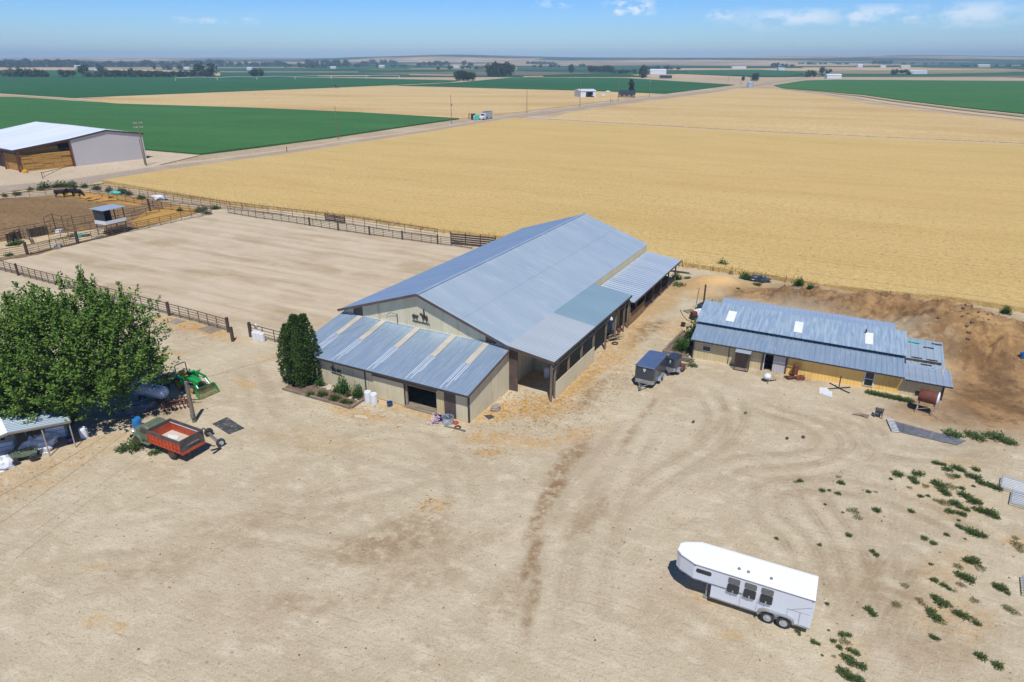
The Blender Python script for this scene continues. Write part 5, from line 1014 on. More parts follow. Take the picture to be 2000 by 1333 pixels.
# weeds on the open dirt (positions read in a 2.942x enlargement of the corner 1500,880)
WEEDS = [(185,178,25,0),(160,182,18,1),(405,150,22,1),(420,187,30,0),(312,233,24,0),(352,230,15,0),(402,250,24,0),(578,240,20,0),(618,240,15,1),(328,310,13,0),(430,358,11,0),(490,350,42,1),(515,385,34,1),(622,348,34,0),(823,352,26,0),(745,142,42,0),(705,166,15,0),(830,165,34,0),(862,140,40,0),(845,185,30,0),(905,205,28,1),(815,215,20,1),(875,265,22,0),(920,263,17,0),(965,78,30,0),(1005,85,26,0),(1030,115,35,0),(1080,105,34,0),(1108,118,34,0),(1050,150,36,1),(1085,152,26,0),(1195,115,30,0),(1160,150,36,0),(1200,165,40,0),(1225,190,34,0),(1275,205,38,0),(1315,222,42,0),(1180,207,15,0),(960,190,34,0),(990,205,48,0),(1005,235,36,0),(1060,210,40,1),(1115,220,24,0),(1025,252,34,0),(980,295,34,1),(1020,305,42,1),(1075,308,42,0),(1100,330,26,0),(1120,258,40,0),(1150,275,36,0),(1180,298,46,0),(1205,300,34,0),(1140,345,27,0),(1045,355,36,0),(1085,362,28,1),(1115,372,34,0),(1205,345,36,0),(1245,355,44,0),(1285,370,48,0),(1310,388,26,0),(1095,405,15,0),(1095,440,26,0),(1110,452,18,0),(1160,470,42,0),(1195,485,48,0),(1235,495,32,0),(1132,510,11,0),(1025,488,22,0),(898,508,27,0),(950,537,28,0),(465,490,26,0),(48,508,18,0),(298,545,18,0),(600,585,22,0),(622,605,24,0),(1420,505,26,1),(1435,545,46,1),(1450,575,30,1),(935,658,16,0),(1150,640,40,0),(1185,640,48,0),(1220,680,40,1),(1090,670,36,1),(1110,725,44,0),(1150,745,50,0),(1110,775,30,1),(955,750,30,0),(1010,780,30,0),(1040,800,20,0),(1070,810,18,1),(785,780,30,1),(735,890,36,1),(865,862,30,1),(885,885,24,1),(960,850,36,0),(1000,885,50,0),(1040,895,30,1),(935,930,38,0),(960,965,46,0),(995,985,36,1),(1085,940,36,0),(1120,955,42,0),(1170,975,40,1),(1200,1000,30,0),(1185,865,34,1),(1315,785,36,0),(1345,800,44,0),(1375,825,22,0),(1370,905,34,1),(1410,930,40,1),(580,920,34,0),(602,945,32,0),(338,883,18,0),(945,1075,26,0),(968,1085,24,0),(1225,1188,44,0),(1320,1240,42,0),(172,1042,24,0),(180,1060,12,0),(262,1103,26,0),(288,1115,18,0),(312,1178,12,0),(348,1035,11,0),(425,1060,30,0),(462,1065,26,0),(440,1100,40,1),(375,1100,24,0),(410,1135,26,0),(380,1185,17,1),(470,1150,26,0),(505,1170,30,0),(450,1195,40,0),(485,1225,44,0),(540,1245,40,0),(420,1270,40,0),(455,1295,48,0),(520,1320,44,0),(480,1310,40,0)]
for x, y, w, dry in WEEDS:
    px, py = 1500+x/2.942, 880+y/2.942; p = on_ground(px, py); d = w/2.942*mpp(px, py)*1.6
    if px > 1860 and py < 1060: where = 'in the weedy patch by the stacked panels'
    elif px > 1780: where = 'scattered on the dirt at lower right'
    elif py > 1220: where = 'in the strip of weeds below the horse trailer'
    else: where = 'apart on the dirt near the horse trailer'
    big = 'broad' if w > 34 else 'small'
    plant('weed_clump', 'dry_weed' if dry else 'weed', p, d, d*(.8 if not dry else .6), f"{big} {'dry' if dry else 'green'} weed clump {where}", 'weed', f"{big} {'dry' if dry else 'green'} weeds {where}", RN.uniform(.92, 1.12))
Zs = lambda x, y: (1300+x/2.857, 500+y/2.857)
for x, y, w, lb in ((1600, 1000, 90, 'green weed clump at the end of the blue grey wire mesh'), (1700, 995, 55, 'dark low weed left in the pair beyond the wire mesh'), (1735, 1015, 80, 'dark low weed right in the pair beyond the wire mesh'), (1840, 1015, 100, 'yellow green weed clump furthest right past the wire mesh'), (1920, 1045, 70, 'trailing weed at the end of the row past the wire mesh'), (148, 615, 50, 'round green weed beside the small dark trailer')):
    px, py = Zs(x, y); p = on_ground(px, py); d = w/2.857*mpp(px, py)*1.2; plant('weed_clump', 'weed', p, d, d*.55, lb, 'weed')
for i in range(11):
    px, py = Zs(1140+i*22, 765+i*4.6); p = on_ground(px, py); plant('grass_tuft', 'weed', p, .95, .5, 'bright green grass tuft along the foot of the yellow wall', 'grass tuft', 'green tufts along the shed wall')
for px, py, d, h, lb in ((1410, 524, 2.2, 1.8, 'green bush at the wheat edge behind the sand heap'), (1430, 534, 2.0, 1.0, 'low green bush beside the sand heap, toward the wheat'), (1456, 548, 2.0, 1.5, 'green bush between the sand heap and the dark junk'), (1478, 558, 1.6, .8, 'low weeds in front of the dark junk by the wheat'), (1559, 562, 1.7, 1.6, 'round dark bush at the wheat edge above the shed roof'), (1581, 570, 1.2, 1.0, 'small bush just right of the round bush at the wheat edge'), (1964, 613, 1.6, 1.3, 'green bush at the wheat edge beyond the dirt mound'), (1322, 547, 1.9, 1.2, 'green weeds at the far corner of the stalls'), (1343, 547, 1.3, .8, 'small green weed clear of the far stall corner'), (1440, 569, .8, .4, 'tiny green weed on the orange dirt'), (1327, 558, 2.4, .5, 'low spread of green weeds below the far stalls')):
    plant('bush', 'shrub' if h > .9 else 'weed', on_ground(px, py), d*.8, h*.75, lb, 'bush')
for i, (x, y, d) in enumerate(((88, 369, 5.0), (80, 371, 3.0), (112, 367, 3.8), (122, 366, 4.2), (133, 365, 3.6), (143, 361, 3.0), (144, 366, 3.2), (165, 366, 3.2), (189, 370, 3.4), (213, 374, 3.0), (240, 378, 4.0), (252, 381, 2.8), (235, 376, 2.6), (277, 389, 3.4), (60, 372, 2.6), (10, 384, 2.2), (33, 381, 3.0), (390, 414, 3.4), (400, 410, 2.4), (404, 418, 2.4), (421, 409, 3.0), (351, 413, 2.2))):
    plant('bush', 'far_shrub', G(x, y), d*.62, d*.42, 'green bush growing along the corral fence near the gravel road' if x < 300 else 'green bush at the corner where the arena and the alley fences meet', 'bush', 'bushes along the corral fence' if x < 300 else 'bushes at the arena corner')
for x, y, d in ((30, 474+0, 2.6), (38, 471, 2.2), (19, 476, 1.4), (18, 495, 1.8), (140, 458, 1.8)):
    plant('bush', 'far_shrub', G(x, y+5), d*.75, d*.42, 'green weeds among the corral pipes at the left edge', 'bush', 'weeds among the corral pipes')
for px, py, d, lb in ((265, 875, 1.9, 'green weeds grown up round the front wheel of the farm truck'), (303, 886, .9, 'small green weed under the middle of the farm truck'), (237, 880, .9, 'small green weed in the tree shade left of the farm truck')):
    plant('weed_clump', 'weed', on_ground(px, py), d, d*.8, lb, 'weed')
# ---- planting bed by the lean-to wall
def timber(label, a, b, grp, h=.2):
    a, b = Vector(a), Vector(b); L = (b-a).length; mb = MB(); mb.loft([[(x, y, z) for y, z in ((-.1, 0), (.1, 0), (.1, h-.02), (.08, h), (-.08, h), (-.1, h-.02))] for x in (0, L)]); solo(mb, 'timber_edging', M['wood_grey'], label, 'timber', (a.x, a.y, 0), dirdeg(a, b), grp)
bw = lambda x, y: Vector((*barn_w(x, y), 0))
timber('old timber edging the flower bed, in front of the conifers', bw(-17.6, -2.75), bw(-14.7, -2.72), 'timbers edging the flower bed'); timber('long old timber edging the front of the flower bed', bw(-14.4, -2.72), bw(-10.0, -2.66), 'timbers edging the flower bed'); timber('short old timber closing the flower bed beside the white drums', bw(-9.95, -2.6), bw(-9.95, -.7), 'timbers edging the flower bed')
mb = MB(); pts = [bw(-17.6, -2.7), bw(-10.0, -2.6), bw(-10.0, -.1), bw(-18.2, -.1)]; mb.prism([(p.x, p.y, .0) for p in pts], (0, 0, .08)); tag(mb.build('flower_bed', M['soil']), kind='structure')
Zb = lambda x, y: (620+x/11.107, 680+y/11.107)
for x, y, w, h, k, lb in ((580, 1000, 250, 1.55, 'shrub', 'tall bright green shrub in the middle of the flower bed'), (885, 1085, 230, 1.25, 'shrub', 'rounded bright green shrub at the right end of the flower bed'), (105, 1040, 230, .6, 'olive_shrub', 'low brownish shrub at the left of the flower bed'), (370, 1140, 240, .8, 'olive_shrub', 'dark olive shrub at the front of the flower bed'), (420, 960, 170, .8, 'olive_shrub', 'small olive shrub just left of the tall green one'), (675, 1060, 130, .55, 'olive_shrub', 'small yellowish shrub between the two bright green shrubs'), (590, 1200, 190, .5, 'olive_shrub', 'low reddish shrub at the front edge of the flower bed'), (720, 1210, 120, .35, 'olive_shrub', 'smallest low plant at the front right of the flower bed'), (60, 840, 190, .7, 'shrub', 'green shrub against the foot of the conifers'), (-160, 1040, 180, .5, 'olive_shrub', 'low brown plant in front of the conifers'), (1165, 990, 60, .7, 'shrub', 'small green plant standing behind the white drums')):
    px, py = Zb(x, y); p = on_ground(px, py); p.z = max(p.z, .05); d = w/11.107*mpp(px, py)*1.15; plant('garden_shrub', k, p, d, h*1.15, lb, 'shrub')
rr = random.Random(2)
for i in range(30):
    p = bw(rr.uniform(-15.2, -13.4), rr.uniform(-.95, -.25)) if i < 22 else bw(rr.uniform(-11.2, -10.2), rr.uniform(-1.6, -.4)); s = rr.uniform(.1, .24)
    solo(MB().blob((0, 0, .08), (s, s*.8, s*.6), .5, 1, 1.2, i), 'stone', M['concrete'], 'pale garden stone piled against the wall in the flower bed' if i < 22 else 'pale stone beside the right hand shrub of the flower bed', 'stone', p, rr.uniform(0, 360), 'stones in the flower bed')
# ---- raised planter left of the shed
pl = [shed_w(-2.9, .1), shed_w(-.5, -.2), shed_w(-.35, 5.4), shed_w(-2.3, 6.2)]
for i, lb in enumerate(('front timber of the planter beside the shed', 'timber of the planter nearest the shed wall', 'back timber of the planter beside the shed', 'long timber of the planter along the barn lane')): timber(lb, pl[i], pl[(i+1) % 4], 'timbers round the planter beside the shed', .28)
mb = MB(); mb.prism([(p.x, p.y, 0) for p in pl], (0, 0, .12)); tag(mb.build('planter_soil', M['soil']), kind='structure')
for (x, y), d, h, lb in (((-1.3, 1.2), 1.7, 1.5, 'leafy green shrub at the front of the planter beside the shed'), ((-.75, 4.6), 2.0, 2.2, 'tall green shrub at the back of the planter against the shed roof'), ((-1.9, 3.2), .9, .5, 'small low plant in the middle of the planter'), ((-.55, 3.2), 1.2, 1.3, 'green shrub between the shed end wall and the planter middle')):
    p = shed_w(x, y); p.z = .1; plant('garden_shrub', 'shrub', p, d, h, lb, 'shrub')
# ================================================================ FENCES
def fence(label, pts, h, rails=4, gap=2.4, cat='fence', name='pipe_fence', mat='rail', r=.045, rr_=.034, big=None, world=False, lo=.25, zf=False):
    w = [Vector(p) for p in pts] if world else P2(pts)
    t = thing(name, label, cat, w[0])
    o0 = w[0]; proto = None; ph = None
    for i, (a, b) in enumerate(zip(w[:-1], w[1:])):
        n = max(1, round((b-a).length/gap))
        for k in range(n+(1 if i == len(w)-2 else 0)):
            p = a.lerp(b, k/n)-o0
            if proto is None: mb = MB(); mb.tube((0, 0, -.1), (0, 0, h), r, n=6); proto = mb.build('post', M[mat], t)
            else: q = proto.copy(); COL.objects.link(q); q.parent = t; q.location = p
    for k in range(rails):
        z = lo+(h-lo-.02)*k/max(1, rails-1); mb = MB()
        for a, b in zip(w[:-1], w[1:]): mb.tube(a-o0+Vector((0, 0, z)), b-o0+Vector((0, 0, z)), rr_ if k < rails-1 else rr_*1.5, n=5)
        mb.build('rail', M[mat], t)
    return t
def plank_fence(label, a, b, h=1.5, boards=5, gap=3.0, name='plank_fence'):
    a, b = G(*a), G(*b); t = thing(name, label, 'fence', a); d = b-a; n = max(1, round(d.length/gap))
    for k in range(n+1): mb = MB(); mb.bar((0, 0, -.1), (0, 0, h+.1), .16); o = mb.build('post', M['wood_dark'], t); o.location = d*k/n
    for i in range(boards): mb = MB(); mb.bar(Vector((0, 0, .2+i*(h-.2)/boards+.05)), d+Vector((0, 0, .2+i*(h-.2)/boards+.05)), .05, (h-.2)/boards*.72); mb.build('board', M['wood_dark'], t)
    return t
def wood_post(label, x, y, h, w=.26, lean=(0, 0), grp=None):
    mb = MB(); mb.bar((0, 0, -.1), (lean[0], lean[1], h), w); mb.bar((lean[0], lean[1], h), (lean[0], lean[1], h+.03), w*.8); g = G(x, y); solo(mb, 'wooden_post', M['wood_dark'], label, 'post', g, 0, grp)
fence('pipe fence along the near side of the arena, running behind the big tree', [(-30, 520), (0, 528), (72, 547.6), (200, 581), (328, 615)], 1.45, 5, 1.5)
fence('pipe fence between two heavy posts on straw stained dirt, right of the big tree', [(334, 617), (390, 632), (444, 648)], 1.45, 5, 1.5)
fence('pipe fence from the gateway post past the white drums toward the barn', [(493, 657), (560, 675), (604, 686)], 1.35, 4, 1.6)
wood_post('heavy dark post beside the right edge of the big tree', 331, 616.5, 1.6); wood_post('heavy dark post ending the straw side fence', 447, 650, 1.7); wood_post('heavy dark gate post standing nearest the camera, in the arena gateway', 455, 667, 1.55); wood_post('dark gate post on the right of the arena gateway beside the white drums', 490, 658, 1.6); wood_post('dark post in the arena fence at left edge, above the big tree', 36, 538.5, 1.65, .2)
fence('pipe fence along the far side of the arena up to the barn', [(446, 417), (500, 426), (550, 433), (661, 451), (786, 469), (881, 481), (922, 487)], 1.35, 5, 1.9)
for x, y in ((605, 441.5), (661, 451), (722, 459.8), (786, 469), (855, 477.5)): wood_post('dark post in the far arena fence, in front of the wheat', x, y, 1.5, .24, (0, 0), 'posts of the far arena fence')
fence('outer pipe fence between the alley and the wheat field', [(180, 373), (274, 384), (340, 394), (450, 410), (550, 422), (690, 440.5), (760, 452), (855, 466)], 1.55, 4, 3.0, r=.045)
plank_fence('weathered plank fence meeting the barn roof, at the wheat edge', (881, 477), (968, 486), 1.9)
plank_fence('short weathered plank panel in the outer fence by the wheat', (636, 431), (674, 437), 1.3, 4)
fence('long pipe fence on the road side of the cattle pen', [(-20, 395), (0, 391), (31, 386), (58, 382.5), (90, 381.5), (140, 377.5), (178, 382), (214, 389), (247, 395.5), (279, 400.5), (300, 404)], 1.35, 4, 3.2)
fence('pipe fence on the near side of the cattle pen, along the alley', [(-20, 474), (0, 469), (41, 460), (100, 450), (200, 433), (295, 417)], 1.5, 4, 3.0)
fence('pipe fence along the alley, just behind the roofed stand', [(150, 455), (205, 443), (260, 430), (312, 414)], 1.4, 3, 3.0)
fence('pipe fence along the far left side of the arena, either side of the roofed stand', [(-25, 513), (0, 507), (55, 498), (100, 487), (152, 476), (208, 464), (220, 461), (292, 445), (355, 431), (414, 419)], 1.45, 5, 2.4)
fence('short pipe fence crossing the alley near its gate', [(300, 408), (335, 411), (371, 414.5), (412, 419)], 1.5, 4, 2.6)
fence('tall pipe gate frames among the corral pens', [(93, 457), (109, 448), (127, 453), (146, 450)], 2.7, 4, 5.0, name='tall_gate', cat='gate', r=.06)
fence('curved pipe fence of the small crowding pen at left', [(22, 478), (40, 466), (58, 470), (62, 478)], 1.5, 5, 1.6, name='crowding_pen')
fence('pipe fence of the working pen behind the arched alley rail', [(98, 474), (120, 467), (152, 470)], 1.5, 4, 2.0)
wood_post('thick dark post in the arena fence, left of the roofed stand', 153, 477, 2.0, .3); wood_post('thick dark post in the arena fence beside the metal gate at left', 54, 498, 1.9, .3); wood_post('tall dark post at the alley gate by the corral', 293, 413, 2.3, .26)
def metal_gate(label, a, b, h=1.4, bars=7):
    p, q = G(*a), G(*b); L = (q-p).length; t = thing('pipe_gate', label, 'gate', p, dirdeg(p, q)); mb = MB()
    for x in (0, L): mb.tube((x, 0, .15), (x, 0, h), .035)
    for z in (.15, h): mb.tube((0, 0, z), (L, 0, z), .035)
    mb.build('gate_frame', M['rail'], t); mb = MB()
    for k in range(1, bars): mb.tube((0, 0, .15+k*(h-.15)/bars), (L, 0, .15+k*(h-.15)/bars), .018, n=5)
    mb.tube((L/2, 0, .15), (L/2, 0, h), .025); mb.build('gate_bars', M['rail'], t)
metal_gate('pipe gate in the arena fence at far left, bars closely spaced', (56, 499), (100, 489)); metal_gate('pipe gate closing the alley next to the tall dark post', (295, 412), (318, 409), 1.5); metal_gate('pipe gate in the arena fence between the white box and the thick post', (112, 485), (150, 478))
def loading_chute(label, a, b, h):
    p, q = G(*a), G(*b); L = (q-p).length; t = thing('cattle_chute', label, 'chute', p, dirdeg(p, q)); 
    for y in (0, .8):
        mb = MB()
        for k in range(5): mb.bar((0, y, .25+k*.26), (L, y, .25+k*.26), .05, .2)
        mb.build('chute_side', M['wood_dark'], t)
        for x in (0, L/2, L): mb = MB(); mb.bar((x, y-.06, 0), (x, y-.06, h), .1); mb.build('post', M['wood_dark'], t)
loading_chute('dark plank chute along the alley inside the corral pens', (62, 466), (95, 459), 1.6); loading_chute('dark plank chute end at the left of the corral pens', (26, 476), (42, 468), 1.6)
# roofed stand at the arena
def stand():
    p, q = G(212, 462), G(257, 451); L = 3.6; t = thing('judging_stand', 'raised roofed stand on legs at the arena fence, white boards round its deck', 'stand', p, dirdeg(p, q))
    P = lambda n, mb, m: mb.build(n, M[m], t)
    for x in (0, L):
        for y in (0, 2.3): mb = MB(); mb.bar((x, y, 0), (x, y, 4.3), .12); P('post', mb, 'wood_dark')
    P('deck', MB().box(-.1, -.1, 1.75, L+.1, 2.4, 1.9), 'wood_grey'); mb = MB(); mb.box(-.1, -.14, 1.9, L+.12, -.06, 2.45); mb.box(-.14, -.1, 1.9, -.06, 2.4, 2.5); P('front_board', mb, 'white')
    mb = MB(); mb.box(-.04, .2, 1.95, .02, 2.2, 4.1); mb.box(.1, 2.32, 1.95, L*.55, 2.38, 4.1); mb.box(L*.52, .9, 1.95, L*.55, 2.3, 4.1); P('cabin_wall', mb, 'charcoal')
    P('roof', MB().ribs((-.35, 2.8, 4.42), (L+.3, 2.8, 4.42), (L+.3, -.45, 4.3), (-.35, -.45, 4.3), .3, .03, .06, (0, 0, 1)), 'galv_bright')
    mb = MB()
    for i in range(6): mb.box(-.9-i*.22, .3, .0+(5-i)*.28, -.68-i*.22, 1.2, .06+(5-i)*.28)
    P('stair', mb, 'alu'); mb = MB()
    for x in (.2, 1.1, 2.0, 2.9): mb.bar((x, -.1, .1), (x+.7, -.1, 1.7), .06)
    for z in (.4, .8, 1.2): mb.bar((0, -.12, z), (L, -.12, z), .05, .14)
    P('bracing', mb, 'wood_dark')
stand()
def simple(name, mb, mat, label, cat, x, y, rz=0, group=None, sm=False, z=None):
    p = on_ground(x, y)
    if z is not None: p.z = z
    return solo(mb, name, M[mat], label, cat, p, rz, group, sm)
drum = lambda r, h: MB().lathe([(r*.92, 0), (r, .03), (r, h*.3), (r*1.03, h*.32), (r, h*.35), (r, h*.64), (r*1.03, h*.67), (r, h*.7), (r, h-.05), (r*.9, h), (r*.85, h-.03)], 16)
simple('water_tub', MB().lathe([(.6, 0), (.7, .55), (.64, .55), (.58, .1)], 16), 'teal', 'round teal water tub inside the corral fence, left of the roofed stand', 'tub', 154, 463); simple('water_tub', MB().lathe([(.6, 0), (.68, .5), (.62, .5), (.56, .1)], 16), 'charcoal', 'round black water tub right beside the teal one', 'tub', 168, 462)
simple('storage_bin', MB().loft([[(x, y, z) for x, y in rounded(-.45, -.4, .45, .4, .1)] for z in (0, .75)]), 'tank_white', 'small blue white bin standing on the pale floor of the corral pens', 'bin', 116, 455); simple('storage_bin', MB().loft([[(x, y, z) for x, y in rounded(-.55, -.45, .55, .45, .1)] for z in (0, .5)]), 'white', 'low white box behind the arena gate at left', 'bin', 113, 483)
simple('wrapped_bundle', MB().blob((0, 0, .4), (1.6, .9, .6), .5, 2, 1.5, 4, 0), 'white', 'white plastic bundle lying in the alley beside the wheat fence', 'bundle', 313, 390); simple('blue_tarp', MB().blob((0, 0, .3), (1.4, .7, .4), .5, 2, 1.5, 6, 0), 'teal', 'crumpled teal and pink plastic among the bushes by the alley', 'tarp', 228, 379)
rr = random.Random(9)
for i in range(4): simple('hay_pile', MB().blob((0, 0, .15), (rr.uniform(1.2, 2.6), rr.uniform(.8, 1.3), .4), .6, 2, 2, i+20, 0), 'hay', 'loose heap of yellow hay in front of the black cows', 'hay', 168+i*13, 384+i*3.2, rr.uniform(0, 90), 'loose hay heaps in the cattle pen')
# cows
def cow(label, x, y, rz, head_low, seed):
    vs = []; ed = []; rad = []
    def j(p, r, par=None):
        vs.append(p); rad.append(r)
        if par is not None: ed.append((par, len(vs)-1))
        return len(vs)-1
    pel = j((-.72, 0, 1.12), .27); mid = j((-.1, 0, 1.06), .33, pel); ch = j((.5, 0, 1.10), .31, mid); wi = j((.80, 0, 1.2), .22, ch)
    nk = j((1.06, 0, 1.36 if not head_low else 1.0), .15, wi); hd = j((1.3, 0, 1.5 if not head_low else .62), .135, nk); mz = j((1.62, 0, 1.34 if not head_low else .34), .08, hd)
    rump = j((-.98, 0, 1.18), .18, pel); tl = j((-1.12, 0, .95), .035, rump); j((-1.14, 0, .5), .03, tl)
    for s in (1, -1):
        e = j((1.24, s*.24, 1.58 if not head_low else .74), .04, hd)
        sh = j((.56, s*.20, .72), .11, ch); kn = j((.58, s*.21, .42), .065, sh); an = j((.54, s*.21, .1), .045, kn); j((.62, s*.21, .0), .05, an)
        th = j((-.84, s*.20, .84), .14, pel); st = j((-.66, s*.22, .62), .09, th); hk = j((-.92, s*.22, .42), .06, st); a2 = j((-.86, s*.22, .1), .045, hk); j((-.78, s*.22, 0), .05, a2)
    me = bpy.data.meshes.new('cow'); me.from_pydata(vs, ed, []); me.materials.append(M['cattle'])
    o = bpy.data.objects.new('cow', me); COL.objects.link(o); sk = o.modifiers.new('skin', 'SKIN'); sk.use_smooth_shade = True
    for v, r in zip(me.skin_vertices[0].data, rad): v.radius = (r*1.12, r*1.25)
    me.skin_vertices[0].data[0].use_root = True; ss = o.modifiers.new('sub', 'SUBSURF'); ss.levels = ss.render_levels = 1
    g = G(x, y); o.location = g; o.rotation_euler = (0, 0, math.radians(rz)); o.scale = (1.1, 1.1, 1.15); tag(o, label, 'cow')
cow('black calf standing apart, left of the two black cows', 120, 386, 8, False, 1); cow('black cow standing in line, behind the one that grazes', 138.5, 384, -4, False, 2); cow('black cow with lowered head eating at the hay pile', 153, 385, -14, True, 3)
# ================================================================ POLES AND WIRES
def power_pole(label, x, y, h, arms=1, grp=None, gear=False, r=.15, rz=30):
    t = thing('power_pole', label, 'power pole', G(x, y), rz, grp); mb = MB(); mb.tube((0, 0, -.2), (0, 0, h), r, r*.62, 8); mb.build('pole', M['post'], t)
    for k in range(arms):
        z = h-.5-k*1.1; mb = MB(); mb.bar((-1.1, .12, z), (1.1, .12, z), .1, .12); mb.build('crossarm', M['cream_pole'], t)
        for xx in (-1.0, -.4, .4, 1.0): mb = MB(); mb.lathe([(.04, 0), (.07, .06), (.05, .16), (.02, .2)], 8, (xx, .12, z+.06)); mb.build('insulator', M['white'], t)
    if gear: mb = MB(); mb.lathe([(.2, 0), (.24, .05), (.24, .75), (.18, .82)], 10, (.32, 0, h*.62)); mb.build('transformer', M['trim_grey'], t)
    return t
power_pole('tall pole with two crossarms beside the grey wall of the hay barn', 286, 324.5, 11.7, 2, r=.2)
mb = MB(); mb.tube((0, 0, -.2), (-.25, .1, 7.2), .13, .1); simple('pole_stub', mb, 'post', 'shorter leaning pole standing close beside the tall one with crossarms', 'pole', 283.5, 323)
PG = 'plain poles along the gravel road'
power_pole('bare pole on the road verge in front of the green field', 660, 272, 11.4, 0, PG); power_pole('pole with a transformer at the tip of the green field', 882, 242, 12.4, 0, PG, True); power_pole('bare pole in front of the stubble, left of the white machine shed', 1029, 221, 12, 0, PG, r=.18); power_pole('bare pole in front of the white machine shed', 1132.5, 208.5, 15.5, 0, PG, r=.18); power_pole('bare pole in front of the dark roofed house', 1207, 199.5, 12.5, 0, PG, r=.18)
power_pole('bare pole right of the lone dark tree by the house', 1268, 191, 12, 1, PG, r=.18); power_pole('bare pole close to the grain silo', 1447, 166, 9, 1, PG, r=.18); power_pole('faint distant pole left of the grain silo', 1422, 160, 10, 1, PG, r=.2)
mb = MB(); mb.bar((0, 0, -.1), (0, 0, 1.6), .18); simple('marker_post', mb, 'wood_dark', 'short dark post at the wheat edge beside the road', 'post', 560.5, 297)
mb = MB(); mb.bar((0, 0, 0), (0, 0, 2.6), .2); mb.bar((0, 0, 2.4), (1.4, 0, 1.6), .12); mb.bar((1.3, 0, 0), (1.3, 0, 1.6), .12); simple('gate_post', mb, 'wood_dark', 'dark braced post at the drive of the dark roofed house', 'post', 1192, 201.5)
YP = G(380, 824.5)
t = thing('yard_pole', 'stout grey wooden pole standing behind the red farm truck', 'pole', YP); mb = MB(); mb.tube((0, 0, -.1), (-.1, .12, 3.55), .17, .15, 10); mb.build('pole', M['post'], t); mb = MB(); mb.box(-.12, -.24, .45, .12, -.12, .85); mb.build('switch_box', M['trim_grey'], t)
def wire(label, a, b, sag, r=.009):
    a, b = Vector(a), Vector(b); pts = [a.lerp(b, k/14)-Vector((0, 0, sag*(1-(2*k/14-1)**2))) for k in range(15)]
    solo(MB().path(pts, r, 4), 'overhead_wire', M['black'], label, 'wire')
bq = barn_w(-12.5, 6.6)
wire('thin wire running from the yard pole to the gable of the barn', YP+Vector((-.1, .12, 3.5)), (bq[0], bq[1], 5.05), .5); wire('thin wire running from the yard pole toward the bottom left corner', YP+Vector((-.1, .12, 3.4)), G(-40, 1050, 3.0), .3); wire('thin wire passing above the carport shadow at lower left', YP+Vector((-.1, .12, 3.45)), G(-30, 985, 4.0), .3)
# ================================================================ CARPORT AND ITS CONTENTS
def carport():
    R0, E0 = G(15, 847, 2.75), G(137, 823, 2.3); d = (E0-R0); d.z = 0; w = d.length; rz = dirdeg(R0, E0); back = Vector((-d.y, d.x, 0)).normalized()
    t = thing('carport', 'open pole carport with blue grey metal roof under the big tree', 'carport', (R0.x, R0.y, 0), rz); P = lambda n, mb, m: mb.build(n, M[m], t)
    D = 6.5
    P('roof_slope', MB().ribs((w, 0, 2.3), (w, D, 2.3), (0, D, 2.8), (0, 0, 2.8), .3, .03, .04, (0, 0, 1)), 'galv'); P('roof_slope', MB().ribs((0, 0, 2.8), (0, D, 2.8), (-w, D, 2.2), (-w, 0, 2.2), .3, .03, .04, (0, 0, 1)), 'galv')
    for a, b in (((0, -.03, 2.72), (w, -.03, 2.24)), ((0, -.03, 2.72), (-w, -.03, 2.14)), ((w+.03, 0, 2.25), (w+.03, D, 2.25))): P('fascia', MB().bar(a, b, .05, .14), 'wood_grey')
    for x, y in ((w*.52, .05), (w*.30, 2.6), (w-.1, .1), (w-.1, 3.3), (w-.1, D-.1), (w*.5, D-.1), (-w*.6, .1)): P('post', MB().tube((x, y, 0), (x, y, 2.5-.42*abs(x)/w), .045), 'cream_pole')
    P('back_wall', MB().box(-w, D-.06, 0, w, D, 2.15), 'wood_dark')
carport()
def white_tote(label, x, y, rz, s=1.0):
    t = thing('water_tote', label, 'tank', on_ground(x, y), rz); mb = MB(); mb.loft([[(a*s, b*s, z*s) for a, b in rounded(-.62, -.52, .62, .52, .1)] for z in (.12, 1.05)]); mb.build('tank', M['tank_white'], t)
    mb = MB()
    for z in (.15, .45, .75, 1.05):
        for p, q in (((-.65, -.55), (.65, -.55)), ((.65, -.55), (.65, .55)), ((-.65, .55), (-.65, -.55))): mb.tube((p[0]*s, p[1]*s, z*s), (q[0]*s, q[1]*s, z*s), .015, n=4)
    mb.box(-.62*s, -.52*s, 0, .62*s, .52*s, .1*s); mb.build('cage', M['alu'], t); mb = MB(); mb.lathe([(.12*s, 0), (.12*s, .05)], 10, (0, 0, 1.05*s)); mb.build('cap', M['black'], t)
white_tote('white caged water tote under the right end of the carport', 113, 853, 28, 1.05); white_tote('white caged water tote at the left frame edge under the carport', 14, 885, 25, 1.1)
for i, (x, y, rx, ry, h, lb) in enumerate(((72, 882, 1.1, .7, .75, 'crumpled pale tarp heap in front of the carport post'), (88, 868, .9, .6, .6, 'smaller pale tarp heap behind the carport post'), (3, 915, .8, .6, .8, 'pale wrapped bundle at the left frame edge'))): simple('tarp_heap', MB().blob((0, 0, .25), (rx, ry, h), .6, 3, 2.2, i+2, 0), 'tank_white', lb, 'tarp', x, y, 30)
simple('bucket', MB().lathe([(.2, 0), (.27, .42), (.25, .42), (.18, .04)], 14), 'purple', 'violet bucket in the shade between the carport and the tree trunk', 'bucket', 138, 865); simple('barrel', drum(.34, .85), 'blue', 'blue plastic barrel beside the hood of the farm truck', 'barrel', 270, 836); simple('barrel', drum(.29, .8), 'tank_white', 'grey white barrel at the tree trunk beside the carport', 'barrel', 166, 855)
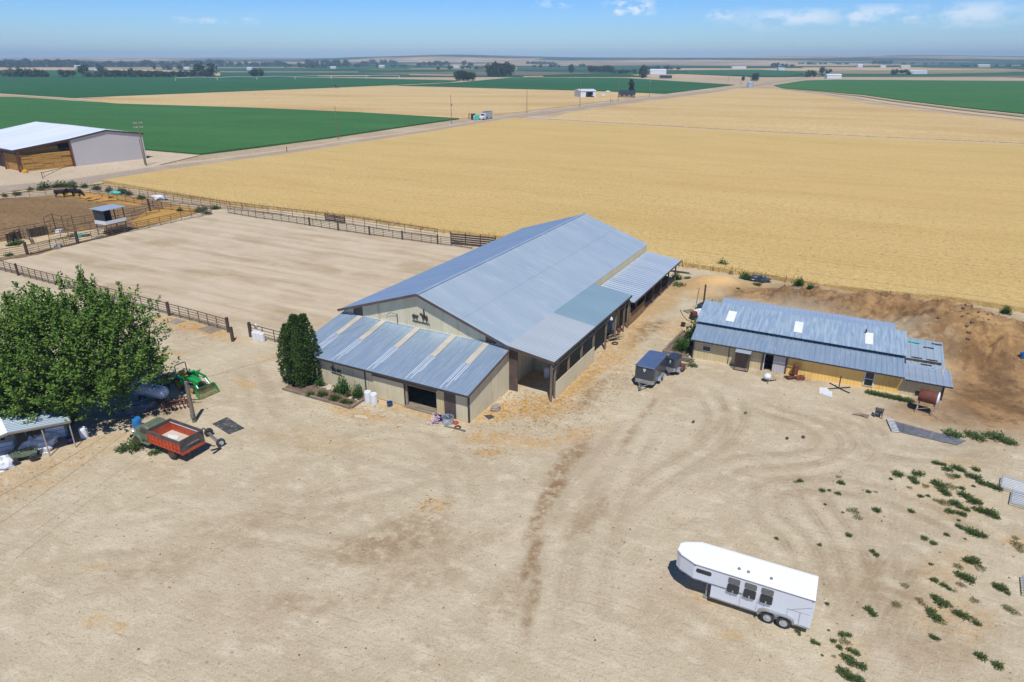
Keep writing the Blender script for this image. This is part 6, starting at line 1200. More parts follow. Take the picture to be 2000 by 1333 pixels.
def propane():
    t = thing('propane_tank', 'white horizontal propane tank half under the big tree, by the tractor', 'propane tank', G(318, 786), 163); mb = MB(); mb.lathe([(.05, -.42), (.3, -.36), (.48, -.2), (.56, 0), (.56, 2.6), (.48, 2.8), (.3, 2.96), (.05, 3.0)], 20, (-.2, 0, .95), (1, 0, 0)); mb.build('tank', M['tank_white'], t, True)
    for x in (.2, 2.0): mb = MB(); mb.box(x-.08, -.4, 0, x+.08, .4, .5); mb.build('saddle', M['rust'], t)
    mb = MB(); mb.lathe([(.16, 0), (.18, .08), (.12, .2)], 12, (1.1, 0, 1.5)); mb.build('valve_dome', M['alu'], t)
propane()
def implement(label, x, y, rz, seed, mat='black'):
    rr = random.Random(seed); t = thing('farm_implement', label, 'implement', on_ground(x, y), rz); mb = MB()
    for a, b in (((-1, -.6, .5), (1, -.6, .5)), ((-1, .6, .5), (1, .6, .5)), ((-1, -.6, .5), (-1, .6, .5)), ((1, -.6, .5), (1, .6, .5)), ((1, 0, .5), (1.9, 0, .35)), ((-1, 0, .55), (1, 0, .55)), ((.9, -.5, .5), (1.2, 0, 1.1)), ((.9, .5, .5), (1.2, 0, 1.1))): mb.bar(a, b, .07)
    mb.build('frame', M[mat], t)
    for k in range(7):
        for y_ in (-.55, .55): mb = MB(); mb.lathe([(.02, -.02), (.26, .03), (.27, .04), (.02, .02)], 12, (-.9+k*.3, y_, .27), (.95, .3, 0)); mb.build('disc', M['rust'], t)
implement('dark disc implement parked behind the tractor under the tree', 328, 752, 150, 1); implement('rusty pipe implement in the shade in front of the propane tank', 345, 795, 20, 2, 'rust')
simple('tarp_heap', MB().blob((0, 0, .25), (1.4, .8, .6), .6, 3, 2.2, 14, 0), 'shade_net', 'dark netting heap in the tree shade below the propane tank', 'tarp', 265, 803, 20); simple('metal_tub', MB().blob((0, 0, .25), (.5, .4, .4), .4, 3, 2.5, 9, 0), 'silver', 'crumpled silver metal lump beside the tractor front wheel', 'scrap', 374, 765)
# ================================================================ THINGS ON THE YARD
def flat_mat(label, pts, mat='mat', name='rubber_mat', th=.025):
    c = sum((Vector(on_ground(*p)) for p in pts), Vector())/len(pts); mb = MB(); mb.prism([tuple(on_ground(*p)-c+Vector((0, 0, .012))) for p in pts], (0, 0, th)); solo(mb, name, M[mat], label, 'mat', c)
flat_mat('worn black rubber mat on the dirt right of the red truck', [(414.5, 829), (443.5, 816), (477.5, 837.5), (447.5, 849)]); flat_mat('small dark mat on the straw beside the lean-to end wall', [(945, 812), (958, 810), (966, 815), (955, 820)], 'charcoal', 'metal_grate')
flat_mat('pale worn mat on the straw below the arena fence, nearer the gate', [(387, 643), (412, 636), (433, 645), (410, 652.5)], 'wood_grey', 'rubber_mat', .03); flat_mat('pale worn mat on the straw below the arena fence, nearer the tree', [(329, 629), (345, 622.5), (363, 628), (345, 634)], 'stone', 'rubber_mat', .03)
flat_mat('white sheet lying flat on the dirt, partly under another', [(1600, 758), (1618, 759), (1619, 771), (1600, 770)], 'white', 'white_board'); flat_mat('white sheet lying flat nearest the camera, beside the wheel shaped iron', [(1606, 765), (1625, 766.5), (1624.5, 778), (1606, 772)], 'white', 'white_board', .05)
for i, (x, y, lb) in enumerate(((499, 664, 'white plastic drum next to the dark gateway post'), (506, 665, 'white plastic drum in the middle of the row by the gateway'), (513, 667.5, 'white plastic drum at the right end of the row by the gateway'))): simple('plastic_drum', drum(.3, .95), 'white', lb, 'drum', x, y+0.5)
simple('plastic_jug', MB().lathe([(.16, 0), (.18, .05), (.18, .35), (.1, .45), (.06, .52)], 10), 'white', 'white plastic jug standing on the drums by the arena gateway', 'jug', 503, 657, z=.9)
simple('plastic_drum', drum(.31, .98), 'white', 'white plastic drum against the wall, beside the downpipe', 'drum', 719.5, 785); simple('plastic_drum', drum(.31, .98), 'white', 'white plastic drum nearest the sliding door', 'drum', 731, 789)
simple('bucket', MB().lathe([(.2, 0), (.26, .38), (.24, .38), (.18, .04)], 14), 'navy', 'small blue bucket at the foot of the sliding door', 'bucket', 761.5, 793)
t = thing('flower_pot', 'purple pot beside the pink flowers at the brown wall panel', 'pot', on_ground(857, 824)); mb = MB(); mb.lathe([(.2, 0), (.3, .45), (.32, .5), (.27, .5), (.2, .1)], 14); mb.build('pot', M['purple'], t)
mb = MB(); rr = random.Random(6)
for i in range(230): p = Vector((rr.gauss(0, .22), rr.gauss(0, .2), abs(rr.gauss(.25, .22)))); mb.leaf(p, (rr.gauss(0, 1), rr.gauss(0, 1), rr.gauss(.3, .6)), (0, 0, 1), rr.uniform(.08, .16), rr.uniform(.06, .1))
simple('flower_bunch', mb, 'pink', 'bunch of pink and white flowers standing before the purple pot', 'flowers', 850, 828)
t = thing('stock_tank', 'round grey blue stock tank full of junk by the brown wall panel', 'trough', on_ground(875, 826)); mb = MB(); mb.lathe([(.42, 0), (.46, .05), (.46, .5), (.49, .55), (.43, .55), (.42, .1)], 20); mb.build('tub', M['galv_blue'], t); mb = MB()
for i in range(14): mb.tube((rr.gauss(0, .2), rr.gauss(0, .2), .2), (rr.gauss(0, .26), rr.gauss(0, .26), .62), .02)
mb.build('contents', M['rail'], t)
def coil(label, x, y, r, mat): 
    mb = MB(); n = 60; mb.path([((r+.03*math.sin(i*1.7))*math.cos(i*.42), (r+.03*math.cos(i*2.1))*math.sin(i*.42), .03+.0022*i) for i in range(n)], .022, 5); simple('hose_coil', mb, mat, label, 'hose', x, y)
coil('dark garden hose coiled on the dirt by the lean-to corner', 894, 837, .24, 'rust'); coil('orange hose coil right behind the dark one', 890, 828, .2, 'red')
mb = MB(); mb.bar((0, 0, .05), (1.9, 0, .05), .12, .07); simple('loose_plank', mb, 'wood_grey', 'single plank lying on the dirt in front of the stock tank', 'plank', 868, 833, -25)
simple('boulder', MB().blob((0, 0, .16), (.48, .36, .3), .3, 3, 1.3, 5, -.05), 'stone', 'grey boulder at the foot of the lean-to end wall', 'boulder', 968, 800, 40)
simple('stepping_slab', MB().blob((0, 0, .02), (.7, .25, .05), .3, 2, 1.3, 7, 0), 'concrete', 'pale flat slab lying on the dirt below the white drums', 'slab', 705, 814, -20)
def yard_litter():
    rr = random.Random(77); st = MB(); tw = MB(); n = 0
    while n < 5200:
        x, y = rr.uniform(-34, 38), 18+40*rr.random()**1.3
        n += 1; z = GZ(x, y); r = rr.uniform(.018, .05) if rr.random() < .93 else rr.uniform(.05, .1); a = rr.uniform(0, 6.28)
        p = [(x+math.cos(a+k*1.57)*r*rr.uniform(.7, 1.2), y+math.sin(a+k*1.57)*r*rr.uniform(.7, 1.2), z-.01) for k in range(4)]; st.add(p+[(x+rr.gauss(0, r*.2), y+rr.gauss(0, r*.2), z+r*.8)], [(0, 1, 4), (1, 2, 4), (2, 3, 4), (3, 0, 4)])
    tag(st.build('loose_stones', M['pebble']), 'loose pebbles and droppings scattered over the dirt yard', 'gravel', kind='stuff')
    for c, rx, k in (((1050, 800), 5, 1500), ((1150, 735), 6, 1400), ((1230, 650), 6, 900), ((390, 640), 5, 500), ((60, 915), 5, 220), ((720, 806), 4, 350), ((840, 990), 1.2, 80), ((950, 885), 1.5, 90), ((1330, 570), 6, 300)):
        g = G(*c)
        for i in range(k):
            x, y = rr.gauss(g.x, rx*.6), rr.gauss(g.y, rx*.5); z = GZ(x, y)+.015; a = rr.uniform(0, 6.28); L = rr.uniform(.04, .16); dx, dy = math.cos(a)*L, math.sin(a)*L; tw.add([(x-dx, y-dy, z), (x+dy*.18, y-dx*.18, z+.02), (x+dx, y+dy, z+rr.uniform(0, .05)), (x-dy*.18, y+dx*.18, z+.02)], [(0, 1, 2), (0, 2, 3)])
    tag(tw.build('straw_scraps', M['hay']), 'loose straw scattered over the ground near the barn', 'straw', kind='stuff')
yard_litter()
# by the porch
def plank_stack(label, x, y, rz, n, L, mat='wood_grey', seed=1, name='plank_stack'):
    rr = random.Random(seed); mb = MB()
    for i in range(n): a = rr.uniform(-.5, .5); y0 = rr.uniform(-.4, .4); mb.bar((-L/2, y0-a*.5, .05+i*.06), (L/2*rr.uniform(.6, 1), y0+a*.5, .06+i*.06), rr.uniform(.12, .24), .045)
    simple(name, mb, mat, label, 'planks', x, y, rz)
plank_stack('stack of old boards lying by the porch posts', 1199, 663, 40, 7, 1.5, 'wood_grey', 2); plank_stack('dark scrap boards in front of the porch, nearest the barn lane', 1194, 657, -20, 5, 1.3, 'wood_dark', 5); plank_stack('pale rails stacked by the far corner of the stalls', 1332, 533, -25, 6, 3.0, 'concrete', 8)
simple('fuel_can', MB().loft([[(x, y, z) for x, y in rounded(-.2*k, -.13*k, .2*k, .13*k, .05)] for z, k in ((0, 1), (.4, 1), (.46, .6), (.52, .4))]), 'rust', 'small red can on the boards by the porch', 'can', 1208, 655, z=.3)
mb = MB(); mb.lathe([(.26, 0), (.28, .06), (.28, .85), (.2, .95)], 14); simple('barrel', mb, 'tank_white', 'pale barrel in the shade inside the porch opening', 'barrel', 1068, 737)
mb = MB(); mb.box(-.3, -.25, 0, .3, .25, 1.0); mb.box(-.32, -.27, 1.0, .32, .27, 1.05); simple('cabinet', mb, 'galv_blue', 'blue grey cabinet under the porch roof behind the board stack', 'cabinet', 1192, 646, -28)
simple('bucket', MB().lathe([(.2, 0), (.27, .42), (.25, .42), (.18, .04)], 14), 'black', 'black bucket at the corner of the planter by the barn lane', 'bucket', 1334, 638)
simple('tub', MB().lathe([(.3, 0), (.36, .5), (.33, .5), (.28, .06)], 14), 'navy', 'blue tub in the shadow of the stalls', 'tub', 1270, 588)
coil('rubber tyre ring lying by the scrap boards', 1201, 672, .3, 'black')
# junk left of the shed
def pallet(label, x, y, rz):
    mb = MB()
    for i in range(6): mb.box(-.6, -.5+i*.18, .10, .6, -.40+i*.18, .13)
    for x_ in (-.55, 0, .52): mb.box(x_, -.5, 0, x_+.08, .5, .098)
    simple('pallet', mb, 'wood_grey', label, 'pallet', x, y, rz)
pallet('weathered pallet on the dirt beside the shed end', 1347, 609, 20); pallet('pale pallet leaning stack beside the small dark trailer', 1332, 716, 70)
t = thing('power_washer', 'red and black machine standing by the left end of the shed', 'machine', on_ground(1354, 624), 20); mb = MB(); mb.box(-.35, -.3, .1, .35, .3, .55); mb.build('body', M['black'], t); mb = MB(); mb.box(-.3, -.25, .55, .3, .25, .9); mb.build('hood', M['rust'], t)
for s in (1, -1): wheel(t, 0, s*.36, .18, .18, .1, s)
simple('feed_sack', MB().blob((0, 0, .25), (.5, .4, .4), .4, 3, 2, 3, 0), 'white', 'white sack beside the red machine at the shed end', 'sack', 1364, 613, 20); simple('feed_sack', MB().blob((0, 0, .25), (.7, .4, .5), .4, 3, 2, 8, 0), 'charcoal', 'dark sack against the corner of the shed roof', 'sack', 1371, 603, 20)
mb = MB(); mb.bar((0, 0, 0), (0, 0, 3.0), .16); mb.bar((0, 0, 1.0), (-.9, 0, .1), .05); mb.bar((-.9, 0, 0), (-.7, 0, 2.6), .05); simple('braced_post', mb, 'wood_dark', 'tall dark post with a leaning pipe behind the shed corner', 'post', 1373, 604)
mb = MB(); mb.path([(p.x, p.y, .03) for p in [on_ground(*q) for q in ((1329, 606), (1333, 616), (1342, 626), (1355, 631), (1368, 629))]], .03, 5); tag(mb.build('ground_hose', M['rail']), 'dark hose curving over the dirt to the red machine', 'hose')
mb = MB(); mb.box(-.35, -.3, 0, .35, .3, .62); simple('wooden_crate', mb, 'rust', 'reddish brown wooden box beside the small dark trailer', 'crate', 1329, 724, -30); plank_stack('loose boards heaped behind the reddish box by the planter', 1340, 706, -20, 6, 1.7, 'wood_grey', 12)
# in front of the shed
def pot_stove():
    t = thing('log_burner', 'rusty upright burner standing against the yellow shed wall', 'burner', on_ground(1551, 738), -25); mb = MB(); mb.lathe([(.22, .35), (.24, .4), (.24, 1.3), (.2, 1.35)], 14); mb.build('drum', M['rust'], t); mb = MB()
    for a in (0, 2.1, 4.2): mb.bar((.2*math.cos(a), .2*math.sin(a), .4), (.3*math.cos(a), .3*math.sin(a), 0), .05)
    mb.build('leg', M['black'], t); 
pot_stove()
plank_stack('rusty scrap lying left of the burner on the dirt', 1543, 739, 10, 4, .9, 'rust', 20, 'scrap_heap'); simple('scrap_heap', MB().blob((0, 0, .12), (.45, .3, .25), .5, 3, 2.5, 15, 0), 'rust', 'rounded rusty lump right of the burner', 'scrap', 1562, 741)
def kettle():
    t = thing('kettle_grill', 'round white kettle on a low dark frame on the dirt before the shed', 'grill', on_ground(1497, 746)); mb = MB(); mb.lathe([(.05, .25), (.26, .32), (.36, .5), (.36, .56), (.28, .74), (.05, .84)], 18); mb.build('kettle', M['white'], t, True); mb = MB()
    for a in (.4, 2.5, 4.6): mb.bar((.2*math.cos(a), .2*math.sin(a), .4), (.5*math.cos(a), .5*math.sin(a), 0), .04)
    mb.bar((.3, 0, .1), (.95, .25, .05), .06); mb.build('frame', M['black'], t)
kettle()
def iron_cross():
    t = thing('pipe_stand', 'dark cross shaped iron stand with an upright pipe before the tall white window', 'stand', on_ground(1638, 759.5)); mb = MB(); mb.tube((0, 0, .05), (.05, .1, 1.15), .045); mb.build('upright', M['black'], t); mb = MB()
    for a in (.15, 1.9, 3.3, 5.2): mb.bar((0, 0, .06), (1.1*math.cos(a), 1.1*math.sin(a), .05), .09, .06)
    mb.build('base_arms', M['black'], t)
iron_cross()
def armchair():
    t = thing('garden_chair', 'dark slatted garden armchair alone on the dirt', 'chair', on_ground(1715, 814.5), 150); P = lambda n, mb, m: mb.build(n, M[m], t)
    for x in (-.26, .26):
        for y in (-.26, .26): mb = MB(); mb.bar((x, y, 0), (x, y+(.12 if y > 0 else 0), .62 if y < 0 else .98), .06); P('leg', mb, 'trim_grey')
        mb = MB(); mb.bar((x, -.3, .64), (x, .34, .64), .09, .04); P('armrest', mb, 'charcoal')
    mb = MB()
    for k in range(5): mb.bar((-.26, -.24+k*.12, .42), (.26, -.24+k*.12, .41), .1, .03)
    P('seat', mb, 'charcoal'); mb = MB()
    for k in range(5): mb.bar((-.22+k*.11, .30, .46), (-.22+k*.11, .42, .98), .09, .03, (0, 1, 0))
    P('backrest', mb, 'charcoal')
armchair()
def fuel_tank():
    t = thing('fuel_tank', 'rusty fuel tank with white end raised on pale legs at the shed corner', 'fuel tank', on_ground(1806, 806), -38); P = lambda n, mb, m, s=False: mb.build(n, M[m], t, s)
    P('tank', MB().lathe([(.5, -.7), (.55, -.66), (.55, .6), (.5, .68)], 20, (0, 0, 1.45), (1, 0, 0)), 'rust', True); P('end_plate', MB().lathe([(.545, 0), (.565, .04), (.5, .12), (.06, .16)], 20, (.61, 0, 1.45), (1, 0, 0)), 'white', True)
    for x in (-.55, .5):
        for s in (1, -1): P('leg', MB().tube((x, s*.2, 1.1), (x*1.15, s*.55, 0), .035), 'cream_pole')
        P('brace', MB().tube((x, -.5, .25), (x, .5, .75), .022), 'cream_pole')
    P('brace', MB().tube((-.6, -.48, .3), (.55, -.4, .8), .022), 'cream_pole'); P('ladder', MB().tube((.85, -.35, 1.5), (1.0, -.75, 0), .03), 'cream_pole')
fuel_tank()
def cattle_guard():
    a, b = on_ground(1731, 821), on_ground(1741, 844); L = (b-a).length; t = thing('ground_grid', 'small white rung grid lying on the dirt beside the wire mesh', 'grid', a+Vector((0, 0, .03)), dirdeg(a, b)); mb = MB()
    for y in (0, .55): mb.bar((0, y, .02), (L, y, .02), .05)
    mb.build('side_rail', M['black'], t); mb = MB()
    for k in range(9): mb.bar((L*k/8, 0, .06), (L*k/8, .55, .06), .07, .05)
    mb.build('rung', M['white'], t)
cattle_guard()
def mesh_roll():
    pts = [on_ground(*q) for q in ((1741, 823), (1760, 824), (1870, 851), (1886, 862), (1868, 870), (1800, 858), (1742, 842))]; c = pts[0]; t = thing('wire_mesh', 'long blue grey wire mesh sheet lying flat on the dirt', 'wire mesh', c+Vector((0, 0, .03))); mb = MB()
    p0, p1, q0, q1 = pts[0]-c, pts[3]-c, pts[6]-c, pts[4]-c
    for k in range(70): u = k/69; a, b = p0.lerp(p1, u), q0.lerp(q1, u); mb.tube(a+Vector((0, 0, .03+.03*math.sin(k*.7))), b+Vector((0, 0, .03+.03*math.cos(k*.5))), .022, n=4)
    mb.build('cross_wire', M['shade_net'], t); mb = MB()
    for k in range(12): u = k/11; mb.tube(p0.lerp(q0, u)+Vector((0, 0, .04)), p1.lerp(q1, u)+Vector((0, 0, .04)), .022, n=4)
    mb.build('line_wire', M['shade_net'], t)
mesh_roll()
def panel_stack(label, x, y, rz, n, tilt):
    t = thing('livestock_panels', label, 'panels', on_ground(x, y), rz)
    for i in range(n):
        z = .26+i*.02; o = i*.02; mb = MB(); L, W = 3.6, 1.6; lift = tilt*i
        for y_ in (0, W): mb.tube((o, y_, z), (L+o, y_, z+lift), .028, n=6)
        for k in range(1, 7): mb.tube((o, k*W/7, z), (L+o, k*W/7, z+lift), .025, n=5)
        for x_ in (0, L): mb.tube((x_+o, 0, z+(lift if x_ else 0)), (x_+o, W, z+(lift if x_ else 0)), .028, n=6)
        mb.build('panel', M['galv_bright'], t)
for ax_, lb in (((1972, 988, 1980, 944), 'front stack of galvanised livestock panels at the right frame edge by the weeds'), ((1953, 958, 1957, 930), 'upper stack of galvanised livestock panels behind the front one at right'), ((1998, 1166, 1994, 1120), 'galvanised livestock panels just showing at the right frame edge, lower down')):
    panel_stack(lb, ax_[0], ax_[1], dirdeg(G(ax_[0], ax_[1]), G(ax_[2], ax_[3]))-90, 2, 0)
simple('junk_heap', MB().blob((0, 0, .25), (1.3, .8, .5), .6, 3, 2.4, 31, 0), 'charcoal', 'dark junk heap at the wheat edge behind the shed', 'junk', 1482, 550, -20); simple('half_barrel', MB().lathe([(.5, 0), (.6, .1), (.6, .8), (.5, .85)], 14, (0, 0, .5), (1, 0, 0)), 'black', 'black barrel lying on the dirt mound at the right edge', 'barrel', 1998, 698, 20); simple('bucket', MB().lathe([(.25, 0), (.3, .5), (.28, .5), (.22, .05)], 12), 'blue', 'bright blue bucket on the dug earth at the right edge', 'bucket', 1990, 722)
rr = random.Random(17)
for i in range(26):
    x, y = rr.uniform(1500, 1600), rr.uniform(566, 582); s = rr.uniform(.12, .35); simple('earth_clod', MB().blob((0, 0, .05), (s, s*.8, s*.6), .5, 1, 1.3, i), 'clay' if i % 3 else 'stone', 'clod of broken earth in the spoil behind the shed roof', 'clod', x, y, rr.uniform(0, 360), 'clods in the spoil behind the shed')
for i in range(40):
    x, y = rr.gauss(1905, 35), rr.gauss(655, 26); s = rr.uniform(.15, .5); p = on_ground(x, y); p.z += .0
    s *= .55; solo(MB().blob((0, 0, .08), (s, s*.8, s*.6), .5, 1, 1.3, i), 'earth_clod', M['clay'] if i % 3 else M['soil'], 'clod of dry earth on the big dirt mound', 'clod', p, rr.uniform(0, 360), 'clods on the dirt mound')
for x, y, lb in ((1456, 808, 'dark green bottle shaped thing alone on the tyre marked dirt'), (1354, 826, 'small dark lump on the dirt in front of the cargo trailer'), (1537, 857, 'small dark lump in the middle of the tyre circles'), (1569, 855, 'small dark lump right of the others among the tyre circles')): simple('debris', MB().blob((0, 0, .06), (.2, .12, .1), .4, 2, 2, int(x), 0), 'weed' if x == 1456 else 'wood_dark', lb, 'debris', x, y, 60)
mb = MB(); mb.path([(0, 0, .05), (.6, .1, .12), (1.2, -.1, .06)], [.03, .12, .2], 6); simple('driftwood', mb, 'wood_grey', 'dry root or branch lying on the dirt left of the armchair', 'branch', 1664, 811, -20)
# ================================================================ FAR AWAY
def shed_far(name, label, x, y, w, d, h, rz, wall='white', roof='white_roof', ridge=1.5, opening=None, grp=None):
    t = thing(name, label, 'shed' if 'shed' in name else 'building', G(x, y), rz, grp); P = lambda n, mb, m: mb.build(n, M[m], t)
    mb = MB(); mb.prism([(0, 0, 0), (0, d, 0), (0, d, h), (0, d/2, h+ridge), (0, 0, h)], (.15, 0, 0)); mb.prism([(w-.15, 0, 0), (w-.15, d, 0), (w-.15, d, h), (w-.15, d/2, h+ridge), (w-.15, 0, h)], (.15, 0, 0)); mb.box(.15, d-.15, 0, w-.15, d, h)
    if opening: a, b = opening; mb.box(.15, 0, 0, a, .15, h); mb.box(b, 0, 0, w-.15, .15, h); mb.box(a, 0, h*.86, b, .15, h)
    else: mb.box(.15, 0, 0, w-.15, .15, h)
    P('wall', mb, wall)
    for s in (0, 1): mb = MB(); y0, y1 = (-.4, d/2) if s == 0 else (d+.4, d/2); mb.prism([(-.4, y0, h-.1), (w+.4, y0, h-.1), (w+.4, y1, h+ridge+.05), (-.4, y1, h+ridge+.05)], (0, 0, .2)); P('roof', mb, roof)
    return t
shed_far('machine_shed', 'white machine shed with a dark open front beyond the far wheat', 1133, 190.7, 12.5, 15, 4.6, 12, opening=(4.6, 10.2), ridge=.9)
simple('parked_truck', MB().loft([[(x, y, z) for y, z in ((-1, .5), (1, .5), (1, h), (-1, h))] for x, h in ((0, 1.2), (1.2, 1.3), (1.8, 2.2), (3.4, 2.3), (3.5, 2.0))]), 'white', 'white vehicle in the opening of the white machine shed', 'vehicle', 1148, 189.5, 100)
hz_ = shed_far('farmhouse', 'low dark roofed farmhouse with a lone dark tree behind it', 1209, 191, 12, 9, 2.8, -6, 'wood_grey', 'charcoal', 1.9)
for k in range(3): mb = MB(); mb.box(1.5+k*3.6, -.06, .9, 2.9+k*3.6, .0, 2.2); mb.build('window', M['glass'], hz_)
def silo():
    t = thing('grain_silo', 'round galvanised grain silo standing where the far road ends', 'silo', G(1464.5, 171)); mb = MB(); mb.lathe([(3.1, 0), (3.1, 4.4)], 24); mb.build('bin', M['galv'], t); mb = MB(); mb.lathe([(3.25, 4.4), (.5, 6.1), (.5, 6.5), (.05, 6.6)], 24); mb.build('roof', M['galv_bright'], t)
silo()
def semi():
    a, b = G(935, 235), G(969, 229.5); t = thing('grain_truck', 'white grain truck with a long hopper standing on the gravel road', 'truck', G(940, 235), dirdeg(a, b)); P = lambda n, mb, m: mb.build(n, M[m], t); w = 1.25
    mb = MB(); mb.loft([[(x, y, z) for y, z in ((-w, z0), (w, z0), (w, z1), (-w, z1))] for x, z0, z1 in ((3.6, 1.5, 3.4), (5, .9, 3.5), (8, .9, 3.5), (9.6, 1.6, 3.4))]); P('hopper', mb, 'silver'); mb = MB(); mb.box(3.7, -w*.9, 3.4, 9.5, w*.9, 3.62); P('load_cover', mb, 'charcoal')
    mb = MB(); mb.loft([[(x, y, z) for y, z in ((-1.15, .7), (1.15, .7), (1.1, h), (-1.1, h))] for x, h in ((-.1, 1.5), (1.2, 1.75), (1.7, 2.8), (3.1, 2.9), (3.2, 2.7))]); c = P('cab', mb, 'white'); P('windscreen', MB().prism([(1.28, -1, 1.9), (1.28, 1, 1.9), (1.66, .95, 2.7), (1.66, -.95, 2.7)], (-.03, 0, 0)), 'glass', )
    for x in (.5, 3.6, 4.6, 8.0, 9.0):
        for s in (1, -1): wheel(t, x, s*1.05, .5, .5, .3, s)
semi()
simple('poly_tank', MB().lathe([(1.0, 0), (1.1, .1), (1.1, 2.2), (.9, 2.6), (.3, 2.8)], 16), 'teal', 'teal plastic tank standing in front of the white grain truck', 'tank', 931.5, 235); simple('poly_tank', MB().lathe([(.8, 0), (.9, .1), (.9, 1.6), (.7, 1.9), (.2, 2.0)], 16), 'white', 'white plastic tank just left of the teal one', 'tank', 928, 234)
mb = MB(); mb.box(-.9, -.5, 0, .9, .5, 2.6); mb.box(-1.0, -.6, 2.6, 1.0, .6, 2.75); simple('pump_box', mb, 'wood_dark', 'dark brown cabinet left of the plastic tanks by the road', 'cabinet', 924, 234, 30); mb = MB(); mb.bar((0, 0, 0), (0, 0, 2.0), .35); mb.bar((0, 0, 2.0), (.35, 0, 2.7), .45); simple('pump_stand', mb, 'wood_dark', 'slim dark pump stand furthest left of the tanks by the road', 'pump', 916, 233)
for x, y, rz, m, lb in ((1178, 188.5, 5, 'white', 'white pickup parked between the machine shed and the farmhouse'), (1187, 181, 0, 'white', 'pale car parked in the yard beyond the farmhouse drive'), (1158, 190.2, 80, 'charcoal', 'dark vehicle at the right corner of the machine shed')):
    t = thing('parked_car', lb, 'car', G(x, y), rz); mb = MB(); mb.loft([[(q, y_, z) for y_, z in ((-.9, .4), (.9, .4), (.85, h), (-.85, h))] for q, h in ((-2.4, .9), (-1.0, 1.0), (-.6, 1.6), (.7, 1.65), (1.2, 1.1), (2.5, .95))]); mb.build('body', M[m], t)
    for q in (-1.5, 1.5):
        for s in (1, -1): wheel(t, q, s*.85, .35, .35, .22, s)
t = thing('field_tractor', 'dark tractor working at the far edge of the stubble', 'tractor', G(655, 172.8), 5); mb = MB(); mb.box(-1.2, -1, 1.0, 3.2, 1, 2.0); mb.build('body', M['charcoal'], t); mb = MB(); mb.box(-1.1, -.9, 2.0, .7, .9, 3.4); mb.build('cab', M['glass'], t)
for s in (1, -1): wheel(t, -.4, s*1.2, 1.0, 1.0, .6, s); wheel(t, 2.6, s*1.1, .7, .7, .5, s)
FS = 'pale farm buildings scattered in the distance'
for i, (x, y, w, d, h, wall, lb) in enumerate(((1270, 146, 42, 20, 9, 'white', 'long white shed beside the round dark tree in the middle distance'), (1615, 154, 30, 12, 6, 'white', 'long white shed at the near edge of the green fields on the right'), (1290, 153.5, 24, 12, 4, 'charcoal', 'dark low building in front of the long white shed'), (1760, 134, 40, 20, 8, 'tan' if False else 'cream', 'cream shed on the bare slope at right'), (1910, 132, 60, 20, 9, 'cream', 'cream roofed shed far right below the skyline'), (1775, 145, 50, 16, 6, 'white', 'white greenhouse like row right of the paired trees'), (1675, 132, 24, 16, 10, 'white', 'white house on the far slope left of the dark grove'), (740, 133, 26, 16, 8, 'cream', 'pale house among the distant trees, left of center'), (645, 134.5, 24, 14, 6, 'white', 'small white building far off, left of center'), (145, 133, 30, 14, 7, 'white', 'white building behind the far left hedge trees'), (185, 139.5, 22, 14, 7, 'white', 'white pitched building between the far left trees'), (355, 136, 30, 14, 6, 'white', 'white roofed shed in the distance above the left hedge'), (482, 137.5, 20, 14, 7, 'white', 'white farmhouse by the dark trees above the green fields'), (885, 133, 30, 12, 6, 'white', 'long white shed in the distance, near center'), (1430, 134.5, 60, 20, 6, 'white', 'long white row of sheds far off behind the silo'), (1520, 138, 24, 14, 6, 'white', 'white farm building by the far road end'), (1780, 127, 24, 14, 8, 'white', 'bright white building high on the right slope'), (1720, 133, 24, 12, 7, 'white', 'white building below the dark grove at right'))):
    shed_far('far_shed', lb, x, y, w*.72, d*.7, h*.8, 0, wall, 'white_roof' if wall != 'charcoal' else 'charcoal', h*.25)
def pivot():
    a, b = G(343, 159), G(780, 153.5); t = thing('pivot_sprinkler', 'long thin irrigation sprinkler line across the dark green field at left', 'sprinkler', a); d = b-a; mb = MB(); mb.path([d*k/24+Vector((0, 0, 4.0+.8*math.sin(math.pi*(k % 4)/4))) for k in range(25)], .22, 5); mb.build('pipe', M['white'], t)
    for k in range(0, 25, 4):
        mb = MB(); c = d*k/24; n = Vector((-d.y, d.x, 0)).normalized()*2.2
        mb.tube(c+n, c+Vector((0, 0, 4)), .16, n=5); mb.tube(c-n, c+Vector((0, 0, 4)), .16, n=5); mb.tube(c+n, c-n, .16, n=5); mb.build('tower', M['white'], t)
pivot()
# distant trees: a few meshes shared by all copies
def far_tree_mesh(seed, kind):
    rr = random.Random(seed); mb = MB(); n = 330
    lobes = [(rr.gauss(0, .22), rr.gauss(0, .22), rr.uniform(.26, .70), rr.uniform(.24, .34)) for _ in range(6)] if kind == 'round' else [(rr.gauss(0, .1), rr.gauss(0, .1), .2+.12*k, .2-.012*k) for k in range(6)]
    for i in range(n):
        lx, ly, lz, r = lobes[i % len(lobes)]; d = Vector((rr.gauss(0, 1), rr.gauss(0, 1), rr.gauss(0, 1))).normalized(); p = Vector((lx, ly, lz))+d*r*rr.uniform(.6, 1.0)
        if p.z < .06: p.z = .06+rr.random()*.1
        mb.leaf(p, d+Vector((rr.gauss(0, .4), rr.gauss(0, .4), .4)), (rr.gauss(0, .5), rr.gauss(0, .5), 1), rr.uniform(.10, .18), rr.uniform(.08, .14))
    for lx, ly, lz, r in lobes: mb.blob((lx, ly, lz), (r*.72,)*3, .3, 1, 1.5, seed)
    return mb
FT = {}
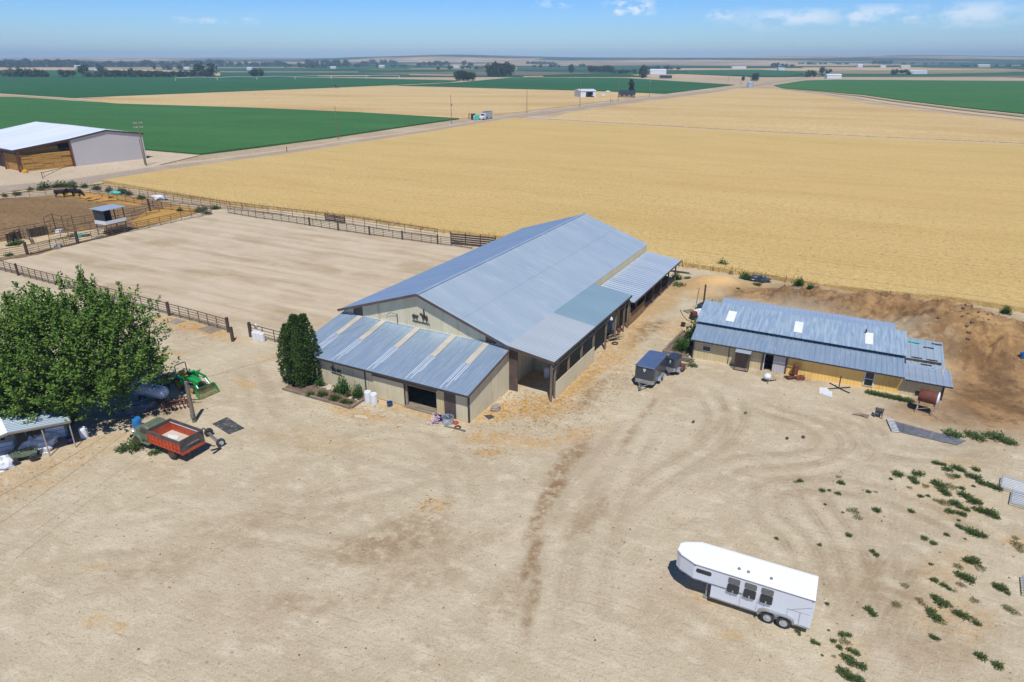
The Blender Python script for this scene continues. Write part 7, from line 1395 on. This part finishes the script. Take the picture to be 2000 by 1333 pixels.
def far_tree(x, y, hpx, wpx, label, grp=None, kind='round', pale=False):
    g = G(x, y); m = (g.y*CP+CH*SP)/F; h, w = hpx*m, wpx*m; v = RN.randrange(4); key = (kind, v, pale)
    if key not in FT:
        t = thing('distant_tree', 'x', 'tree'); far_tree_mesh(v*7+3, kind).build('crown', M['far_leaf_pale' if pale else 'far_leaf'], t); mb = MB(); mb.tube((0, 0, 0), (0, 0, .5), .035, .02, 6); mb.build('trunk', M['bark'], t); FT[key] = t
    else: t = copy_tree(FT[key])
    t.location = g; t.scale = (w*.98, w*.98, h*1.02); t.rotation_euler = (0, 0, RN.uniform(0, 6.28)); t['label'] = label; t['category'] = 'tree'
    if grp: t['group'] = grp
    elif 'group' in t: del t['group']
far_tree(1232, 186.5, 29, 20, 'lone tall dark tree behind the low farmhouse', kind='tall')
far_tree(1255, 152.5, 22, 22, 'round dark tree left of the long white shed in the middle distance'); far_tree(407, 151, 26, 32, 'largest dark tree at the right end of the far left hedge'); far_tree(1115, 142, 14, 15, 'lone round tree in the hazy fields left of the tree row')
far_tree(1472, 158.5, 15, 13, 'dark tree behind the grain silo'); far_tree(1451, 158, 8, 8, 'small dark tree left of the one behind the silo'); far_tree(1604, 144.5, 13, 10, 'dark tree by the far road on the right, left of its pair'); far_tree(1616, 144.5, 9, 10, 'smaller tree by the far road on the right, right of its pair'); far_tree(1583, 151, 13, 16, 'dark tree clump at the left of the right hand road')
far_tree(1744, 146, 10, 12, 'left one of the two dark trees on the green strip at right'); far_tree(1762, 146, 9, 18, 'right one of the two dark trees on the green strip at right')
for i in range(9): far_tree(956+i*4.8, 149.2-.1*i, 23+RN.uniform(-1.5, 1.5), 17, 'dark tree in the tall square grove in the green fields near center', 'trees of the tall square grove', 'round')
for i in range(7): far_tree(892+i*5, 157.8, 17+RN.uniform(-2, 2), 14, 'dark tree in the low grove left of the tall square grove', 'trees of the low grove', 'round')
LN = 'dark tree in the hedge row behind the dark green field at far left'; GN = 'trees of the far left hedge row'
for x, h, w in ((42, 17, 17), (56, 15, 14), (66, 16, 14), (80, 14, 20), (93, 10, 12), (123, 14, 14), (142, 13, 16), (163, 22, 20), (176, 10, 12), (196, 12, 12)): far_tree(x, 151.3, h, w, LN, GN)
for i in range(18): far_tree(214+i*10.6, 151+.1*(i % 3), 15-.25*i+RN.uniform(-2, 3), 15, LN, GN)
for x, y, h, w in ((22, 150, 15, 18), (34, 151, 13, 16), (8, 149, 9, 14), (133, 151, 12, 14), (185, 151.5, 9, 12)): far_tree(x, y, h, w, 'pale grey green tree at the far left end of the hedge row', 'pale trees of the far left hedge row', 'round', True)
far_tree(197, 143, 15, 13, 'dark tree beside the white pitched building at far left'); far_tree(205, 143, 8, 8, 'small dark tree right of the white pitched building'); far_tree(497, 149.5, 13, 20, 'left tree of the dark clump in front of the white farmhouse'); far_tree(511, 149.5, 14, 14, 'right tree of the dark clump in front of the white farmhouse')
rows = ((0, 60, 131.5, 9, 15, 'left'), (62, 180, 131, 16, 13, 'left'), (185, 300, 130.5, 14, 11, 'left'), (300, 420, 130, 12, 10, 'left'), (380, 440, 128, 7, 10, 'left'), (430, 560, 129.5, 12, 10, 'middle'), (600, 720, 129.5, 9, 11, 'middle'), (560, 640, 132.5, 6, 9, 'middle'), (705, 770, 128, 6, 10, 'middle'), (820, 875, 129.5, 9, 9, 'middle'), (905, 925, 129, 3, 9, 'middle'), (1030, 1090, 128, 8, 7, 'middle'), (1152, 1195, 141, 9, 11, 'row'), (1196, 1240, 143, 7, 7, 'row'), (1706, 1735, 128, 6, 8, 'right'), (700, 940, 124.5, 8, 5, 'middle'), (1110, 1150, 119, 8, 4, 'right'), (200, 420, 124, 10, 6, 'left'), (0, 200, 125, 9, 6, 'left'), (420, 700, 125.5, 11, 6, 'middle'), (930, 1010, 122, 5, 5, 'middle'), (640, 830, 131.5, 7, 7, 'middle'), (1195, 1260, 119.5, 6, 5, 'right'), (1500, 1560, 131, 4, 7, 'right'), (1400, 1480, 126, 5, 5, 'right'), (1840, 1990, 124, 6, 5, 'right'), (1610, 1700, 124, 6, 5, 'right'), (300, 360, 136, 4, 8, 'left'), (1255, 1330, 137, 6, 8, 'right'), (1560, 1660, 128, 8, 6, 'right'), (1660, 1740, 122, 10, 6, 'right'), (1760, 1860, 128, 6, 5, 'right'), (1870, 2000, 131, 8, 5, 'right'), (1330, 1420, 123, 8, 5, 'right'), (1040, 1150, 132, 9, 6, 'middle'), (850, 1000, 136, 8, 7, 'middle'), (1450, 1530, 121, 6, 5, 'right'))
for x0, x1, y, n, h, wh in rows:
    lb, gr = {'left': ('blue hazed tree in the distant tree belts at left', 'distant trees at left'), 'middle': ('blue hazed tree in the distant tree belts near center', 'distant trees near center'), 'row': ('dark tree in the row across the fields left of the round tree', 'trees of the row across the fields'), 'right': ('blue hazed tree on the far slopes at right', 'distant trees at right')}[wh]
    for i in range(n): far_tree(x0+(x1-x0)*(i+RN.uniform(.1, .9))/n, y+RN.uniform(-.5, .5), h*RN.uniform(.6, 1.15), h*RN.uniform(.9, 1.7), lb, gr)
